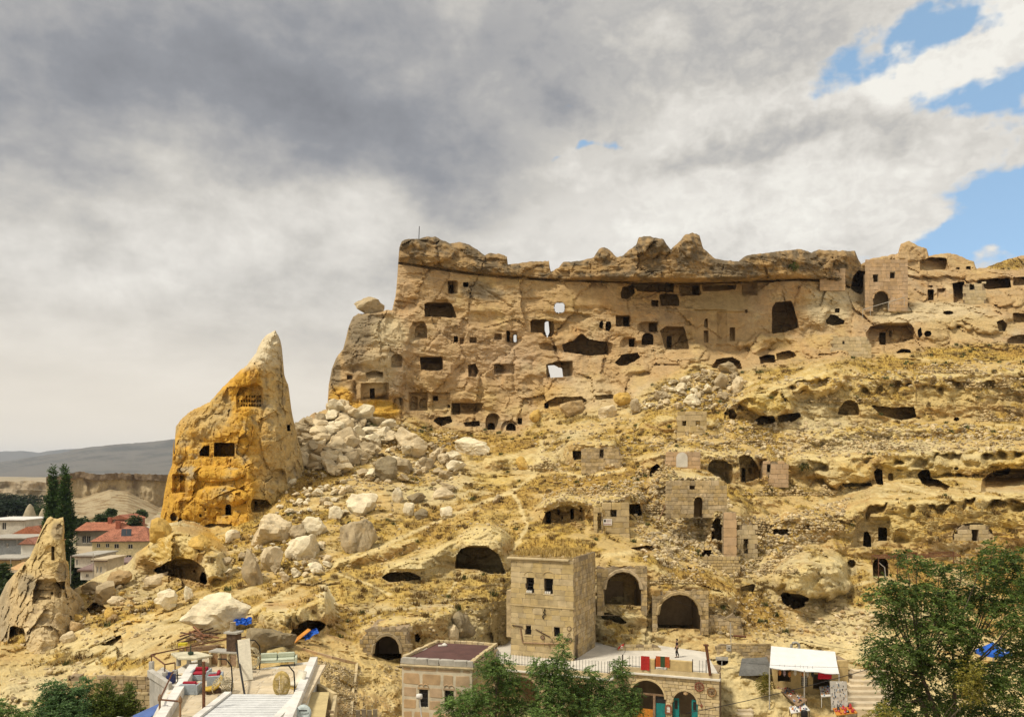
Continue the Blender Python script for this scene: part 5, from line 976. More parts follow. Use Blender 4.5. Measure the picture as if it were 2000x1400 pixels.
# tools and old farm pieces hung on the facade: things of their own
def hung(name, label, cat, pix, r=.05, m_=WOOD, closed=False, off=-.09):
    mb = MB(); mb.tube([MF @ Vector((*[x for x in (onp(MF, *p)[0], off, onp(MF, *p)[1])],)) for p in pix], r, 5); b = Vector(mb.V[0]); t_ = mb.build(name, m_); tag(t_, label, cat); return t_
hung('yoke_beam', 'long crooked wooden beam hung low on the tower front', 'beam', [(1017, 1226), (1020, 1245), (1022, 1254), (1045, 1255), (1070, 1256), (1092, 1256)], .07)
hung('wooden_pole', 'slanting dark pole between the lower tower windows', 'pole', [(1047, 1228), (1060, 1235), (1075, 1243)], .05, DARKW)
hung('wooden_hook', 'short bar with a hook left of the lower tower windows', 'tool', [(1001, 1220), (1010, 1221), (1021, 1223)], .045, DARKW)
hung('wooden_fork', 'two-pronged wooden fork hung under the lower right tower window', 'tool', [(1073, 1264), (1079, 1247), (1084, 1263)], .035)
hung('lamp_bracket', 'small dark wall lamp bracket above the lower tower windows', 'lamp', [(1065, 1188), (1062, 1196), (1066, 1198), (1060, 1203), (1062, 1208)], .05, BLACK)
hung('sickle', 'small curved sickle right of the lower right tower window', 'tool', [(1108, 1243), (1110, 1238), (1114, 1235)], .035, DARKW)
for i, (x, y, lb) in enumerate(((1060, 1244, 'round brown sieve left of the lower right tower window'), (1112, 1227, 'round grey sieve high beside the tower corner'), (1114, 1249, 'round brown sieve low beside the tower corner'))):
    u_, w_ = onp(MF, x, y); M2 = MF @ Matrix.Translation((u_, -.06, w_)) @ Matrix.Rotation(math.pi/2, 4, 'X')
    s_ = Thing('sieve', lb, 'sieve', MF @ Vector((u_, -.06, w_))); s_.part(MB().lathe([(.16, -.02), (.16, .02)], 14, M=M2), 'mesh_disc', STONED if i == 1 else WOOD); s_.part(MB().tube([M2 @ Vector((.19*math.cos(a), .19*math.sin(a), .0)) for a in np.linspace(0, 2*math.pi, 15)[:-1]], .03, 5, closed=True), 'hoop', DARKW)
# ------------------------------------------------------------------ arcade house with its roof terrace
A_ = atz(983, 1299, TZ); B_ = atz(1190, 1318, TZ); C_ = atz(1216, 1304, TZ); E_ = atz(1405, 1319, TZ)
G0 = .2; HA = TZ-G0
T = Thing('arcade_house', 'long low stone arcade house under the tower with a railed roof terrace', 'house', (B_.x, B_.y, G0))
def wallM(p, q): return frame((p.x, p.y, G0), q-p)
MA, MBw, MC = wallM(A_, B_), wallM(B_, C_), wallM(C_, E_); LA, LB, LC = ((B_-A_).length, (C_-B_).length, (E_-C_).length)
def archpx(M, x0, x1, ytop, pointed=0): (a, _), (c, _), (_, t_) = onp(M, x0, 1380), onp(M, x1, 1380), onp(M, (x0+x1)/2, ytop); return arch(a, c, .02, t_, 12, pointed)
hA = [archpx(MA, 984, 1056, 1319), archpx(MA, 1108, 1160, 1332)]; hC = [archpx(MC, 1229, 1300, 1326), archpx(MC, 1313, 1363, 1347)]
T.part(MB().panel(rect(0, LA, 0, HA-.45), hA, .5, MA), 'wing_wall', STONEP); T.part(MB().panel(rect(0, LB, 0, HA-.45), [], .4, MBw), 'return_wall', STONEP); T.part(MB().panel(rect(0, LC, 0, HA-.45), hC, .5, MC), 'facade_wall', MORT)
blocks(T, MC, .02, LC, 0, HA-.46, .48, .33, STONEP, hC, .05, .035, 11, 'cladding_stone', .45); blocks(T, MA, .02, LA, 0, HA-.46, .8, .45, STONEP, hA, .02, .02, 12)
for Mx, hs in ((MA, hA), (MC, hC)):
    for h in hs:
        T.part(MB().tube([Mx @ Vector((p[0], -.03, p[1])) for p in h[2:]], .11, 5), 'arch_ring', PINKST if Mx is MA else STONEP)
    T.part(MB().box(.5, (LA if Mx is MA else LC)-.1, 3.2, 3.4, -.1, HA-.5, Mx), 'back_room_wall', SHADE)
slab = [A_, B_, C_, E_, E_+Vector((1.0, 9, 0)), C_+Vector((0, 13, 0)), A_+Vector((-1.5, 10, 0))]
T.part(MB().prism([p[:2] for p in slab], TZ-.28, TZ), 'terrace_floor', mat('terrace_paving', (.60, .55, .46), .85, .08, 1.2, .15))
cor = MB()
for Mx, L in ((MA, LA), (MBw, LB), (MC, LC)): cor.box(-.1, L+.1, -.22, .45, HA-.448, HA-.285, Mx)
T.part(cor, 'cornice', WHITEPL, bevel=.02)
par = MB()
for Mx, L in ((MA, LA), (MBw, LB), (MC, LC)): par.box(0, L, -.02, .22, HA-.284, HA+.12, Mx)
T.part(par, 'parapet_base', STONEP)
u1, _ = onp(MC, 1303, 1300); u2_, _ = onp(MC, 1352, 1300); mb = MB(); mb.box(u1, u2_, -.021, .28, HA+.121, HA+1.02, MC); ua, _ = onp(MC, 1262, 1300); ub, _ = onp(MC, 1279, 1300); mb.box(ua, ub, -.021, .28, HA+.121, HA+.98, MC); T.part(mb, 'parapet_wall', STONE, bevel=.03)
T.part(MB().box(2, LC-.3, .52, 6, HA-.9, HA-.5, MC).box(.5, LA-.5, .52, 6, HA-.9, HA-.5, MA), 'ceiling', SHADE)
# door leaves, window frame in the arches
h = hC[1]; a, c = h[0][0], h[1][0]; t_ = h[7][1]
for s_, (x0, x1) in enumerate(((a+.03, a+.55), (c-.55, c-.03))):
    dl = T.part(MB().panel(rect(x0, x1, .03, t_*.72), [rect(x0+.12, x1-.12, 1.15, t_*.66)], .07, MC @ Matrix.Translation((0, .28, 0))), 'door', TEAL); T.part(MB().box(x0+.13, x1-.13, .31, .33, 1.16, t_*.655, MC), 'pane', GLASS, dl)
h = hC[0]; a, c = h[0][0], h[1][0]; mid_ = a+(c-a)*.68
T.part(MB().box(a+.1, c-.1, .2, .32, 2.15, 2.3, MC), 'lintel_beam', WOOD); T.part(MB().box(mid_-.1, mid_+.1, .2, .34, 0, 2.149, MC), 'post', WOOD)
dl = T.part(MB().box(mid_+.12, c-.08, .3, .38, .02, 1.5, MC), 'door', TEAL); T.part(MB().box(a+.25, mid_-.12, .3, .36, .02, .9, MC), 'counter_front', ORANGE)
T.part(MB().box(mid_+.14, c-.1, .33, .35, 1.51, 2.1, MC), 'pane', GLASS)
# railing: each stretch is a thing of its own, balusters are its parts
def railing(p, q, z, label, hgt=1.0, n=None, group='terrace railings'):
    p = Vector((p[0], p[1], z)); q = Vector((q[0], q[1], z)); L = (q-p).length; n = n or max(3, int(L/.28))
    R_ = Thing('railing', label, 'railing', p, group); R_.part(MB().tube([p+Vector((0, 0, hgt)), q+Vector((0, 0, hgt))], .032, 5), 'top_rail', BLACK); R_.part(MB().tube([p+Vector((0, 0, .1)), q+Vector((0, 0, .1))], .02, 4), 'bottom_rail', BLACK)
    me = None
    for i in range(n+1):
        c = p.lerp(q, i/n); big_ = i in (0, n)
        if big_: R_.part(MB().tube([c, c+Vector((0, 0, hgt+.05))], .035, 5), 'post', BLACK)
        else:
            if me is None: me = MB().tube([(0, 0, 0), (0, 0, hgt)], .016, 4).build('baluster', BLACK, R_.root).data; o = R_.root.children[-1]
            else: o = link('baluster', me, None, R_.root)
            o.location = c-R_.base
    return R_
ins = Vector((0, .12, 0)); z_ = TZ+.12
railing(A_+ins+Vector((.1, 0, 0)), B_+ins-Vector((.1, 0, 0)), z_, 'long black iron railing along the terrace in front of the tower')
railing(B_+ins+Vector((.05, .05, 0)), C_+ins, z_, 'short angled iron railing at the terrace corner'); pw = MC @ Vector((ua-.05, .1, 0)); railing(C_+ins+Vector((.05, 0, 0)), pw, z_, 'iron railing between the terrace corner and the red carpet')
pw1 = MC @ Vector((ub+.03, .1, 0)); pw2 = MC @ Vector((u1-.03, .1, 0)); railing(pw1, pw2, z_, 'short iron railing behind the orange and green carpet', .9)
pw1 = MC @ Vector((u2_+.03, .1, 0)); pw2 = MC @ Vector((onp(MC, 1379, 1300)[0], .1, 0)); railing(pw1, pw2, z_, 'white-backed iron railing by the leaning rusty post', 1.05)
railing(A_+Vector((-.3, .3, 0)), A_+Vector((-.8, 3.2, 0)), z_, 'iron railing at the left end of the terrace')
# carpets hung over the parapet
def drape(name, label, M, u0, u1, w0, w1, mats_, seed):
    T_ = Thing(name, label, 'carpet', M @ Vector(((u0+u1)/2, -.1, w0))); k = len(mats_)
    for j, m_ in enumerate(mats_):
        a, b = u0+(u1-u0)*j/k, u0+(u1-u0)*(j+1)/k; n = 6; vs = []; fs = []
        for i in range(n+1):
            for q in range(7):
                u = a+(b-a)*i/n; w = w1-(w1-w0)*q/6; vs.append(M @ Vector((u, -.09-.05*math.sin(u*9+seed+w)*(q/6), w)))
        for i in range(n):
            for q in range(6): fs.append((i*7+q, i*7+q+1, (i+1)*7+q+1, (i+1)*7+q))
        vs2 = [p+Vector((M[0][1], M[1][1], 0))*.03 for p in vs]; m2 = len(vs); mb = MB().add(vs+vs2, fs+[tuple(x+m2 for x in reversed(f)) for f in fs]); T_.part(mb, 'stripe', m_, smooth=True)
    return T_
drape('carpet', 'crumpled red carpet hung over the terrace railing', MC, *opx(MC, 1252, 1281, 1269, 1307), [RED, RED], 1); drape('carpet', 'orange and green striped carpet hung over the terrace railing', MC, *opx(MC, 1281, 1282, 1308, 1301), [mat('orange_cloth', (.44, .085, .02), .85, .1, 8, .2), GREENC, mat('orange_cloth', (.44, .085, .02))], 2)
# cart wheels, frame and shovel on the facade
def wheel(label, x, y, rp, m_):
    u_, w_ = onp(MC, x, y); r = rp*70/F; M2 = MC @ Matrix.Translation((u_, -.12, w_)) @ Matrix.Rotation(math.pi/2, 4, 'X'); T_ = Thing('cart_wheel', label, 'wheel', MC @ Vector((u_, -.12, w_)), 'cart wheels on the facade')
    T_.part(MB().tube([M2 @ Vector((r*math.cos(a), r*math.sin(a), 0)) for a in np.linspace(0, 2*math.pi, 21)[:-1]], .055, 5, closed=True), 'rim', m_); T_.part(MB().lathe([(.07, -.06), (.07, .06)], 8, M=M2), 'hub', DARKW)
    for k in range(10): a = 2*math.pi*k/10; T_.part(MB().tube([M2 @ Vector((.06*math.cos(a), .06*math.sin(a), 0)), M2 @ Vector((r*math.cos(a), r*math.sin(a), 0))], .02, 4), 'spoke', m_)
wheel('reddish wooden cart wheel above the round-arched doorway', 1366, 1340, 8.0, mat('red_wood', (.26, .09, .05), .8, .2, 6, .2)); wheel('pale weathered cart wheel lower right on the stone facade', 1390, 1350, 8.0, WOOD)
fr = Thing('wall_mirror', 'reddish arched picture frame left of the round-arched doorway', 'frame', MC @ Vector((onp(MC, 1305, 1390)[0], -.1, .3))); q = opx(MC, 1299, 1375, 1312, 1392); fr.part(MB().panel(arch(q[0], q[1], q[2], q[3]), [arch(q[0]+.13, q[1]-.13, q[2]+.12, q[3]-.14)], .06, MC @ Matrix.Translation((0, -.12, 0))), 'frame', mat('red_wood', (.26, .09, .05))); fr.part(MB().box(q[0]+.13, q[1]-.13, -.07, -.05, q[2]+.1, q[3]-.15, MC), 'mirror', WHITEP)
sv = Thing('wooden_shovel', 'reddish wooden shovel right of the round-arched doorway', 'tool', MC @ Vector((onp(MC, 1370, 1375)[0], -.1, .8))); p0_, p1_ = onp(MC, 1366, 1362), onp(MC, 1370, 1377); sv.part(MB().tube([MC @ Vector((p0_[0], -.1, p0_[1])), MC @ Vector((p1_[0], -.1, p1_[1]))], .03, 5), 'handle', WOOD); sv.part(MB().lathe([(.02, -.18), (.13, 0), (.02, .2)], 8, M=MC @ Matrix.Translation((p1_[0], -.1, p1_[1])) @ Matrix.Diagonal((1, .3, 1, 1))), 'blade', mat('red_wood', (.26, .09, .05)))
lt = MB(); u_, w_ = onp(MC, 1339, 1353); lt.lathe([(.02, -.2), (.2, -.12), (.22, .05), (.05, .16)], 10, M=MC @ Matrix.Translation((u_, .1, w_))); tag(lt.build('lantern', mat('pale_wicker', (.55, .38, .2), .7)), 'round pale wicker lantern hanging in the teal doorway', 'lantern')
# rusty leaning post, flag
p = atz(1387, 1318, TZ); mb = MB(); mb.tube([p, p+Vector((-.35, 0, 2.55))], .13, 7); mb.box(p.x-.55, p.x-.15, p.y-.15, p.y+.15, p.z+2.5, p.z+2.62); tag(mb.build('rusty_post', RUST), 'leaning rusty steel post at the right end of the terrace', 'post')
fT = Thing('flag', 'small red flag with a white crescent on a bent pole at the terrace corner', 'flag', C_); p = C_+Vector((0, .1, 0)); fT.part(MB().tube([p+Vector((0, 0, 1)), p+Vector((.25, 0, 1.5)), p+Vector((.2, 0, 2.2))], .02, 5), 'pole', BLACK)
vs = []; n = 6
for i in range(n+1):
    for j in range(4): vs.append(p+Vector((.2-.55*i/n-.1*j/3, -.05*math.sin(i*1.4), 2.2-.35*i/n-.28*j/3)))
fT.part(MB().add(vs, [(i*4+j, i*4+j+1, (i+1)*4+j+1, (i+1)*4+j) for i in range(n) for j in range(3)]), 'cloth', RED); fT.part(MB().tube([p+Vector((-.06+.09*math.cos(a), -.09, 1.85+.09*math.sin(a))) for a in np.linspace(.8, 5.5, 9)], .03, 4), 'crescent', WHITEP)
# ------------------------------------------------------------------ house with the brown flat roof
RZ = 8.1
pF, pG, pH, pI = atz(785, 1284, RZ), atz(922, 1291, RZ), atz(969, 1256, RZ), atz(856, 1250, RZ); G1 = .6
T = Thing('brown_roof_house', 'square house of pink and cream stone panels with a flat brown roof', 'house', (pF.x, pF.y, G1)); M1 = frame((pF.x, pF.y, G1), pG-pF); M2_ = frame((pG.x, pG.y, G1), pH-pG); L1 = (pG-pF).length; L2 = (pH-pG).length; H1 = RZ-G1
wn = [opx(M1, 818, 1346, 836, 1381), opx(M1, 868, 1348, 886, 1381)]
T.part(MB().panel(rect(0, L1, 0, H1-.5), [rect(*q) for q in wn], .5, M1), 'front_wall', PLAST); T.part(MB().panel(rect(.5, L2, 0, H1-.5), [], .4, M2_), 'side_wall', PLAST); T.part(MB().box(0, .4, .501, L2, 0, H1-.5, M1).box(.401, L1-.4, L2-.4, L2-.01, 0, H1-.5, M1), 'rear_wall', WHITEPL)
T.part(MB().box(.41, L1-.45, .51, L2-.45, H1-.9, H1-.6, M1), 'ceiling', SHADE)
blocks(T, M1, .05, L1-.05, 0, H1-.56, 1.45, .95, PINKST, [rect(q[0]-.12, q[1]+.12, q[2]-.1, q[3]+.1) for q in wn], .02, .22, 21, 'stone_panel', .4); blocks(T, M2_, .1, L2-.1, 0, H1-.56, .9, .6, STONE, [], .03, .06, 22, 'stone_panel', .35)
T.part(MB().box(-.12, L1+.12, -.14, .5, H1-.56, H1-.46, M1).box(-.01, L2+.1, -.12, .4, H1-.561, H1-.461, M2_), 'cornice', STONEP)
for k in range(34): T.part(MB().box(.05+k*L1/34, .05+k*L1/34+.1, -.10, .02, H1-.66, H1-.562, M1), 'dentil', STONEP)
blocks(T, M1, -.1, L1+.1, H1-.459, H1+.02, 1.0, .48, CONC, [], .06, .03, 23, 'parapet_stone', .2, dep=.4)
T.part(MB().prism([p[:2] for p in (pF+Vector((.25, .4, 0)), pG+Vector((-.1, .4, 0)), pH+Vector((-.15, -.1, 0)), pI+Vector((.1, -.1, 0)))], RZ-.45, RZ-.16), 'roof_sheet', BROOF)
def ridge(p, q, z, nm='roof_edge_stone', n=None):
    L = (q-p).length; n = n or int(L/.45)
    for i in range(n):
        c = p.lerp(q, (i+.5)/n); o = bpy.data.objects.new(nm, blkmesh(STONEP, random.randrange(4))); COL.objects.link(o); o.parent = T.root; a = math.atan2((q-p).y, (q-p).x)
        o.matrix_basis = Matrix.Translation(Vector((c.x, c.y, z))-T.base) @ Matrix.Rotation(a+random.uniform(-.1, .1), 4, 'Z') @ Matrix.Diagonal((L/n*.96, random.uniform(.22, .36), random.uniform(.16, .3), 1))
ridge(pG, pH, RZ-.05); ridge(pH, pI, RZ-.08); ridge(pI, pF+Vector((.1, .6, 0)), RZ-.06)
for q in wn:
    grille(T, M1, *q, 2, 3); T.part(MB().box(q[0]-.1, q[1]+.1, -.03, .05, q[3]+.005, q[3]+.14, M1), 'lintel', PINKST)
    for k in (.25, .75): c = q[0]+(q[1]-q[0])*k; T.part(MB().tube([M1 @ Vector((c+.2*math.cos(a), -.03, q[3]+.2+.2*math.sin(a))) for a in np.linspace(0, math.pi, 7)], .035, 4), 'relief_arch', PINKST)
    T.part(MB().box(q[0], q[1], .3, .34, q[2], q[3], M1), 'pane', GLASS)
p = atz(868, 1261, RZ-.16); tag(MB().lathe([(.2, 0), (.24, .1), (.05, .25)], 7, p).box(p.x-.5, p.x-.2, p.y-.1, p.y+.1, p.z, p.z+.08).build('roof_lump', WHITEPL), 'white crumpled bundle lying on the brown flat roof', 'bundle')
# street lamp in front
p = at(828, 1440, 54); T = Thing('street_lamp', 'white street lamp with a glossy globe in front of the pink stone house', 'street lamp', p); top = at(819, 1362, 54); T.part(MB().tube([p, top], .05, 6), 'pole', WHITEP); T.part(MB().lathe([(.05, -.12), (.2, -.1), (.22, .05), (.2, .18), (.05, .22)], 12, top+Vector((0, 0, .05))), 'lamp_head', WHITEP, smooth=True)
# wooden pallet boards at the bottom edge
for i, x in enumerate((700, 711, 722, 733)):
    p = at(x, 1402, 57); o = MB().box(-.16, .16, 0, .05, -.4, 1.0).build('plank', mat('grey_plank', (.33, .28, .2), .85, .15, 5, .3)); o.location = p+Vector((0, 0, -.35+.05*(i % 2))); o.rotation_euler = (.2, 0, .03*i); tag(o, ('first', 'second', 'third', 'fourth')[i]+' grey plank from the left leaning on the bank below the pointed arch', 'plank', 'leaning planks')
# ================================================================== ground, village, far country
gm = bpy.data.materials.new('valley_ground'); gm.use_nodes = True; q = NT(gm.node_tree); bs = gm.node_tree.nodes['Principled BSDF']; geo = q.n('ShaderNodeNewGeometry').outputs['Position']
st = q.v('MULTIPLY', geo, (.35, 1.0, 1.0)); f1_ = q.noise(st, .006, 3, .5); f2_ = q.noise(geo, .05, 4, .6)
fc = q.ramp(f1_, [(.3, (.36, .27, .16)), (.45, (.42, .33, .20)), (.52, (.20, .19, .075)), (.58, (.40, .30, .17)), (.7, (.45, .36, .23))], 'CONSTANT'); fc = q.mix(q.sstep(f2_, .5, .75), fc, (.16, .15, .07)); q.put(bs.inputs['Base Color'], fc); bs.inputs['Roughness'].default_value = 1
n = 60; xs = np.sign(np.linspace(-1, 1, n))*np.abs(np.linspace(-1, 1, n))**3*9000; ys = np.concatenate([np.linspace(-60, 400, 20), np.linspace(450, 9000, 40)]); XX, YY = np.meshgrid(xs, ys)
ZZ = -.4+0*XX; V = np.stack([XX, YY, ZZ], -1).reshape(-1, 3); ii = np.arange(XX.size).reshape(XX.shape); fq = np.stack([ii[:-1, :-1], ii[:-1, 1:], ii[1:, 1:], ii[1:, :-1]], -1).reshape(-1, 4)
tag(link('ground', mesh_np('ground', V, fq), gm), kind='structure')
def ridge_relief(name, sky, bot, d0, d1, c1, c2, nscale, namp, dx=6, rows=60, px0=-700, px1=2700, caves=None, colfn=None, warp=1.0, kind='structure'):
    R_ = Relief(px0, px1, dx, rows, sky, bot, warp=warp); R_.smooth = True; t_ = (R_.PY-R_.ys)/np.maximum(ip(bot)(R_.xs)-R_.ys, 1); R_.D = d1+(d0-d1)*t_; P0_ = R_.pos(); a = fbm(P0_, nscale, 5, 3.0, ridged=True); b = fbm(P0_, nscale*.35, 4, 8.0)
    R_.D = R_.D*(1+namp*a+namp*.5*b); R_.P = R_.pos(); c = mixc(np.zeros(R_.P.shape)+np.array(c1), sst(b+.5*a, -.1, .4), c2)
    if colfn: c = colfn(R_, c, a, b)
    R_.col = np.clip(c, .02, .8); R_.cmask = 0; o = R_.build(lambda fx, fy: np.zeros(fx.shape, int), {0: name}, {0: rock_mat('far_land', 0.0, .1, fine=.05)}, {0: None}, back=(30, 200), drop=(-2, -60)); tag(o[0], kind=kind); return R_
ridge_relief('hills', [(-700, 896), (-300, 890), (0, 882), (40, 880), (75, 884), (100, 880), (125, 877), (300, 874), (600, 878), (1200, 880), (2700, 880)], [(-700, 935), (2700, 935)], 5200, 7800, (.13, .125, .11), (.17, .155, .13), 900, .02, 8, 30)
ridge_relief('hills', [(-700, 925), (-200, 915), (0, 902), (60, 893), (120, 884), (165, 874), (195, 871), (215, 869), (250, 866), (300, 862), (340, 857), (420, 852), (700, 862), (1300, 870), (2700, 890)], [(-700, 958), (2700, 955)], 2000, 4600, (.10, .095, .08), (.16, .145, .12), 420, .02, 5, 50)
def mesacol(R_, c, a, b):
    cb = ip([(100, 968), (160, 972), (215, 955), (250, 960), (280, 975), (310, 990), (440, 995)])(R_.PX); up = 1-sst(R_.PY, cb-4, cb+4); c = mixc(c, up, (.46, .36, .21)); c = mixc(c, up*sst(b, 0, .3)*.7, (.29, .22, .14)); c = mixc(c, (1-sst(R_.PY, R_.ys+11, R_.ys+15)), (.20, .145, .09)); return mixc(c, (1-up)*sst(a+b, .2, .6)*.5, (.50, .42, .27))
m_ = Relief(90, 470, 1.5, 130, [(90, 932), (140, 924), (150, 922), (165, 920), (172, 924), (190, 926), (240, 924), (300, 926), (470, 930)], [(90, 1012), (470, 1065)], warp=2.0)
cb = ip([(90, 968), (160, 972), (215, 955), (250, 960), (280, 975), (310, 990), (470, 995)])(m_.PX); yb_ = ip([(90, 1012), (470, 1065)])(m_.PX); m_.D = np.where(m_.PY < cb, 470, 470-(m_.PY-cb)/(yb_-cb)*180)-3*(m_.PY < m_.ys+13)
m_.smooth = True; Pm = m_.pos(); a = fbm(Pm, 12, 4, 3.0, (1, 1, .35), ridged=True); b = fbm(Pm, 9, 4, 8.0); m_.D += 4*a+3*b; m_.cmask = 0; m_.P = m_.pos(); m_.col = np.clip(mesacol(m_, mixc(np.zeros(m_.P.shape)+np.array((.24, .165, .08)), sst(b, -.1, .3), (.31, .22, .11)), a, b), .02, .8)
o = m_.build(lambda fx, fy: np.zeros(fx.shape, int), {0: 'mesa'}, {0: rock_mat('mesa_rock', .6, .5)}, {0: None}, back=(10, 60), drop=(-.5, -3)); tag(o[0], kind='structure')
# low pale ledges in the plain
for nm, pts, D in (('ledge', [(-120, 950), (-20, 941), (60, 939), (100, 943), (150, 950)], 760), ('ledge', [(-120, 962), (0, 955), (80, 957), (150, 965)], 620)):
    R_ = Relief(-120, 150, 3, 14, pts, [(-120, pts[0][1]+16), (150, pts[0][1]+16)], warp=1.5); R_.D = D+0*R_.PX; P_ = R_.pos(); a = fbm(P_, 14, 3, 4.0); R_.D += 8*a; R_.P = R_.pos(); R_.cmask = 0; R_.col = mixc(np.zeros(R_.P.shape)+np.array((.40, .32, .21)), sst(a, 0, .3), (.24, .20, .13)); o = R_.build(lambda fx, fy: np.zeros(fx.shape, int), {0: nm}, {0: rock_mat('mesa_rock')}, {0: None}, back=(15, 120), drop=(0, -8)); tag(o[0], kind='structure')
# ------------------------------------------------------------------ vegetation
def leaf_mat(name, tr=.3):
    if name in _mats: return _mats[name]
    m_ = bpy.data.materials.new(name); m_.use_nodes = True; q = NT(m_.node_tree); tr_ = m_.node_tree; a_ = q.n('ShaderNodeAttribute'); a_.attribute_name = 'Col'
    d_ = q.n('ShaderNodeBsdfPrincipled'); t_ = q.n('ShaderNodeBsdfTranslucent'); x = q.n('ShaderNodeMixShader'); x.inputs[0].default_value = tr
    q.put(d_.inputs['Base Color'], a_.outputs['Color']); d_.inputs['Roughness'].default_value = .6; d_.inputs['Specular IOR Level'].default_value = .25; q.put(t_.inputs[0], q.v('MULTIPLY', a_.outputs['Color'], (1.1, 1.25, .6)))
    tr_.links.new(d_.outputs[0], x.inputs[1]); tr_.links.new(t_.outputs[0], x.inputs[2]); tr_.links.new(x.outputs[0], tr_.nodes['Material Output'].inputs[0]); _mats[name] = m_; return m_
LEAF = leaf_mat('leaf')
def sprays(cl, nper, L, m_, ll, lw, cols, seed, droop=.35, shell=.6, upb=.0):
    """compound leaves in clumps: cl rows (x,y,z,rx,ry,rz)"""
    r_ = np.random.default_rng(seed); cl = np.array(cl, float); vol = cl[:, 3]*cl[:, 5]; cnt = np.maximum(3, (nper*vol/vol.sum())).astype(int); ids = np.repeat(np.arange(len(cl)), cnt); n = len(ids)
    dv = r_.normal(size=(n, 3)); dv /= np.linalg.norm(dv, axis=1)[:, None]; rad = shell+(1.05-shell)*r_.random(n)**.6; rad = np.where(r_.random(n) < .25, r_.random(n)*.7, rad)
    wob = 1+.35*fbm(dv*1.0+ids[:, None]*3.1, .7, 2, 2.0); o = cl[ids, :3]+dv*cl[ids, 3:6]*(rad*wob)[:, None]
    ax = dv*np.array((1, 1, .5))+r_.normal(size=(n, 3))*.5+np.array((0, 0, upb)); ax /= np.linalg.norm(ax, axis=1)[:, None]; up = np.array((0, 0, 1.0)); sd = np.cross(ax, up); sd /= np.maximum(np.linalg.norm(sd, axis=1), 1e-3)[:, None]
    Ls = L*r_.uniform(.6, 1.2, n); V = []; tj = np.linspace(.1, 1, m_); light = cols[0]+(cols[1]-cols[0])*r_.random((n, 1)); light *= (1+.35*fbm(cl[ids, :3]*1.0, 1.5, 2, 5.0))[:, None]; CCs = []
    for j, t_ in enumerate(tj):
        p = o+ax*(Ls*t_)[:, None]; p[:, 2] -= droop*Ls*t_*t_; s_ = 1 if j % 2 else -1; dr = sd*s_*.9+ax*.55+r_.normal(size=(n, 3))*.25; dr[:, 2] -= droop*.6; dr /= np.linalg.norm(dr, axis=1)[:, None]
        wv = np.cross(dr, r_.normal(size=(n, 3))*.6+up); wv /= np.maximum(np.linalg.norm(wv, axis=1), 1e-3)[:, None]; l = ll*r_.uniform(.7, 1.2, n)[:, None]; V.append(np.stack([p, p+dr*l*.5+wv*lw, p+dr*l, p+dr*l*.5-wv*lw], 1)); CCs.append(np.repeat((light*r_.uniform(.75, 1.2, (n, 1)))[:, None], 4, 1))
    V = np.concatenate(V).reshape(-1, 3); CCs = np.concatenate(CCs).reshape(-1, 3); return V, np.arange(len(V)).reshape(-1, 4), np.clip(CCs, .004, .6)
def tree(name, label, cat, base, clumps_px, D, nspray, L, m_leaf, ll, lw, cols, seed, group=None, trunk_r=.16, droop=.35, dscale=.8, barkm=None, limbs=True, trunk_px=None, shell=.6, upb=0.0):
    cl = []; rr = random.Random(seed)
    for (x, y, rx, *ry) in clumps_px:
        ry = ry[0] if ry else rx; k = D/F; dy = rr.uniform(-1, 1)*rx*k*dscale; p = at(x, y, D+dy); cl.append((p.x, p.y, p.z, rx*k, rx*k*.9, ry*k))
    T = Thing(name, label, cat, base, group); V, f, c = sprays(cl, nspray, L, m_leaf, ll, lw, cols, seed, droop, shell, upb); o = link('crown', mesh_np('crown', V, f, c, smooth=False), LEAF, T.root, -T.base)
    bk = barkm or mat('bark', (.11, .085, .06), .9, .25, 6, .5); mb = MB(); b = Vector(base); top = max(cl, key=lambda q_: q_[2]); mid_ = Vector((b.x*.5+np.mean([q_[0] for q_ in cl])*.5, b.y, (b.z+min(q_[2] for q_ in cl))*.5+.2)); mb.tube([b, b.lerp(mid_, .5)+Vector((.1, 0, 0)), mid_], trunk_r, 7, trunk_r*.7); T.part(mb, 'trunk', bk)
    if limbs:
        mb = MB()
        hubs = []
        for hi in range(5):
            q_ = cl[(hi*7) % len(cl)]; h_ = mid_.lerp(Vector(q_[:3]), .55)+Vector((rr.uniform(-.3, .3), rr.uniform(-.4, .4), -.1)); hubs.append(h_); mb.tube([mid_, mid_.lerp(h_, .5)+Vector((rr.uniform(-.25, .25), rr.uniform(-.25, .25), .15)), h_], trunk_r*.6, 6, trunk_r*.35)
        for q_ in cl:
            e = Vector(q_[:3]); h_ = min(hubs, key=lambda p_: (p_-e).length); m2 = h_.lerp(e, .5)+Vector((rr.uniform(-.3, .3), rr.uniform(-.3, .3), -.15)); mb.tube([h_, m2, e], trunk_r*.25, 5, .015)
        T.part(mb, 'limbs', bk)
    return T
G1_ = np.array((.038, .062, .013)); G2_ = np.array((.155, .22, .05))
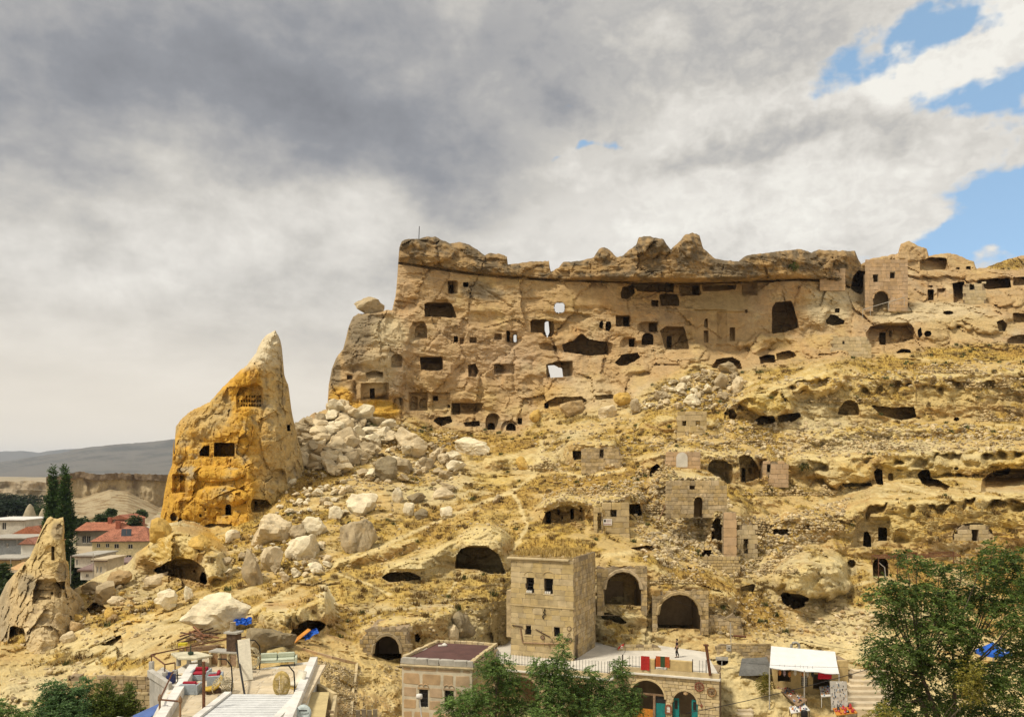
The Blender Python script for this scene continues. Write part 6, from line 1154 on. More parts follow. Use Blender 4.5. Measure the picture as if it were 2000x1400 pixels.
rc = [(1745, 1135, 22, 14), (1770, 1083, 18, 12), (1790, 1105, 26, 18), (1835, 1112, 34, 20), (1720, 1165, 28, 18), (1760, 1160, 34, 26), (1800, 1160, 40, 28), (1860, 1160, 48, 34), (1940, 1070, 18, 14), (1955, 1095, 34, 22), (1990, 1082, 20, 16), (1915, 1110, 40, 22), (1985, 1130, 44, 34), (1930, 1165, 46, 34), (1735, 1205, 34, 22), (1790, 1215, 48, 30), (1850, 1225, 52, 34), (1985, 1200, 50, 44), (1720, 1260, 34, 24), (1705, 1285, 22, 18), (1770, 1270, 52, 34), (1835, 1290, 56, 36), (1890, 1240, 36, 30), (1990, 1270, 44, 50), (1900, 1320, 52, 36), (1960, 1330, 50, 44), (1760, 1330, 46, 36), (1800, 1370, 60, 44), (1880, 1385, 60, 44), (1960, 1400, 60, 50), (1745, 1390, 30, 34), (1725, 1315, 24, 22), (2040, 1160, 50, 60), (2050, 1300, 60, 80), (1860, 1190, 40, 26)]
tree('acacia_tree', 'large dark green feathery tree filling the lower right corner', 'tree', at(1880, 1400, 46)+Vector((0, 0, -8)), [(x, y, r1*.86, r2*.8) for x, y, r1, r2 in rc], 46, 6600, .50, 11, .20, .045, (G1_, G2_), 31, trunk_r=.28, dscale=1.6)
yc = [(1895, 1315, 22, 30), (1900, 1350, 20, 26), (1730, 1395, 20, 22), (1712, 1402, 16, 16)]
tree('autumn_shrub', 'yellowing shrub tangled inside the large corner tree', 'shrub', at(1895, 1420, 45)+Vector((0, 0, -2)), yc, 43.5, 300, .4, 9, .17, .035, (np.array((.13, .12, .02)), np.array((.32, .27, .05))), 32, trunk_r=.06)
GA, GB = np.array((.058, .10, .026)), np.array((.20, .30, .075))
tree('young_tree', 'feathery green tree before the corner of the pink stone house', 'tree', at(985, 1400, 57)+Vector((0, 0, -3)), [(962, 1285, 13), (950, 1305, 22, 14), (985, 1298, 18, 14), (975, 1322, 28, 20), (1002, 1335, 24, 18), (940, 1355, 34, 18), (905, 1368, 32, 15), (880, 1385, 26, 14), (985, 1368, 36, 24), (930, 1392, 40, 20), (1010, 1390, 34, 24)], 57, 2000, .46, 11, .18, .038, (GA, GB), 41, 'terrace front trees', .13, dscale=1.0)
tree('young_tree', 'slender green tree with the highest tip before the terrace railing', 'tree', at(1078, 1400, 58)+Vector((0, 0, -3)), [(1100, 1252, 6, 14), (1098, 1278, 13), (1085, 1297, 22, 12), (1052, 1298, 16, 10), (1062, 1316, 24, 15), (1102, 1316, 22, 14), (1120, 1335, 26, 16), (1075, 1345, 30, 20), (1105, 1365, 32, 22), (1065, 1385, 34, 24)], 58, 1750, .46, 11, .18, .038, (GA, GB), 42, 'terrace front trees', .12, dscale=1.0)
tree('young_tree', 'green tree with two round tufts before the terrace corner', 'tree', at(1190, 1400, 59)+Vector((0, 0, -3)), [(1152, 1312, 11), (1160, 1332, 16, 14), (1211, 1300, 14), (1214, 1318, 12), (1195, 1345, 28, 18), (1230, 1352, 18, 16), (1160, 1362, 30, 20), (1205, 1378, 36, 24), (1150, 1395, 34, 20), (1238, 1385, 14, 20)], 59, 1700, .46, 11, .18, .038, (GA, GB), 43, 'terrace front trees', .12, dscale=1.0)
tree('bush', 'blue-green feathery bush at the bottom left', 'bush', at(120, 1420, 50), [(105, 1345, 20, 14), (125, 1360, 28, 18), (165, 1345, 13, 20), (95, 1378, 26, 16), (140, 1385, 38, 22), (110, 1402, 40, 20), (160, 1402, 30, 20)], 50, 2000, .42, 11, .17, .034, (np.array((.055, .105, .04)), np.array((.16, .26, .09))), 44, None, .07)
tree('bush', 'olive green upright bush beside the retaining wall at the bottom left', 'bush', at(205, 1420, 50), [(205, 1350, 16, 16), (195, 1375, 24, 18), (220, 1380, 20, 20), (205, 1402, 34, 20)], 50, 1100, .34, 9, .15, .034, (np.array((.05, .075, .016)), np.array((.17, .21, .04))), 45, None, .06, droop=.05, upb=.6)
tree('bush', 'smaller olive bush next to the blue tilted panels', 'bush', at(252, 1420, 50), [(252, 1350, 9, 12), (245, 1372, 18, 14), (258, 1392, 20, 18), (240, 1402, 24, 16)], 50, 700, .34, 9, .15, .034, (np.array((.05, .075, .016)), np.array((.17, .21, .04))), 46, None, .05, droop=.05, upb=.6)
tree('bush', 'low green branch reaching in at the far left bottom edge', 'bush', at(-10, 1420, 48), [(-15, 1382, 24, 10), (20, 1388, 16, 6), (45, 1394, 12, 5)], 48, 300, .36, 10, .17, .035, (GA, GB), 47, None, .05)
tree('yellow_bush', 'small yellow-green bush beside the grey tarpaulin', 'bush', ground(1494, 1352), [(1494, 1322, 9, 9), (1488, 1334, 12, 9), (1500, 1338, 9, 9), (1494, 1346, 12, 9)], hill.D_at(1494, 1350)-.8, 300, .3, 8, .12, .03, (np.array((.12, .11, .015)), np.array((.30, .25, .04))), 48, None, .04)
tree('cliff_shrub', 'small dark green shrub growing among the rocks on the right slope', 'shrub', ground(1570, 915), [(1570, 910, 8, 5)], hill.D_at(1570, 914)-.3, 80, .35, 8, .2, .05, (np.array((.05, .06, .015)), np.array((.12, .13, .04))), 49, None, .04, limbs=False); tree('cliff_shrub', 'small green shrub in the rubble below the left buttress', 'shrub', ground(727, 838), [(727, 834, 12, 7), (718, 838, 7, 5)], hill.D_at(727, 838)-.4, 110, .4, 8, .25, .06, (np.array((.05, .06, .015)), np.array((.12, .13, .04))), 50, None, .04, limbs=False); tree('cliff_shrub', 'small green bush growing on the cap rock face', 'shrub', at(1550, 524, hill.D_at(1550, 522)), [(1550, 520, 7, 7)], hill.D_at(1550, 520)-.5, 70, .4, 8, .25, .06, (np.array((.05, .07, .015)), np.array((.12, .15, .03))), 51, None, .04, limbs=False)
# poplars
for i, (x, y0, y1, rx, lb, D) in enumerate(((103, 918, 1120, 15, 'left one of the twin tall poplars behind the small spire', 186), (127, 914, 1125, 16, 'right one of the twin tall poplars behind the small spire', 184))):
    cl = []; k = 16
    for j in range(k):
        t_ = j/(k-1); w = rx*min(1, .25+1.5*t_)*(1 if t_ < .85 else .8); cl.append((x+random.uniform(-3, 3), y0+8+(y1-y0-8)*t_, w, 12))
        if 2 < j: cl.append((x+random.choice((-1, 1))*w*.5, y0+8+(y1-y0-8)*t_, w*.6, 9))
    tree('poplar', lb, 'poplar', at(x, 1135, D), cl, D, 3400, .8, 7, .42, .13, (np.array((.022, .05, .012)), np.array((.075, .13, .03))), 60+i, 'twin poplars', .35, droop=-.1, dscale=.3, limbs=False, upb=.9, shell=.5)
def farbush(label, x, y, rx, ry, D, seed, name='village_tree'): tree(name, label, 'tree', at(x, y+ry, D), [(x, y, rx, ry), (x-rx*.5, y+ry*.3, rx*.6, ry*.6), (x+rx*.5, y+ry*.2, rx*.6, ry*.7)], D, 260, .9, 6, .6, .2, (np.array((.03, .05, .018)), np.array((.08, .115, .04))), seed, None, .2, limbs=False)
for i, a_ in enumerate((('round green tree left of the red brick house', 200, 1012, 12, 8, 212), ('green tree right of the red brick house', 262, 1020, 10, 14, 206), ('lone bush on the slope above the red roofs', 217, 999, 6, 4, 250), ('small green bush on the slope right of the lone bush', 276, 1002, 7, 5, 240), ('bushy tree beside the red roof near the poplars', 158, 1018, 12, 6, 215), ('garden trees at the foot of the poplars', 148, 1128, 12, 14, 150), ('dark tree at the left picture edge below the village', 2, 1125, 14, 22, 118), ('dark bush mass at the left picture edge beside the spire', 10, 1160, 18, 24, 112), ('green tree behind the small pale fairy chimney', 78, 996, 14, 12, 280), ('vine tree in the garden behind the leaning slab', 152, 1100, 6, 8, 150))): farbush(*a_, 80+i)
V, f, c = sprays([(*at(x, 993+random.uniform(-3, 2), 330), 4+random.random()*3, 4, 1.6+random.random()*1.8) for x in range(-30, 66, 6)], 1400, 1.2, 6, 1.0, .35, (np.array((.014, .026, .014)), np.array((.035, .055, .028))), 99); tag(link('treeline', mesh_np('treeline', V, f, c, smooth=False), LEAF), kind='stuff')
V, f, c = sprays([(*at(x, 974+random.uniform(-2, 2), 480), 5+random.random()*4, 4, 1.6+random.random()*1.5) for x in list(range(-30, 60, 11))+[75, 90]], 900, 1.2, 6, 1.1, .4, (np.array((.03, .04, .02)), np.array((.06, .07, .035))), 98); tag(link('hedgerow_shrubbery', mesh_np('hedgerow_shrubbery', V, f, c, smooth=False), LEAF), kind='stuff')
# fairy chimneys
for i, (x, y0, y1, w, D, lb) in enumerate(((58, 984, 1014, 26, 262, 'pale cone-shaped fairy chimney behind the village roofs'), (84, 992, 1014, 18, 255, 'small pale fairy chimney next to the poplars'))):
    k = D/F; H = (y1-y0)*k; U, Fq = ICO[3]; tt = (U[:, 2]+1)/2; rad = (w*k/2)*(1-tt**1.3*.8); V = np.stack([U[:, 0]/np.maximum(np.hypot(U[:, 0], U[:, 1]), .05)*rad*np.sqrt(np.clip(1-(2*tt-1)**8, 0, 1)), U[:, 1]/np.maximum(np.hypot(U[:, 0], U[:, 1]), .05)*rad*np.sqrt(np.clip(1-(2*tt-1)**8, 0, 1)), tt*H], -1); V += .25*np.stack([fbm(V, 2, 3, i+1.0)]*3, -1); o = link('fairy_chimney', mesh_np('fairy_chimney', V, Fq, np.zeros(V.shape)+np.array((.36, .31, .22))), ROCK); o.location = at(x, y1, D); tag(o, lb, 'rock cone')
# ------------------------------------------------------------------ village houses
def house(name, label, x0, x1, yt, yb, D, wm, roof=None, rm=None, wins=(), dep=8.0, yaw=0.0, over=.35, ridge_px=None, chim=None):
    """front wall spans x0..x1 in the photo, eaves at yt, foot at yb"""
    k = D/F; w = (x1-x0)*k; h = (yb-yt)*k; p = at(x0, yb, D); M = frame(p, (math.cos(yaw), math.sin(yaw), 0)); w /= max(math.cos(yaw), .4); T = Thing(name, label, 'house', p, 'village houses')
    hs = [rect(*[(a-x0)*k, (b-x0)*k, (yb-d_)*k, (yb-c)*k]) for a, c, b, d_ in wins]; T.part(MB().panel(rect(0, w, 0, h), hs, .25, M), 'front_wall', wm); T.part(MB().box(0, .25, .251, dep, 0, h, M).box(w-.25, w, .251, dep, 0, h, M).box(.251, w-.251, dep-.25, dep, 0, h, M).box(.251, w-.251, .251, dep-.251, h-.2, h-.01, M), 'side_walls', wm)
    for hl in hs:
        a, b, c, d_ = hl[0][0], hl[1][0], hl[0][1], hl[2][1]; wo = T.part(MB().panel(rect(a, b, c, d_), [rect(a+.07, (a+b)/2-.03, c+.07, d_-.07), rect((a+b)/2+.03, b-.07, c+.07, d_-.07)], .08, M @ Matrix.Translation((0, .08, 0))), 'window', WHITEP); T.part(MB().box(a+.05, b-.05, .12, .14, c+.05, d_-.05, M), 'pane', GLASS, wo)
    rm = rm or TILE; e = over
    if roof:
        kind_, rh = roof; rh *= k
        if kind_ == 'gable': vs = [(-e, -e, h), (w+e, -e, h), (w+e, dep+e, h), (-e, dep+e, h), (-e, dep/2, h+rh), (w+e, dep/2, h+rh)]; fs = [(0, 1, 5, 4), (2, 3, 4, 5), (0, 4, 3), (1, 2, 5), (0, 3, 2, 1)]
        elif kind_ == 'front': vs = [(-e, -e, h), (w+e, -e, h), (w+e, dep+e, h), (-e, dep+e, h), (w/2, -e, h+rh), (w/2, dep+e, h+rh)]; fs = [(0, 4, 5, 3), (1, 2, 5, 4), (0, 1, 4), (2, 3, 5), (0, 3, 2, 1)]
        elif kind_ == 'hip': g_ = min(w*.25, dep/2); vs = [(-e, -e, h), (w+e, -e, h), (w+e, dep+e, h), (-e, dep+e, h), (g_, dep/2, h+rh), (w-g_, dep/2, h+rh)]; fs = [(0, 1, 5, 4), (2, 3, 4, 5), (0, 4, 3), (1, 2, 5), (0, 3, 2, 1)]
        else: vs = [(-e, -e, h), (w+e, -e, h), (w+e, dep+e, h+rh), (-e, dep+e, h+rh)]; vs += [(a, b, c+.25) for a, b, c in vs]; fs = [(0, 3, 2, 1), (4, 5, 6, 7), (0, 1, 5, 4), (1, 2, 6, 5), (2, 3, 7, 6), (3, 0, 4, 7)]
        ro = T.part(MB().add([M @ Vector(v_) for v_ in vs], fs), 'roof', rm); t_ = T.part(MB().box(-e, w+e, -e-.12, -e, h-.15, h+.02, M), 'gutter', DARKW)
        if chim: T.part(MB().box(w*chim-.4, w*chim+.4, dep*.4, dep*.4+.7, h+rh*.2, h+rh+1.2, M), 'chimney', mat('brick_red', (.36, .12, .07), .9), ro)
    return T, M
house('village_house', 'long grey house with a bright orange-red gabled roof right of the poplars', 148, 214, 1036, 1066, 192, mat('grey_plaster', (.36, .32, .24), .9), ('gable', 14), TILE, ((160, 1046, 168, 1060), (169, 1046, 177, 1060)), 11, chim=.72)
house('village_house', 'small red brick house highest above the other roofs', 214, 254, 1014, 1030, 222, mat('red_brick', (.30, .105, .07), .9, .15, 3), ('front', 9), TILE, ((222, 1011+5, 225, 1020), (243, 1016, 250, 1019)), 9)
house('village_house', 'low house under a wide red roof below the brick house', 196, 256, 1030, 1044, 208, PLAST, ('gable', 10), TILE, (), 9)
T, M = house('village_house', 'cream and yellow house with a large old tiled hip roof and solar panels', 180, 287, 1057, 1102, 168, mat('yellow_plaster', (.60, .50, .28), .9), ('hip', 26), TILEO, ((188, 1061, 195, 1069), (205, 1061, 212, 1069), (221, 1062, 230, 1071), (247, 1063, 256, 1072), (242, 1084, 254, 1096)), 11, yaw=.1, chim=.3)
M3 = M @ Matrix.Translation((5.2, 1.6, 5.4)) @ Matrix.Rotation(.62, 4, 'X')
for k in range(2): s_ = Thing('solar_panel', ('left', 'right')[k]+' one of the two solar panels on the old tiled roof', 'solar panel', M3.translation+Vector((k*1.1, 0, 0)), 'solar panels'); s_.part(MB().box(k*1.05, k*1.05+.98, -.05, .05, 0, 1.9, M3 @ Matrix.Rotation(-math.pi/4, 4, 'X')), 'panel', mat('solar_glass', (.06, .075, .09), .25, .05)); s_.part(MB().tube([M3 @ Vector((k*1.05+.5, .3, 0)), M3 @ Vector((k*1.05+.5, .5, -.6))], .04, 4), 'leg', CONC)
house('village_house', 'long pale concrete building with a flat white roof at the left edge', -40, 49, 1016, 1056, 212, mat('pale_concrete', (.52, .48, .40), .9), ('flat', 0), WHITEP, ((4, 1020, 12, 1034),), 14)
house('village_house', 'tan house with a low red gabled roof left of the small spire', 24, 86, 1044, 1062, 182, mat('tan_render', (.42, .34, .20), .9), ('front', 16), TILE, (), 10)
house('village_house', 'slate grey windowed building at the left edge', -40, 49, 1052, 1094, 160, mat('slate_render', (.20, .21, .21), .9), ('flat', 0), CONC, ((12, 1061, 17, 1069), (31, 1055, 36, 1065)), 9)
house('village_house', 'narrow white house with a steep red side roof left of the small spire', 41, 70, 1062, 1104, 146, WHITEPL, ('front', 12), TILE, ((54, 1093, 58, 1099),), 9)
house('village_house', 'small square cream house with two tall narrow windows', 184, 208, 1094, 1134, 132, PLAST, ('flat', 0), PALEP, ((188, 1105, 192, 1118), (195, 1105, 199, 1118)), 6)
house('village_house', 'low white house with a flat littered roof below the yellow house', 146, 184, 1086, 1108, 146, mat('dirty_white', (.58, .53, .44), .9), ('flat', 0), CONC, ((148, 1092, 152, 1104),), 8); house('village_house', 'tiny white house with a lilac-brown lean-to roof beside the two-window house', 157, 184, 1114, 1132, 136, WHITEPL, ('lean', 6), mat('lilac_roof', (.22, .15, .13), .9), ((167, 1120, 173, 1127),), 5)
house('village_house', 'flat-roofed stone house behind the tan block', 208, 252, 1100, 1128, 140, STONE, ('flat', 0), mat('lilac_roof', (.22, .15, .13)), (), 8); house('village_house', 'low pale roofed shed far right behind the yellow boulder', 255, 320, 1040, 1052, 190, CONC, ('lean', 5), CONC, (), 8)
house('village_house', 'rough stone shed under clutter left of the small spire', -30, 40, 1092, 1106, 140, STONED, ('flat', 0), CONC, (), 6)
T = Thing('canopy', 'orange fabric canopy on posts left of the small spire', 'canopy', at(25, 1125, 124)); p0_, p1_ = at(14, 1113, 124), at(38, 1113, 124); T.part(MB().add([p0_, p1_, p1_+Vector((.6, 3, .9)), p0_+Vector((.6, 3, .9)), p0_+Vector((0, 0, .06)), p1_+Vector((0, 0, .06)), p1_+Vector((.6, 3, .96)), p0_+Vector((.6, 3, .96))], [(0, 3, 2, 1), (4, 5, 6, 7), (0, 1, 5, 4), (1, 2, 6, 5), (2, 3, 7, 6), (3, 0, 4, 7)]), 'cover', mat('orange_canvas', (.52, .32, .14), .8))
for q_ in (p0_, p1_): T.part(MB().tube([q_, q_-Vector((0, 0, 1.8))], .06, 5), 'post', DARKW)
for lb, x, y0, y1, D in (('tall thin pole right of the poplar trunk', 138, 1085, 1140, 128), ('tall thin pole beside the two-window house', 182, 1080, 1134, 130), ('thin pole left of the small spire', 21, 1090, 1125, 122)): tag(MB().tube([at(x, y0, D), at(x, y1, D)], .06, 5).build('utility_pole', CONC), lb, 'pole')
# ================================================================== ruins and built fronts on the hill
def rectD(x0, x1, y0, y1, pc=12):
    m_ = (hill.PX > x0) & (hill.PX < x1) & (hill.PY > y0) & (hill.PY < y1); return float(np.percentile(hill.D[m_], pc))
def front(name, label, x0, x1, yt, yb, ops=(), cat='wall', wm=None, bm_=None, bpx=(11, 7), dep=2.0, dD=-.3, D=None, yaw=0.0, ragged=0.0, seed=0, group=None, bars=False, rnd=.35, pc=12, cap_=False, blk='block', gap=.03):
    """a masonry front: wall with openings, stone blocks, solid behind"""
    D = (rectD(x0, x1, yt, yb, pc)+dD) if D is None else D; k = D/F; w = (x1-x0)*k/math.cos(yaw); h = (yb-yt)*k+.5; p = at(x0, yb, D)-Vector((0, 0, .5)); M = frame(p, (math.cos(yaw), math.sin(yaw), 0)); T = Thing(name, label, cat, p, group); hs = []
    for o in ops:
        kind_, a, c, b, d_ = o; u0, u1, w0, w1 = opx(M, a, c, b, d_); w0 = .02 if d_ >= yb-6 else max(w0, .02); hs.append(rect(u0, u1, w0, w1) if kind_ == 'r' else arch(u0, u1, w0, w1, 8, .3 if kind_ == 'p' else 0))
    top = [(w*i/12, h-ragged*abs(math.sin(i*2.3+seed))*k*12) for i in range(12, -1, -1)] if ragged else [(w, h), (0, h)]
    sd = min(.16*w, .9)*min(1, ragged*1.6); sl_ = lambda z: sd*abs(math.sin(z*1.9+seed))*(.25+.75*z/h); sr_ = lambda z: sd*abs(math.sin(z*2.3+seed*1.7))*(.25+.75*z/h)
    if ragged and not any(q_[0] < sd or q_[0] > w-sd for hl in hs for q_ in hl):
        zs = [h*i/6 for i in range(1, 6)]; top = [(w-sr_(z), z) for z in zs]+[(min(max(q_[0], sl_(h)), w-sr_(h)), q_[1]) for q_ in top[1:-1]]+[(sl_(z), z) for z in reversed(zs)]; skp = lambda u, z: u < sl_(z) or u > w-sr_(z)
    else: skp = None
    wall = T.part(MB().panel([(0, 0), (w, 0)]+top, hs, .35, M), 'wall_core', wm or MORT)
    if hs:
        ua_ = max(0, min(q_[0] for hl in hs for q_ in hl)-.4); ub_ = min(w, max(q_[0] for hl in hs for q_ in hl)+.4); hh = min(h*.92, max(q_[1] for hl in hs for q_ in hl)+.35)
        T.part(MB().box(ua_, ub_, dep-.1, dep, 0, hh, M).box(ua_, ua_+.12, .351, dep-.101, 0, hh, M).box(ub_-.12, ub_, .351, dep-.101, 0, hh, M).box(ua_+.121, ub_-.121, .351, dep-.101, hh-.15, hh-.001, M), 'room', SHADE)
    else: T.part(MB().box(.05, w-.05, .351, min(dep, 1.0), 0, h*.7, M), 'wall_fill', wm or MORT)
    if bm_: blocks(T, M, 0, w, 0, h, bpx[0]*k, bpx[1]*k, bm_, hs, .05, gap, seed+40, blk, rnd, top=(lambda u: h-ragged*abs(math.sin((12*u/w)*2.3+seed))*k*12) if ragged else None, skip=skp)
    for o, hl in zip(ops, hs):
        if o[0] in 'ap' and hl[1][0]-hl[0][0] > 1.0: T.part(MB().tube([M @ Vector((q_[0], -.04, q_[1])) for q_ in hl[2:]], min(.2, .07*(hl[1][0]-hl[0][0])), 5), 'arch_ring', bm_ or STONE)
    if bars:
        for o, hl in zip(ops, hs):
            if o[0] == 'r': grille(T, M, hl[0][0], hl[1][0], hl[0][1], hl[2][1], 2, 2, r=.03)
    return T, M
front('cave_house_front', 'two-storey pinkish stone house front with two windows and an arched door at the cliff top', 1690, 1773, 507, 603, [('r', 1705, 536, 1715, 551), ('r', 1738, 532, 1748, 547), ('a', 1705, 567, 1737, 601)], 'house', MORT, PINKST, (10, 7), 3.5, seed=1, D=hill.D_at(1730, 600)-1.2, ragged=.12)
front('cave_house_front', 'small pinkish stone house front with one square window under the cap rock', 1601, 1651, 524, 563, [('r', 1614, 538, 1623, 549)], 'house', MORT, PINKST, (10, 7), 2.5, seed=2, D=hill.D_at(1625, 566)-.6, ragged=.25)
front('stone_stub', 'rough stone wall stub with a small window under the right ledge', 1881, 1926, 550, 594, [('r', 1893, 555, 1903, 566)], 'wall', MORT, STONEP, (10, 7), 1.5, seed=3, ragged=.6, dD=-1.0)
front('stone_wall', 'pale stone wall with one tiny window left of the wide rock shelter', 1622, 1702, 655, 694, [('r', 1645, 667, 1650, 673)], 'wall', MORT, STONEP, (11, 7), 1.5, seed=4, ragged=.5)
front('ruined_hut', 'small ruined hut with two square windows on the upper slope', 1323, 1381, 803, 847, [('r', 1333, 819, 1341, 836), ('r', 1359, 818, 1367, 834)], 'hut', MORT, STONE, (16, 11), 3, seed=5, ragged=.3, yaw=.05)
front('ruined_hut', 'low stone hut with one window left on the slope below the cliff', 1135, 1216, 872, 918, [('r', 1171, 877, 1179, 893)], 'hut', MORT, STONED, (11, 7), 2.5, seed=6, ragged=.35, blk='stone')
T, M = front('ruined_hut', 'square stone hut with a window and a white notice board', 1176, 1229, 981, 1044, [('r', 1192, 994, 1204, 1010)], 'hut', MORT, STONE, (18, 12), 3, seed=7, ragged=.2, bars=True)
sg = Thing('notice_board', 'white notice board with a black emblem and printed lines on the square hut', 'sign', M @ Vector((0, -.1, 1))); q_ = opx(M, 1178, 1013, 1195, 1025); sg.part(MB().box(q_[0], q_[1], -.12, -.09, q_[2], q_[3], M), 'board', WHITEP); sg.part(MB().box(q_[0]+.08, q_[0]+.30, -.127, -.121, q_[3]-.36, q_[3]-.08, M), 'emblem', BLACK)
for j in range(3): sg.part(MB().box(q_[0]+.36, q_[1]-.08, -.127, -.121, q_[3]-.14-j*.1, q_[3]-.11-j*.1, M), 'text_line', mat('red_print', (.30, .10, .10), .8))
sg.part(MB().box(q_[0]+.06, q_[1]-.06, -.127, -.121, q_[2]+.1, q_[2]+.18, M), 'text_line', mat('red_print', (.30, .10, .10)))
front('rock_house_wall', 'narrow wall with a tall doorway left of the square hut', 1160, 1177, 990, 1034, [('r', 1167, 1002, 1175, 1033)], 'wall', MORT, STONE, (9, 9), 2, seed=8, ragged=.3)
front('masonry_wall', 'smooth stone front with a walled-up pale arch on the right slope', 1300, 1368, 882, 918, [], 'wall', MORT, PINKST, (14, 9), 1.2, seed=9, ragged=.2)
q_ = rectD(1300, 1368, 882, 918)-.42; tag(MB().panel(arch(0, 22*q_/F, 0, 29*q_/F), [], .1, frame(at(1321, 912, q_), (1, 0, 0))).build('blocked_arch', WHITEPL), 'pale blocked arch panel set in the smooth stone front', 'arch')
front('ruined_house', 'ruined two-level masonry house with a small arched doorway', 1300, 1420, 938, 1003, [('a', 1355, 969, 1373, 998), ('r', 1347, 945, 1357, 958)], 'ruin', MORT, STONED, (13, 8), 3, seed=10, ragged=.3, blk='stone', pc=2)
front('masonry_wall', 'dressed stone front with two small windows right of the open vaults', 1490, 1540, 900, 945, [('r', 1498, 907, 1505, 922), ('r', 1499, 930, 1503, 935)], 'wall', MORT, PINKST, (13, 9), 2, seed=11, ragged=.3)
front('ruined_church_pier', 'tall ruined dressed-stone pier beside a broken pointed arch', 1413, 1438, 1000, 1092, [], 'pier', MORT, PINKST, (24, 17), 2.0, seed=12, rnd=.1, dD=-.8)
front('ruined_church_wall', 'ruined church wall with slender pilasters right of the tall pier', 1440, 1480, 1018, 1090, [('r', 1452, 1050, 1461, 1080)], 'ruin', MORT, STONEP, (12, 9), 1.6, seed=13, ragged=.8)
front('ruined_church_wall', 'low squared masonry footing under the tall pier', 1372, 1446, 1086, 1110, [], 'wall', MORT, STONE, (9, 6), 1.5, seed=14, ragged=.2, gap=.05)
front('stone_infill', 'masonry filling a wide cave arch around a narrow door on the far right', 1864, 1940, 1024, 1056, [('r', 1898, 1031, 1911, 1055)], 'wall', MORT, STONEP, (14, 8), 2, seed=15, ragged=.7)
front('vault_wall', 'rubble wall around the left one of the two big open vaults', 1166, 1264, 1104, 1192, [('a', 1180, 1113, 1253, 1190)], 'wall', MORT, STONED, (11, 8), 5.5, seed=16, ragged=.5, dD=-.4, pc=8)
front('vault_wall', 'rubble wall around the right one of the two big open vaults', 1274, 1384, 1150, 1230, [('a', 1284, 1157, 1369, 1228)], 'wall', MORT, STONED, (11, 8), 5.5, seed=17, ragged=.7, dD=-.4, pc=8)
front('arch_wall', 'rubble stone wall around the pointed cave arch near the brown roof', 702, 806, 1222, 1290, [('p', 728, 1238, 784, 1290)], 'wall', MORT, STONED, (11, 8), 5, seed=18, ragged=.8, dD=-.2, pc=8)
front('retaining_wall', 'low weathered stone retaining wall above the grey tarpaulin', 1400, 1506, 1256, 1276, [], 'wall', MORT, STONED, (12, 7), 1.2, seed=19, ragged=.2); front('retaining_wall', 'dry stone wall below the right vault', 1372, 1452, 1196, 1232, [], 'wall', MORT, STONED, (10, 7), 1.5, seed=20, ragged=.8, blk='stone')
front('retaining_wall', 'stone wall along the path behind the terrace', 1206, 1290, 1258, 1276, [], 'wall', MORT, STONEP, (12, 8), .8, seed=21, ragged=.3)
def drywall(lb, x0, x1, yt, yb, seed):
    r_ = np.random.default_rng(seed+70); T = Thing('dry_stone_wall', lb, 'wall', ground((x0+x1)/2, yb)); pts = []; sz = []; cl_ = []; y = yb
    while y > yt-2:
        x = x0+r_.uniform(0, 5)
        while x < x1:
            edge = min(x-x0, x1-x)/(x1-x0); hgt = (yb-yt)*min(1, edge*5+.25)*(.7+.4*math.sin(x*.11+seed)); s_ = r_.uniform(2.6, 5.2)
            if yb-y < hgt: D = hill.D_at(x, yb)+(yb-y)*.03; k = D/F; pts.append(at(x, y+r_.uniform(-1, 1), D-.25+r_.uniform(-.12, .12))[:]); sz.append(s_*k); cl_.append(np.array((.50, .40, .24))*r_.uniform(.6, 1.15))
            x += s_*1.75
        y -= 4.6
    if pts: o = scatter_mesh('stones', np.array(pts), np.array(sz), np.array(cl_), 'stuff', seed, .6, T.root); o.location = -T.base
for i, (x0, x1, yt, yb, lb) in enumerate(((1450, 1640, 948, 966, 'broken dry stone wall above the ruined church'), (1560, 1720, 768, 784, 'dark dry stone wall on the upper right slope'), (1790, 1900, 712, 728, 'upper dry stone wall under the yellow grass on the right'), (1905, 1990, 803, 822, 'dark dry stone wall at the far right of the middle terrace'), (1090, 1250, 950, 966, 'dry stone wall above the cave house with the notice board'), (1420, 1520, 850, 866, 'dry stone terrace wall right of the two-window hut'), (1700, 1850, 1190, 1220, 'tumbled dry stone wall behind the corner tree'), (1480, 1560, 1100, 1118, 'short dry stone wall below the ruined church'), (1690, 1760, 1275, 1300, 'rusty stone wall at the tree edge by the square'), (1240, 1330, 905, 930, 'rubble wall left of the smooth front with the walled-up arch'), (1260, 1345, 965, 1000, 'tumbled rubble wall left of the small arched doorway'), (1540, 1660, 1018, 1034, 'low rubble wall in the mound right of the ruined church'), (1600, 1760, 862, 876, 'long broken terrace wall above the dark hollows on the right'), (1850, 1980, 742, 756, 'crumbled terrace wall over the pale rock band at the far right'), (1440, 1530, 1012, 1040, 'rubble bank behind the ruined church wall'), (1270, 1380, 1118, 1138, 'rubble course above the right vault'), (1000, 1110, 900, 914, 'thin stone line beside the footpath below the cliff'))):
    drywall(lb, x0, x1, yt, yb, i)
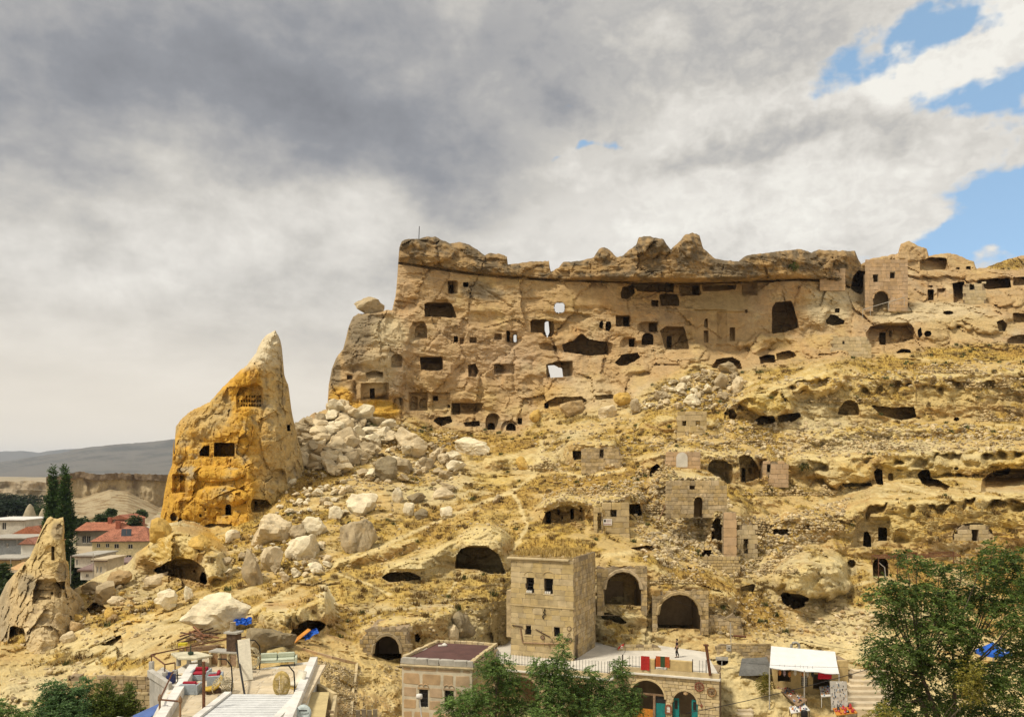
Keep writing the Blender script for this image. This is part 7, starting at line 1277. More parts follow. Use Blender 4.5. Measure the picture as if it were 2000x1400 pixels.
# mast on the cliff top, handrail by the arched door, timber props
tag(MB().tube([at(818, 470, 148), at(819, 442, 148)], .07, 5).build('mast', BLACK), 'thin bare mast on the left end of the cliff top', 'mast')
T = Thing('handrail', 'light metal handrail climbing to the arched door at the cliff top', 'railing', ground(1688, 622)); D = hill.D_at(1720, 612)-1.5; pp = [at(x, y, D) for x, y in ((1685, 605), (1700, 600), (1735, 590), (1766, 581))]; T.part(MB().tube(pp, .06, 4), 'rail', CONC)
for p in pp: T.part(MB().tube([p, p-Vector((0, 0, 1.6))], .05, 4), 'post', CONC)
D = hill.D_at(1300, 1010)-.6; tag(MB().tube([at(1302, 982, D), at(1286, 1018, D-.6)], .1, 5).build('timber', WOOD), 'pale timber leaning in the rubble left of the small arched doorway', 'timber')
p = at(1372, 1231, hill.D_at(1372, 1229)-1); tag(MB().tube([p, p+Vector((-.1, 0, 2.4))], .12, 6).build('rusty_post', RUST), 'rusty steel post at the right foot of the right vault', 'post')
# pergola frame above the corner tree
T = Thing('pergola', 'thin rusty steel pergola frame in front of the dark door on the right', 'pergola', ground(1740, 1130)); D0_ = 92.0
A4 = [at(1703, 1084, D0_+6), at(1862, 1077, D0_+6), at(1876, 1085, D0_), at(1716, 1090, D0_)]
for a in range(4): T.part(MB().tube([A4[a], A4[(a+1) % 4]], .05, 4), 'beam', RUST)
for s_ in (.2, .4, .6, .8): T.part(MB().tube([A4[0].lerp(A4[1], s_), A4[3].lerp(A4[2], s_)], .04, 4), 'rafter', RUST); T.part(MB().tube([A4[0].lerp(A4[3], s_), A4[1].lerp(A4[2], s_)], .03, 4), 'rafter', RUST)
for p in A4: T.part(MB().tube([p, p-Vector((0, 0, 3.2))], .06, 4), 'post', RUST)
T.part(MB().tube([at(1753, 1084, D0_), at(1753, 1135, D0_)], .05, 4), 'post', RUST); T.part(MB().tube([at(1716, 1098, D0_), at(1728, 1108, D0_), at(1730, 1130, D0_)], .05, 4), 'brace', CONC)
# ================================================================== the square on the right
def gz(x, y): return ground(x, y).z
SG = .8
T = Thing('market_stall', 'souvenir stall with a big sloping white awning beside the stone stairs', 'stall', atz(1570, 1385, SG)); Da, Db_ = 77.5, 72.6
c0, c1, c2, c3 = at(1506, 1261, Da), at(1631, 1272, Da), at(1639, 1315, Db_), at(1503, 1303, Db_); n = 10; vs = []; fs = []
for i in range(n+1):
    for j in range(6):
        s_, t_ = i/n, j/5; p = c0.lerp(c1, s_).lerp(c3.lerp(c2, s_), t_); p.z -= .10*math.sin(math.pi*s_*3)**2*t_+.12*math.sin(math.pi*t_); vs.append(p)
for i in range(n):
    for j in range(5): fs.append((i*6+j, i*6+j+1, (i+1)*6+j+1, (i+1)*6+j))
m2 = len(vs); T.part(MB().add(vs+[p-Vector((0, 0, .05)) for p in vs], fs+[tuple(x+m2 for x in reversed(f)) for f in fs]), 'awning', AWN, smooth=True)
for p in (c2, c3, c3.lerp(c2, .5)): T.part(MB().tube([p, Vector((p.x, p.y, SG-.5))], .06, 6), 'post', CONC)
MW = frame((c0.x-.3, Da-1.6, SG-.4), (1, 0.0, 0)); Lw = c1.x-c0.x+.9; hs = [rect(*opx(MW, 1519, 1309, 1545, 1331)), rect(*opx(MW, 1588, 1316, 1622, 1346)), rect(*opx(MW, 1565, 1319, 1578, 1339))]
T.part(MB().panel(rect(0, Lw, 0, 3.7), hs, .4, MW), 'back_wall', STONE); T.part(MB().box(0, Lw, 2.4, 2.5, 0, 3.7, MW).box(0, .1, .401, 2.39, 0, 3.7, MW).box(Lw-.1, Lw, .401, 2.39, 0, 3.7, MW).box(.101, Lw-.101, .401, 2.39, 3.5, 3.69, MW), 'room', SHADE); grille(T, MW, hs[2][0][0], hs[2][1][0], hs[2][0][1], hs[2][2][1], 4, 5, WHITEP, .05)
T.part(MB().box(hs[2][0][0], hs[2][1][0], .2, .24, hs[2][0][1], hs[2][2][1], MW), 'pane', GLASS)
pal = [mat('glaze_'+n_, c_, .35, .25, 20, .1) for n_, c_ in (('white', (.65, .63, .58)), ('orange', (.5, .2, .05)), ('lilac', (.35, .27, .33)), ('red', (.40, .03, .03)), ('black', (.03, .03, .03)), ('tan', (.45, .32, .18)), ('blue', (.12, .2, .3)))]
nm_ = ('white and orange', 'pale lilac', 'orange', 'white', 'cream and orange', 'dark orange', 'thin white', 'tan', 'black and white')
for i, (x, y) in enumerate(((1523, 1313), (1532, 1314), (1542, 1316), (1553, 1313), (1563, 1314), (1569, 1316), (1577, 1316), (1580, 1319), (1587, 1316))):
    p = at(x, y, 73.4); t_ = Thing('hanging_lamp', nm_[i]+' ornament lamp hanging under the awning, number %d from the left' % (i+1), 'lamp', p, 'hanging ornament lamps'); t_.part(MB().lathe([(.02, -.28), (.13, -.12), (.15, .05), (.09, .2), (.02, .28)], 9, p), 'shade', pal[(1, 2, 1, 0, 5, 1, 0, 5, 4)[i]], smooth=True); t_.part(MB().tube([p+Vector((0, 0, .27)), p+Vector((0, 0, .75))], .012, 4), 'cord', BLACK)
q_ = opx(frame((0, 73.2, 0), (1, 0, 0)), 1597, 1312, 1624, 1325); drape('red_cloth', 'bright red cloth hanging under the right side of the awning', frame((0, 73.2, 0), (1, 0, 0)), *q_, [mat('bright_red_cloth', (.55, .01, .03), .7, .1, 8, .2)], 4)
def table(name, label, P4, z, hgt, m_, wares=0, seed=0, cat='table', cols=None, tilt=0.0, bm2=None, ws=.06):
    """table from four ground-plan corners (photo pixels on level z)"""
    c_ = [atz(x, y, z) for x, y in P4]; ctr = sum(c_, Vector())/4; T_ = Thing(name, label, cat, Vector((ctr.x, ctr.y, z-hgt))); mb = MB(); mb.prism([p[:2] for p in c_], z-.06, z); T_.part(mb, 'table_top', m_)
    for p in c_: q2 = p.lerp(ctr, .06); T_.part(MB().tube([Vector((q2.x, q2.y, z-.06)), Vector((q2.x, q2.y, z-hgt-.1))], .035, 5), 'leg', bm2 or DARKW)
    rr = random.Random(seed); w_ = {}
    for i in range(wares):
        a, b = rr.random(), rr.random(); p = c_[0].lerp(c_[1], a*.9+.05).lerp(c_[3].lerp(c_[2], a*.9+.05), b*.9+.05); s_ = ws*rr.uniform(.7, 1.5); w_.setdefault(rr.randrange(len(cols or pal)), MB()).lathe([(s_*.8, 0), (s_*1.1, s_*.8), (s_*.5, s_*rr.uniform(1.2, 2.5))], 7, (p.x, p.y, z+.002))
    for i, mb in w_.items(): tag(mb.build('souvenirs', (cols or pal)[i]), 'small '+(cols or pal)[i].name[6:].split('.')[0]+' glazed souvenirs set out on the '+label, kind='stuff')
    return T_
table('display_table', 'long souvenir table slanting from the stall', [(1516, 1340), (1530, 1334), (1577, 1366), (1558, 1378)], SG+.8, .9, WOOD, 60, 1)
table('display_table', 'low white tray table in front of the stall', [(1541, 1380), (1572, 1374), (1582, 1386), (1545, 1392)], SG+.55, .6, WHITEP, 26, 2)
table('display_table', 'small white table by the stall right post', [(1600, 1340), (1624, 1338), (1628, 1358), (1604, 1360)], SG+.85, .9, WHITEP, 40, 3, bm2=WHITEP)
table('display_table', 'yellow framed tray of red pots at the lower right', [(1626, 1382), (1664, 1378), (1675, 1391), (1634, 1396)], SG+.35, .4, ORANGE, 26, 4, cols=[pal[3], pal[3], pal[4]], ws=.10)
Mr = frame(atz(1624, 1386, SG), (1, -.08, 0)) @ Matrix.Rotation(-.18, 4, 'X'); T = Thing('jewellery_rack', 'leaning pale rack hung with rows of jewellery', 'rack', atz(1640, 1386, SG)); T.part(MB().panel(rect(0, 1.45, 0, 2.5), [], .05, Mr), 'board', DIRTW); rr = random.Random(6)
for i in range(70): a, b = rr.uniform(.08, 1.37), rr.uniform(.15, 2.4); T.part(MB().box(a, a+.05, -.03, -.002, b, b+rr.uniform(.08, .2), Mr), 'necklace', pal[rr.choice((0, 4, 4, 5, 6))])
p = atz(1571, 1402, SG); tag(MB().lathe([(.28, -.3), (.30, .5), (.24, .62), (.24, .66)], 12, p).build('bin', BLACK, smooth=True), 'dark round bin at the bottom edge below the stall', 'bin')
# stairs right of the stall
T = Thing('stone_stairs', 'pale worn stone stairs climbing right of the stall', 'stairs', atz(1690, 1390, SG)); 
for i in range(8):
    z = SG+.05+i*.30; y = 1392-i*12.0; a, b = at(1652+i*2.4, y, 71.5+i*.75), at(1752-i*1.5, y-6, 71.5+i*.75); T.part(MB().add([Vector(q2) for q2 in ((a.x, a.y, z-1), (b.x, b.y, z-1), (b.x, b.y+1.6, z-1), (a.x, a.y+1.6, z-1), (a.x, a.y, z+.02), (b.x, b.y, z+.02), (b.x, b.y+1.6, z+.02), (a.x, a.y+1.6, z+.02))], [(0, 3, 2, 1), (4, 5, 6, 7), (0, 1, 5, 4), (1, 2, 6, 5), (2, 3, 7, 6), (3, 0, 4, 7)]), 'step', PALEP, bevel=.03)
T = Thing('stone_stairs', 'short flight of pale steps at the bottom edge right of the arcade', 'stairs', atz(1455, 1400, SG))
for i in range(4): a = at(1440+i*1, 1404-i*9, 70+i*.7); b = at(1472, 1404-i*9, 70+i*.7); z = a.z; T.part(MB().box(a.x, b.x, a.y, a.y+1.2, z-.8, z), 'step', PALEP, bevel=.03)
# grey tarpaulin, electric box, pipe, arched white window, round pouf
D = hill.D_at(1475, 1322)-.6; vs = [at(1449, 1285, D+2.4), at(1470, 1284, D+2.2), at(1488, 1283, D+2.2), at(1505, 1281, D+2.4), at(1504, 1316, D), at(1486, 1318, D-.1), at(1464, 1319, D), at(1443, 1319, D)]
vs2 = [p+Vector((0, .08, -.06)) for p in vs]; tag(MB().add(vs+vs2, [(0, 1, 6, 7), (1, 2, 5, 6), (2, 3, 4, 5), (8, 15, 14, 9), (9, 14, 13, 10), (10, 13, 12, 11), (0, 7, 15, 8), (3, 11, 12, 4), (0, 8, 9, 1), (1, 9, 10, 2), (2, 10, 11, 3), (7, 6, 14, 15), (6, 5, 13, 14), (5, 4, 12, 13)]).build('tarpaulin', GREYS), 'dark grey tarpaulin sloping beside the white awning', 'tarpaulin')
D = hill.D_at(1428, 1276)-.5; p = at(1428, 1276, D); T = Thing('electric_box', 'grey electric box on a thin pole behind the terrace end', 'electric box', p); T.part(MB().tube([p, at(1427, 1215, D)], .04, 5), 'pole', CONC); b = at(1423, 1265, D-.1); T.part(MB().box(b.x-.2, b.x+.2, b.y-.15, b.y+.1, b.z-.28, b.z+.28), 'box', CONC, bevel=.02); T.part(MB().box(b.x-.06, b.x+.06, b.y-.16, b.y-.151, b.z-.05, b.z+.07), 'dial', BLACK)
D = hill.D_at(1445, 1246)-.3; tag(MB().tube([at(1433, 1241, D), at(1457, 1243, D)], .11, 8).build('rusty_pipe', RUST), 'rusty pipe lying on the bank above the retaining wall', 'pipe')
D = hill.D_at(1411, 1302)-.4; Mw = frame(at(1398, 1302, D), (1, 0, 0)); k = D/F; T = Thing('cave_window', 'half-round dark cave window with a white top board right of the terrace', 'window', at(1411, 1302, D)); T.part(MB().box(0, 24*k, -.05, .05, 13*k, 20*k, Mw), 'board', DIRTW); T.part(MB().tube([Mw @ Vector((12*k, 0, 2*k)), Mw @ Vector((12*k, 0, 13*k))], .03, 4), 'mullion', WHITEP)
D = hill.D_at(1548, 1262)-.6; p = at(1553, 1262, D); T = Thing('stone_ring', 'grey stone ring standing above the awning', 'stone', p); Mx = Matrix.Translation(p) @ Matrix.Rotation(math.pi/2, 4, 'X'); T.part(MB().tube([Mx @ Vector((.40*math.cos(a), .40*math.sin(a), 0)) for a in np.linspace(0, 6.28, 15)[:-1]], .14, 6, closed=True), 'ring', CONC)
# cables over the square
def cable(label, pts, sag, r=.022): 
    a, b = [at(*p) for p in pts]; tag(MB().tube([a.lerp(b, i/14)-Vector((0, 0, sag*4*(i/14)*(1-i/14))) for i in range(15)], r, 4).build('cable', BLACK), label, 'cable')
cable('thick black cable crossing the square in front of the stall', ((1340, 1392, 62), (1740, 1293, 66)), .25, .03); cable('thin cable above the awning', ((1290, 1160, 80), (1720, 1275, 76)), .9, .014); cable('thin cable running across the awning front', ((1380, 1285, 69), (1720, 1300, 70)), .35, .012)
# blue parasol seen through the corner tree
T = Thing('parasol', 'blue parasol with a white seam glimpsed through the corner tree', 'parasol', atz(1942, 1330, 1.0)); p = at(1940, 1253, 62); vs = [p]+[p+Vector((1.25*math.cos(a), 1.25*math.sin(a), -.75)) for a in np.linspace(.3, .3+2*math.pi, 9)[:-1]]; vb = [q2-Vector((0, 0, .22)) for q2 in vs[1:]]; T.part(MB().add(vs+vb, [(0, i+1, (i+1) % 8+1) for i in range(8)]+[(i+1, i+9, (i+1) % 8+9, (i+1) % 8+1) for i in range(8)]), 'canopy', BLUET); T.part(MB().tube([p, p-Vector((0, 0, 3))], .04, 5), 'pole', WHITEP); T.part(MB().tube([p+Vector((0, 0, .02)), vs[7]+Vector((0, 0, .02))], .03, 4), 'seam', WHITEP)
# ================================================================== person walking behind the terrace wall
pf = atz(1322, 1283, TZ+.02); H = 36*pf.y/F; k = H/1.75
def skin(name, joints, edges, m_, parent=None, sub=2):
    me = bpy.data.meshes.new(name); me.from_pydata([tuple(j[:3]) for j in joints], edges, []); o = link(name, me, None, parent); bm = bmesh.new(); bm.from_mesh(me); ly = bm.verts.layers.skin.verify(); bm.verts.ensure_lookup_table()
    for v_, j in zip(bm.verts, joints): v_[ly].radius = (j[3], j[4] if len(j) > 4 else j[3])
    bm.verts[0][ly].use_root = True; bm.to_mesh(me); bm.free(); o.modifiers.new('skin', 'SKIN').use_smooth_shade = True; s_ = o.modifiers.new('sub', 'SUBSURF'); s_.levels = s_.render_levels = sub; me.materials.append(m_); return o
# faces left (-x): y is across the body, x fore and aft
J = [(0, 0, .95, .13, .11), (0, 0, 1.15, .12, .10), (.02, 0, 1.38, .16, .11), (.0, 0, 1.47, .055), (-.03, 0, 1.56, .062), (-.04, 0, 1.66, .085, .10),
     (.02, -.18, 1.40, .055), (.06, -.22, 1.12, .042), (-.06, -.22, .90, .032), (-.10, -.21, .80, .035, .018), (.02, .18, 1.40, .055), (.0, .22, 1.12, .042), (-.12, .22, .92, .032), (-.16, .21, .83, .035, .018),
     (0, -.09, .88, .085), (-.10, -.09, .50, .06), (-.04, -.09, .09, .04), (-.16, -.09, .03, .035), (0, .09, .88, .085), (.06, .09, .50, .06), (.20, .09, .11, .04), (.10, .09, .03, .035)]
Ed = [(0, 1), (1, 2), (2, 3), (3, 4), (4, 5), (2, 6), (6, 7), (7, 8), (8, 9), (2, 10), (10, 11), (11, 12), (12, 13), (0, 14), (14, 15), (15, 16), (16, 17), (0, 18), (18, 19), (19, 20), (20, 21)]
P_ = skin('person', J, Ed, mat('skin', (.36, .20, .12), .6, .05, 5, 0)); P_.location = pf; P_.scale = (k, k, k); tag(P_, 'person in dark clothes walking to the left behind the terrace wall', 'person')
fing = MB()
for hx, hy, hz_ in ((-.10, -.21, .80), (-.16, .21, .83)):
    for i in range(4): fing.tube([(hx-.03+.018*i, hy, hz_-.02), (hx-.035+.018*i, hy+.005, hz_-.07-.012*(i in (1, 2))), (hx-.045+.018*i, hy+.01, hz_-.10-.012*(i in (1, 2)))], .009, 5)
    fing.tube([(hx-.04, hy, hz_+.02), (hx-.065, hy, hz_-.02), (hx-.065, hy, hz_-.05)], .010, 5)
fing.build('fingers', _mats['skin'], P_)
skin('shirt', [(0, 0, .93, .145, .125), (0, 0, 1.15, .135, .115), (.02, 0, 1.38, .175, .125), (.01, 0, 1.44, .07), (.02, -.18, 1.40, .07), (.055, -.215, 1.2, .058), (.02, .18, 1.40, .07), (.0, .215, 1.2, .058)], [(0, 1), (1, 2), (2, 3), (2, 4), (4, 5), (2, 6), (6, 7)], mat('dark_shirt', (.03, .016, .02), .85), P_)
skin('trousers', [(0, 0, .96, .145, .125), (0, -.09, .88, .10), (-.10, -.09, .50, .075), (-.04, -.09, .10, .06), (0, .09, .88, .10), (.06, .09, .50, .075), (.20, .09, .12, .06)], [(0, 1), (1, 2), (2, 3), (0, 4), (4, 5), (5, 6)], mat('black_trousers', (.018, .016, .018), .85), P_)
skin('hair', [(.0, 0, 1.66, .085, .10), (.0, 0, 1.72, .075, .09), (.03, 0, 1.60, .06, .07)], [(0, 1), (0, 2)], mat('dark_hair', (.015, .012, .01), .6), P_)
MB().box(-.22, -.02, -.13, -.05, -.01, .05).box(.03, .24, .05, .13, -.01, .06).build('shoes', BLACK, P_, bevel=.02)
MB().lathe([(.008, -.02), (.02, -.015), (.008, .02)], 6, (-.125, 0, 1.655)).lathe([(.01, -.02), (.02, 0), (.01, .02)], 6, (-.04, -.10, 1.65)).build('nose_and_ear', _mats['skin'], P_)
# ================================================================== the roof terrace at the lower left
LZ = 8.8
def tz(x, y, dz=0.0): p = atz(x, y, LZ); p.z += dz; return p
T = Thing('roof_terrace', 'pale paved roof terrace with scattered furniture at the lower left', 'terrace', tz(450, 1360)-Vector((0, 0, 4)))
floor = [tz(*p)[:2] for p in ((255, 1480), (300, 1395), (345, 1306), (372, 1290), (430, 1277), (500, 1305), (560, 1296), (600, 1291), (625, 1298), (612, 1330), (560, 1480))]
T.part(MB().prism(floor, LZ-4.5, LZ-.03), 'building_body', WHITEPL)
# paving slabs laid as separate pieces
y_ = 1480; xa = min(p[0] for p in floor); fl = np.array(floor); sl_ = {}
r2 = random.Random(4); yy = fl[:, 1].min()
while yy < fl[:, 1].max():
    xx = xa-r2.random()*.6
    while xx < fl[:, 0].max():
        w = r2.uniform(.75, 1.15); cx, cy = xx+w/2, yy+.3
        if inside(cx, cy, floor) and min(inside(cx+dx_, cy+dy_, floor) for dx_ in (-w*.45, w*.45) for dy_ in (-.27, .27)):
            pp_ = at(0, 0, 1); o = bpy.data.objects.new('paving_slab', blkmesh(PALEP, 0)); COL.objects.link(o); o.parent = T.root; o.matrix_basis = Matrix.Translation(Vector((cx, cy, LZ-.03))-T.base) @ Matrix.Diagonal((w-.02, .585, .06, 1))
        xx += w
    yy += .6
def beam(label, pts, w, h, z0, m_, name='beam', cat='beam'):
    a, b = tz(*pts[0]), tz(*pts[1]); M = frame((a.x, a.y, LZ+z0), b-a); L = (b-a).length; return tag(MB().box(0, L, -w/2, w/2, 0, h, M).build(name, m_, bevel=.015), label, cat)
beam('white low wall cap along the left side of the roof terrace', ((312, 1420), (378, 1312)), .55, .53, 0, WHITEP, 'low_wall', 'wall'); beam('long white beam along the right side of the roof terrace', ((553, 1440), (613, 1296)), .5, .49, 0, WHITEP, 'low_wall', 'wall'); beam('tan tiled wall cap right of the long white beam', ((585, 1372), (626, 1300)), .7, .2, -.1, PALEP, 'low_wall', 'wall')
# white slatted pergola roof
T = Thing('slatted_deck', 'white slatted pergola roof at the bottom of the terrace', 'pergola', tz(520, 1395)); a, b = tz(452, 1368), tz(592, 1368)
M = frame((a.x, a.y-6.5, LZ+.25), (1, 0, 0)); L = b.x-a.x
for i in range(15): T.part(MB().box(-.35-i*.03, L*(.98-.004*i)-.3, 6.4-i*.44, 6.4-i*.44+.38, 0, .06, M), 'slat', mat('greyish_white_board', (.62, .62, .60), .7, .07, 4, .1))
T.part(MB().box(-.5, -.1, -.2, 6.8, .08, .2, M), 'edge_beam', WHITEP); T.part(MB().box(L*.9, L*.9+.4, -.2, 6.8, .08, .2, M), 'edge_beam', WHITEP)
# beige canopy and lower parts right of the beam
T = Thing('awning', 'beige flat awning over a dark opening right of the long white beam', 'awning', tz(625, 1400)); c_ = [tz(602, 1338, -.4), tz(643, 1338, -.4), tz(634, 1386, -.6), tz(594, 1386, -.6)]; T.part(MB().add(c_+[p-Vector((0, 0, .08)) for p in c_], [(0, 1, 2, 3), (7, 6, 5, 4), (0, 4, 5, 1), (1, 5, 6, 2), (2, 6, 7, 3), (3, 7, 4, 0)]), 'cover', mat('beige_canvas', (.52, .41, .20), .8, .06, 3, .1))
for p in (c_[2], c_[3]): T.part(MB().tube([p, p-Vector((0, 0, 3))], .06, 5), 'post', DARKW)
T.part(MB().box(c_[3].x, c_[2].x, c_[3].y+2.2, c_[3].y+2.3, LZ-4, LZ-.7), 'back_wall', SHADE)
T = Thing('low_wall', 'pale angled wall cap around the beige awning', 'wall', tz(655, 1350)-Vector((0, 0, 1))); pts_ = [tz(622, 1312, -.8), tz(655, 1330, -.9), tz(648, 1366, -1.0)]
for a, b in zip(pts_[:-1], pts_[1:]): M = frame(a, b-a); T.part(MB().box(0, (b-a).length, -.12, .12, -1.5, .05, M), 'wall_piece', STONEP, bevel=.02)
dsh = Thing('satellite_dish', 'pale satellite dish below the beige awning', 'satellite dish', tz(592, 1400)); p = tz(593, 1396, .1); Mx = Matrix.Translation(p) @ Matrix.Rotation(1.25, 4, 'X'); dsh.part(MB().lathe([(.02, 0), (.25, .03), (.45, .12), (.46, .14), (.25, .05), (.02, .02)], 16, M=Mx), 'dish', mat('pale_blue_grey', (.48, .54, .52), .6), smooth=True); dsh.part(MB().tube([p, p+Vector((.1, .3, -1))], .03, 5), 'arm', CONC); dsh.part(MB().box(-.22, .22, .10, .17, .16, .17, Mx), 'lettering', BLACK)
# kerb of the gravel path
T = Thing('path_kerb', 'pale kerb of long blocks curving along the gravel path', 'kerb', ground(690, 1380)); kp = [(590, 1268), (620, 1277), (650, 1285), (675, 1291), (697, 1297), (695, 1320), (690, 1345), (688, 1370), (685, 1405)]
for (x0, y0), (x1, y1) in zip(kp[:-1], kp[1:]): a, b = ground(x0, y0), ground(x1, y1); M = frame(a, b-a); dz = b.z-a.z; T.part(MB().add([M @ Vector(v_) for v_ in ((0, -.1, -.3), ((b-a).to_2d().length-.03, -.1, dz-.3), ((b-a).to_2d().length-.03, .1, dz-.3), (0, .1, -.3), (0, -.1, .16), ((b-a).to_2d().length-.03, -.1, dz+.16), ((b-a).to_2d().length-.03, .1, dz+.16), (0, .1, .16))], [(0, 3, 2, 1), (4, 5, 6, 7), (0, 1, 5, 4), (1, 2, 6, 5), (2, 3, 7, 6), (3, 0, 4, 7)]), 'kerb_block', STONEP if y0 > 1296 else PINKST)
# ---- furniture
def sofa_set(name, label, base, yaw, w, m_, cm, back=.75, dep=.8, arms=True, legs=False, seats=1, group=None):
    M = Matrix.Translation(base) @ Matrix.Rotation(yaw, 4, 'Z'); T_ = Thing(name, label, 'sofa' if w > 1.2 else 'armchair', base, group); z0 = .15 if legs else 0
    T_.part(MB().box(-w/2, w/2, -dep/2, dep/2, z0+.12 if legs else .02, .36, M), 'seat_base', m_, bevel=.02); T_.part(MB().box(-w/2, w/2, dep/2+.002, dep/2+.16, z0, back, M), 'backrest', m_, bevel=.02)
    if arms:
        for s_ in (-1, 1): x = s_*w/2; T_.part(MB().box(min(x, x+s_*.14)+s_*.002, max(x, x+s_*.14), -dep/2, dep/2+.158, z0, .58, M), 'armrest', m_, bevel=.02)
    for i in range(seats): a = -w/2+.03+i*w/seats; b = -w/2-.03+(i+1)*w/seats; T_.part(MB().box(a, b, -dep/2+.02, dep/2-.12, .362, .50, M), 'seat_cushion', cm, bevel=.04); T_.part(MB().box(a, b, dep/2-.20, dep/2-.005, .505, back+.12, M), 'back_cushion', cm, bevel=.04)
    if legs:
        for sx in (-1, 1):
            for sy in (-1, 1): T_.part(MB().tube([M @ Vector((sx*(w/2-.05), sy*(dep/2-.05), z0+.13)), M @ Vector((sx*(w/2+.02), sy*(dep/2), 0))], .025, 5), 'leg', BLACK)
    return T_
sofa_set('sofa', 'pale green two-seat sofa in front of the rock mound', tz(542, 1299), 0.22, 2.3, SOFA, SOFA, .70, .75, True, True, 2)
sofa_set('wicker_armchair', 'grey wicker armchair with crimson cushions seen from behind', tz(374, 1352), math.pi, .85, WICK, CUSH, .62, .75, group='wicker chairs'); sofa_set('wicker_armchair', 'grey wicker armchair with a crimson back cushion facing the camera', tz(392, 1326), .1, .85, WICK, CUSH, .6, .75, group='wicker chairs'); sofa_set('wicker_armchair', 'grey wicker armchair turned sideways with crimson cushions', tz(418, 1334), -1.3, .85, WICK, CUSH, .62, .75, group='wicker chairs')
def wavy(label, base, yaw, m1, m2):
    M = Matrix.Translation(base) @ Matrix.Rotation(yaw, 4, 'Z'); T_ = Thing('cushioned_seat', label, 'seat', base); prof = [(-.5, .35), (-.3, .30), (0, .33), (.25, .45), (.42, .75), (.5, .95)]; vs = []; n = len(prof)
    for x, z in prof: vs += [M @ Vector((x, -.4, z)), M @ Vector((x, .4, z))]
    vs += [v_-Vector((0, 0, .1)) for v_ in vs]; o = 2*n; T_.part(MB().add(vs, [(2*i, 2*i+2, 2*i+3, 2*i+1) for i in range(n-1)]+[(o+2*i, o+2*i+1, o+2*i+3, o+2*i+2) for i in range(n-1)]+[(2*i, o+2*i, o+2*i+2, 2*i+2) for i in range(n-1)]+[(2*i+1, 2*i+3, o+2*i+3, o+2*i+1) for i in range(n-1)]+[(0, 1, o+1, o), (2*n-2, o+2*n-2, o+2*n-1, 2*n-1)]), 'cushion', m1, smooth=True); T_.part(MB().box(-.42, .42, -.36, .36, .02, .2, M), 'base', m2)
    return T_
wavy('yellow cushioned lounge seat beside the rusty pole', tz(416, 1352), .5, YEL, DARKW); wavy('cream swing seat behind the long white beam', tz(578, 1342), .9, CREAMC, RAT)
def cstand(label, base, yaw, hgt=2.2, group='hanging chair stands'):
    M = Matrix.Translation(base) @ Matrix.Rotation(yaw, 4, 'Z'); T_ = Thing('hanging_chair_stand', label, 'stand', base, group); T_.part(MB().tube([M @ Vector((-.75*math.cos(a)-.0, .55*math.sin(a), .03)) for a in np.linspace(-1.3, 1.3, 9)][::-1], .035, 6), 'base_hoop', BLACK); T_.part(MB().tube([M @ Vector(v_) for v_ in ((0, 0, .03), (.05, 0, hgt*.45), (.0, 0, hgt*.8), (-.3, 0, hgt), (-.75, 0, hgt*1.02))], .04, 6), 'arm', BLACK)
    return T_, M
cstand('black empty hanging chair stand in the middle of the roof terrace', tz(452, 1359), .3); cstand('black stand carrying the yellow rattan pod', tz(574, 1366), .2, 2.0); cstand('black stand behind the leaning wicker shell', tz(507, 1308), .3, 2.0)
def pod(label, c, m_, r=.48, h=1.0, tilt=0.0, n=12, openf=.35):
    T_ = Thing('rattan_pod', label, 'hanging chair', c); M = Matrix.Translation(c) @ Matrix.Rotation(tilt, 4, 'X')
    for i in range(n): a = math.pi*2*(openf/2+(1-openf)*i/(n-1))-math.pi/2; T_.part(MB().tube([M @ Vector((r*math.cos(a)*math.sin(t_), r*math.sin(a)*math.sin(t_), h*(1-math.cos(t_))/2)) for t_ in np.linspace(.08, math.pi-.08, 9)], .022, 4), 'rib', m_)
    for z in (.2, .4, .6, .8): rr_ = r*math.sin(math.acos(1-2*z)); T_.part(MB().tube([M @ Vector((rr_*math.cos(a), rr_*math.sin(a), h*z)) for a in np.linspace(2*math.pi*openf/2-math.pi/2, 2*math.pi*(1-openf/2)-math.pi/2, 12)], .016, 4), 'hoop', m_)
    return T_
pod('yellow rattan hanging pod near the long white beam', tz(550, 1364, .1), RAT, .48, 1.5, 0, 34, .05); pod('open wicker shell lying beside the wicker armchairs', tz(440, 1350, .05), mat('pale_cane', (.47, .40, .25), .7), .62, 1.1, .9, 14, .3); pod('large open wicker shell leaning by the outdoor kitchen', tz(492, 1307, .1), mat('pale_cane', (.47, .40, .25)), .65, 1.5, .3, 16, .35)
# stone table, kitchen counter, posts, planks
T = Thing('stone_table', 'big irregular pale stone table on stub legs', 'table', tz(372, 1306)); c = tz(368, 1300); T.part(MB().prism([(c.x-1.4, c.y+.5), (c.x-.3, c.y-.9), (c.x+1.0, c.y-1.0), (c.x+1.7, c.y-.1), (c.x+.3, c.y+.9), (c.x-.9, c.y+.9)], LZ+.62, LZ+.78), 'table_top', mat('table_stone', (.56, .51, .36), .8), bevel=.03)
for dx_, dy_ in ((-.7, .1), (.2, -.4), (.7, .2)): T.part(MB().lathe([(.16, 0), (.14, .62)], 9, (c.x+dx_, c.y+dy_, LZ)), 'leg', CONC)
tag(MB().lathe([(.12, 0), (.2, .08), (.18, .2), (.04, .22), (.03, .7)], 9, (c.x+.2, c.y-.1, LZ+.782)).build('jug', mat('dark_green_glaze', (.03, .05, .03), .4)), 'dark green jug standing on the stone table', 'jug')
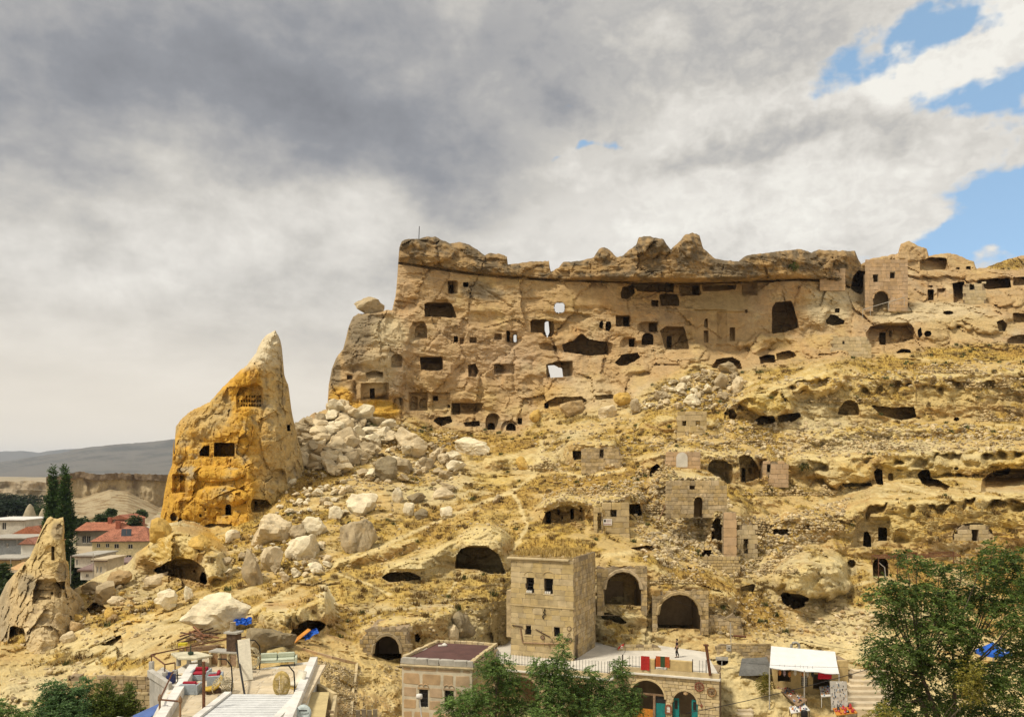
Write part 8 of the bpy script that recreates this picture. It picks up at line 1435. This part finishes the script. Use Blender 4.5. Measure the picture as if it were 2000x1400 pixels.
T = Thing('outdoor_kitchen', 'stone outdoor kitchen counter with wooden doors and a dark chimney hood', 'counter', tz(445, 1296)); c = tz(443, 1297); M = frame((c.x-1.0, c.y-.3, LZ), (1, -.25, 0)); T.part(MB().box(0, 2.2, 0, .8, 0, .9, M), 'counter_body', STONEP); T.part(MB().box(-.1, 2.3, -.08, .85, .902, 1.0, M), 'counter_top', CONC)
for i in range(3): T.part(MB().box(.12+i*.7, .68+i*.7, -.03, -.002, .1, .8, M), 'door', WOOD)
for x in (.05, .72, 1.42, 2.12): T.part(MB().lathe([(.09, 0), (.06, .3), (.09, .5), (.05, .7), (.09, .88)], 8, M @ Vector((x, -.12, 0))), 'baluster', STONEP)
T.part(MB().box(1.15, 1.85, .1, .8, 1.002, 2.2, M), 'oven', DARKW); T.part(MB().box(1.0, 2.0, 0, .85, 2.202, 2.32, M), 'oven_hood', CONC); T.part(MB().lathe([(.22, 0), (.18, .5), (.2, .6)], 9, M @ Vector((1.4, .5, 2.322))), 'chimney_pot', STONED)
a, b = tz(480, 1372, .1), tz(461, 1302, 1.6); tag(MB().tube([a, b], .06, 6).build('leaning_pole', BLACK), 'black pole leaning against the outdoor kitchen', 'pole'); tag(MB().box(-.5, .5, -.15, .15, 0, .08).build('pole_foot', CONC, None, loc=tz(480, 1374)), 'white flat foot plate under the leaning black pole', 'plate')
tag(MB().panel(rect(0, .75, 0, 2.6), [], .08, frame(tz(470, 1330), (1, .2, 0)) @ Matrix.Rotation(-.35, 4, 'X') @ Matrix.Rotation(-.12, 4, 'Y')).build('tabletop_panel', CREAMC), 'pale panel with a scalloped edge leaning beside the outdoor kitchen', 'panel')
p = tz(398, 1396); tag(MB().tube([p, p+Vector((.0, 0, 2.9))], .085, 7).build('rusty_post', RUST), 'tall rusty steel pole standing in the middle of the roof terrace', 'post')
railpts = [(tz(296, 1310), tz(322, 1330)), (tz(296, 1310), tz(345, 1300))]
T = Thing('pipe_railing', 'rusty pipe railing around the left corner of the roof terrace', 'railing', tz(300, 1312)); R4 = [tz(372, 1290, 1.0), tz(296, 1307, 1.0), tz(322, 1328, 1.0), tz(342, 1324, 1.0)]; T.part(MB().tube(R4, .05, 6), 'top_rail', RUST); T.part(MB().tube([p+Vector((0, 0, .0)) for p in (tz(372, 1290, 1.0), tz(430, 1277, 1.0), tz(480, 1270, 1.0))], .05, 6), 'top_rail', RUST)
for p in R4[1:]: T.part(MB().box(p.x-.14, p.x+.14, p.y-.14, p.y+.14, LZ-.6, LZ+.55), 'pedestal', DIRTW, bevel=.03); T.part(MB().tube([p, p-Vector((0, 0, .5))], .04, 5), 'post', RUST)
T = Thing('pipe_railing', 'lower rusty pipe railing with a finial at the bottom of the roof terrace', 'railing', tz(320, 1400)); R5 = [tz(338, 1330, .6), tz(312, 1398, .9), tz(352, 1402, .9)]; T.part(MB().tube(R5, .05, 6), 'top_rail', RUST)
for p in R5[1:]: T.part(MB().lathe([(.06, -.9), (.06, -.1), (.12, .0), (.1, .15), (.02, .3)], 8, p), 'post', WOOD)
tag(MB().lathe([(.12, 0), (.03, .08), (.03, .7), (.12, .72), (.03, .76), (.02, .95)], 8, tz(347, 1341)).tube([tz(347, 1341, .72)-Vector((.22, 0, 0)), tz(347, 1341, .72)+Vector((.22, 0, 0))], .025, 5).build('candle_stand', BLACK), 'dark candle stand beside the white low wall', 'candle stand')
T = Thing('balcony_block', 'pale concrete balcony block at the left corner of the roof terrace', 'balcony', tz(315, 1340)-Vector((0, 0, 3))); a, b = tz(292, 1318), tz(330, 1345); T.part(MB().prism([p[:2] for p in (a, b, tz(352, 1322), tz(318, 1300))], LZ-4, LZ-.06), 'block', DIRTW); T.part(MB().prism([p[:2] for p in (a-Vector((.1, .1, 0)), b+Vector((.05, -.15, 0)), b+Vector((.1, .2, 0)), a+Vector((.1, .25, 0)))], LZ-.055, LZ+.35), 'parapet', DIRTW)
tag(MB().box(-.2, .2, -.25, .25, 0, .5).box(-.12, .12, -.2, -.05, .502, .7).build('blue_bag', mat('navy_cloth', (.03, .04, .12), .8), None, loc=tz(334, 1333)), 'dark blue bag on the balcony block', 'bag')
# blue tilted panels
for i in range(3):
    a = at(262+i*16, 1404-i*8, 47); o = MB().box(-.9, .9, -.35, .35, 0, .06).build('tilted_panel', (mat('blue_panel', (.06, .12, .33), .4, .1, 3, 0), GREYS, mat('blue_panel', (.06, .12, .33)))[i]); o.location = a+Vector((0, .0, -.1)); o.rotation_euler = (.5, -.35, .5); tag(o, ('lowest blue', 'middle dark', 'upper blue')[i]+' tilted panel at the bottom left of the roof terrace', 'panel', 'tilted panels')
p = at(236, 1398, 45); o = MB().box(-.28, .28, -.28, .28, -2, .1).build('white_post', WHITEPL, bevel=.06); o.location = p+Vector((0, 0, -.2)); o.rotation_euler = (0, .25, .3); tag(o, 'leaning white square pillar at the bottom left edge', 'pillar')
# stone wall left of the terrace
front('garden_wall', 'rough grey stone garden wall left of the roof terrace', 190, 298, 1318, 1366, [], 'wall', MORT, STONED, (15, 9), 1.0, seed=70, ragged=.25, D=56.5, yaw=-.08, blk='stone'); front('garden_wall', 'lower pale stone wall below the rough garden wall', 232, 300, 1352, 1392, [], 'wall', MORT, STONEP, (16, 10), 1.0, seed=71, ragged=.3, D=53, blk='stone'); front('wall_stub', 'ruined wall stub with a doorway slot above the left bushes', 132, 190, 1318, 1352, [('r', 135, 1322, 139, 1330)], 'wall', MORT, STONE, (14, 9), 1.0, seed=72, ragged=.7, D=57.5, blk='stone')
# timber pile: beams are things, one by one; yellow stand
rr = random.Random(9); TB = [ground(390+i, 1262) for i in (0, 30)]
for i in range(18):
    x, y = rr.uniform(368, 412), rr.uniform(1240, 1256); c = ground(x, y)+Vector((0, -.6, .25+.05*(i % 6))); L = rr.uniform(1.6, 3.0); o = MB().box(-L/2, L/2, -.07, .07, -.05, .05).build('timber', (WOOD, DARKW, mat('red_brown_wood', (.22, .10, .05), .8, .2, 5, .3))[i % 3]); o.location = c; o.rotation_euler = (rr.uniform(-.2, .2), rr.uniform(-.35, .35), rr.uniform(-.9, .9)); tag(o, 'old timber in the loose pile below the huge stained boulder', 'timber', 'loose timber pile')
for i in range(9):
    c = ground(402, 1268)+Vector((rr.uniform(-.1, .1), -.9-.12*(i % 3), .12+.13*(i//3)+.05)); L = rr.uniform(2.6, 3.2); o = MB().box(-L/2, L/2, -.06, .06, -.055, .055).build('plank', WOOD); o.location = c; o.rotation_euler = (0, -.06, .12+rr.uniform(-.04, .04)); tag(o, 'reddish plank in the neat stack behind the stone table', 'plank', 'neat plank stack')
T = Thing('yellow_stand', 'small yellow-topped stand in front of the plank stack', 'stand', ground(369, 1276)); c = ground(369, 1276)+Vector((0, -1.2, .2)); T.part(MB().box(c.x-.3, c.x+.3, c.y-.2, c.y+.2, c.z+.75, c.z+.92), 'top', mat('bright_yellow', (.60, .50, .03), .6)); 
for sx in (-1, 1):
    for sy in (-1, 1): T.part(MB().tube([(c.x+sx*.26, c.y+sy*.16, c.z-.2), (c.x+sx*.26, c.y+sy*.16, c.z+.75)], .02, 4), 'leg', mat('bright_yellow', (.60, .50, .03)))
# tarps: under the stained boulder, and in the cave
def crumple(name, label, c, w, h, m_, seed, rx=.9):
    n = 12; g = np.linspace(-1, 1, n); U_, V_ = np.meshgrid(g, g); P3 = np.stack([U_*w/2, V_*h*.4, .0*U_], -1); P3[..., 2] = h*.5*(1-V_)*.5+.45*fbm(P3, .55, 3, seed, ridged=True); ii = np.arange(n*n).reshape(n, n); f = np.stack([ii[:-1, :-1], ii[:-1, 1:], ii[1:, 1:], ii[1:, :-1]], -1).reshape(-1, 4); o = link(name, mesh_np(name, P3.reshape(-1, 3), f, smooth=False), m_); so_ = o.modifiers.new('thick', 'SOLIDIFY'); so_.thickness = .03; o.location = c; o.rotation_euler = (rx, 0, .3); return tag(o, label, 'tarpaulin')
c = ground(480, 1222)+Vector((0, -.8, .3)); crumple('tarpaulin', 'small crumpled blue tarpaulin under the huge stained boulder', c, 1.5, 1.2, BLUET, 3.0)
c = ground(612, 1247)+Vector((.1, -.7, .35)); crumple('tarpaulin', 'bright blue crumpled tarpaulin in the low cave mouth', c, 1.25, .9, BLUET, 6.0).rotation_euler = (.9, -.5, .3)
o = MB().box(-.25, .25, -.9, .9, -.03, .03).build('board', ORANGE); o.location = ground(594, 1249)+Vector((.05, -1.2, .55)); o.rotation_euler = (.55, .1, -.8); tag(o, 'orange board lying in the low cave mouth beside the tarpaulin', 'board')
o = MB().box(-.3, .3, -.03, .03, -.2, .2).build('packing_sheet', WHITEP); o.location = ground(578, 1250)+Vector((0, -1.0, .4)); o.rotation_euler = (.2, .4, .2); tag(o, 'small white panel at the left of the orange board', 'panel')  # plain small white panel in the cave mouth, its use not known
# ================================================================== air
hm = bpy.data.materials.new('hazy_air'); hm.use_nodes = True; tr_ = hm.node_tree; tr_.nodes.clear(); out = tr_.nodes.new('ShaderNodeOutputMaterial'); pv = tr_.nodes.new('ShaderNodeVolumePrincipled'); pv.inputs['Color'].default_value = (.66, .78, .98, 1); pv.inputs['Density'].default_value = .000055; pv.inputs['Anisotropy'].default_value = .1; tr_.links.new(pv.outputs[0], out.inputs['Volume'])
tag(MB().box(-9400, 9400, -150, 9400, -3.0, 262).build('haze', hm), kind='stuff')
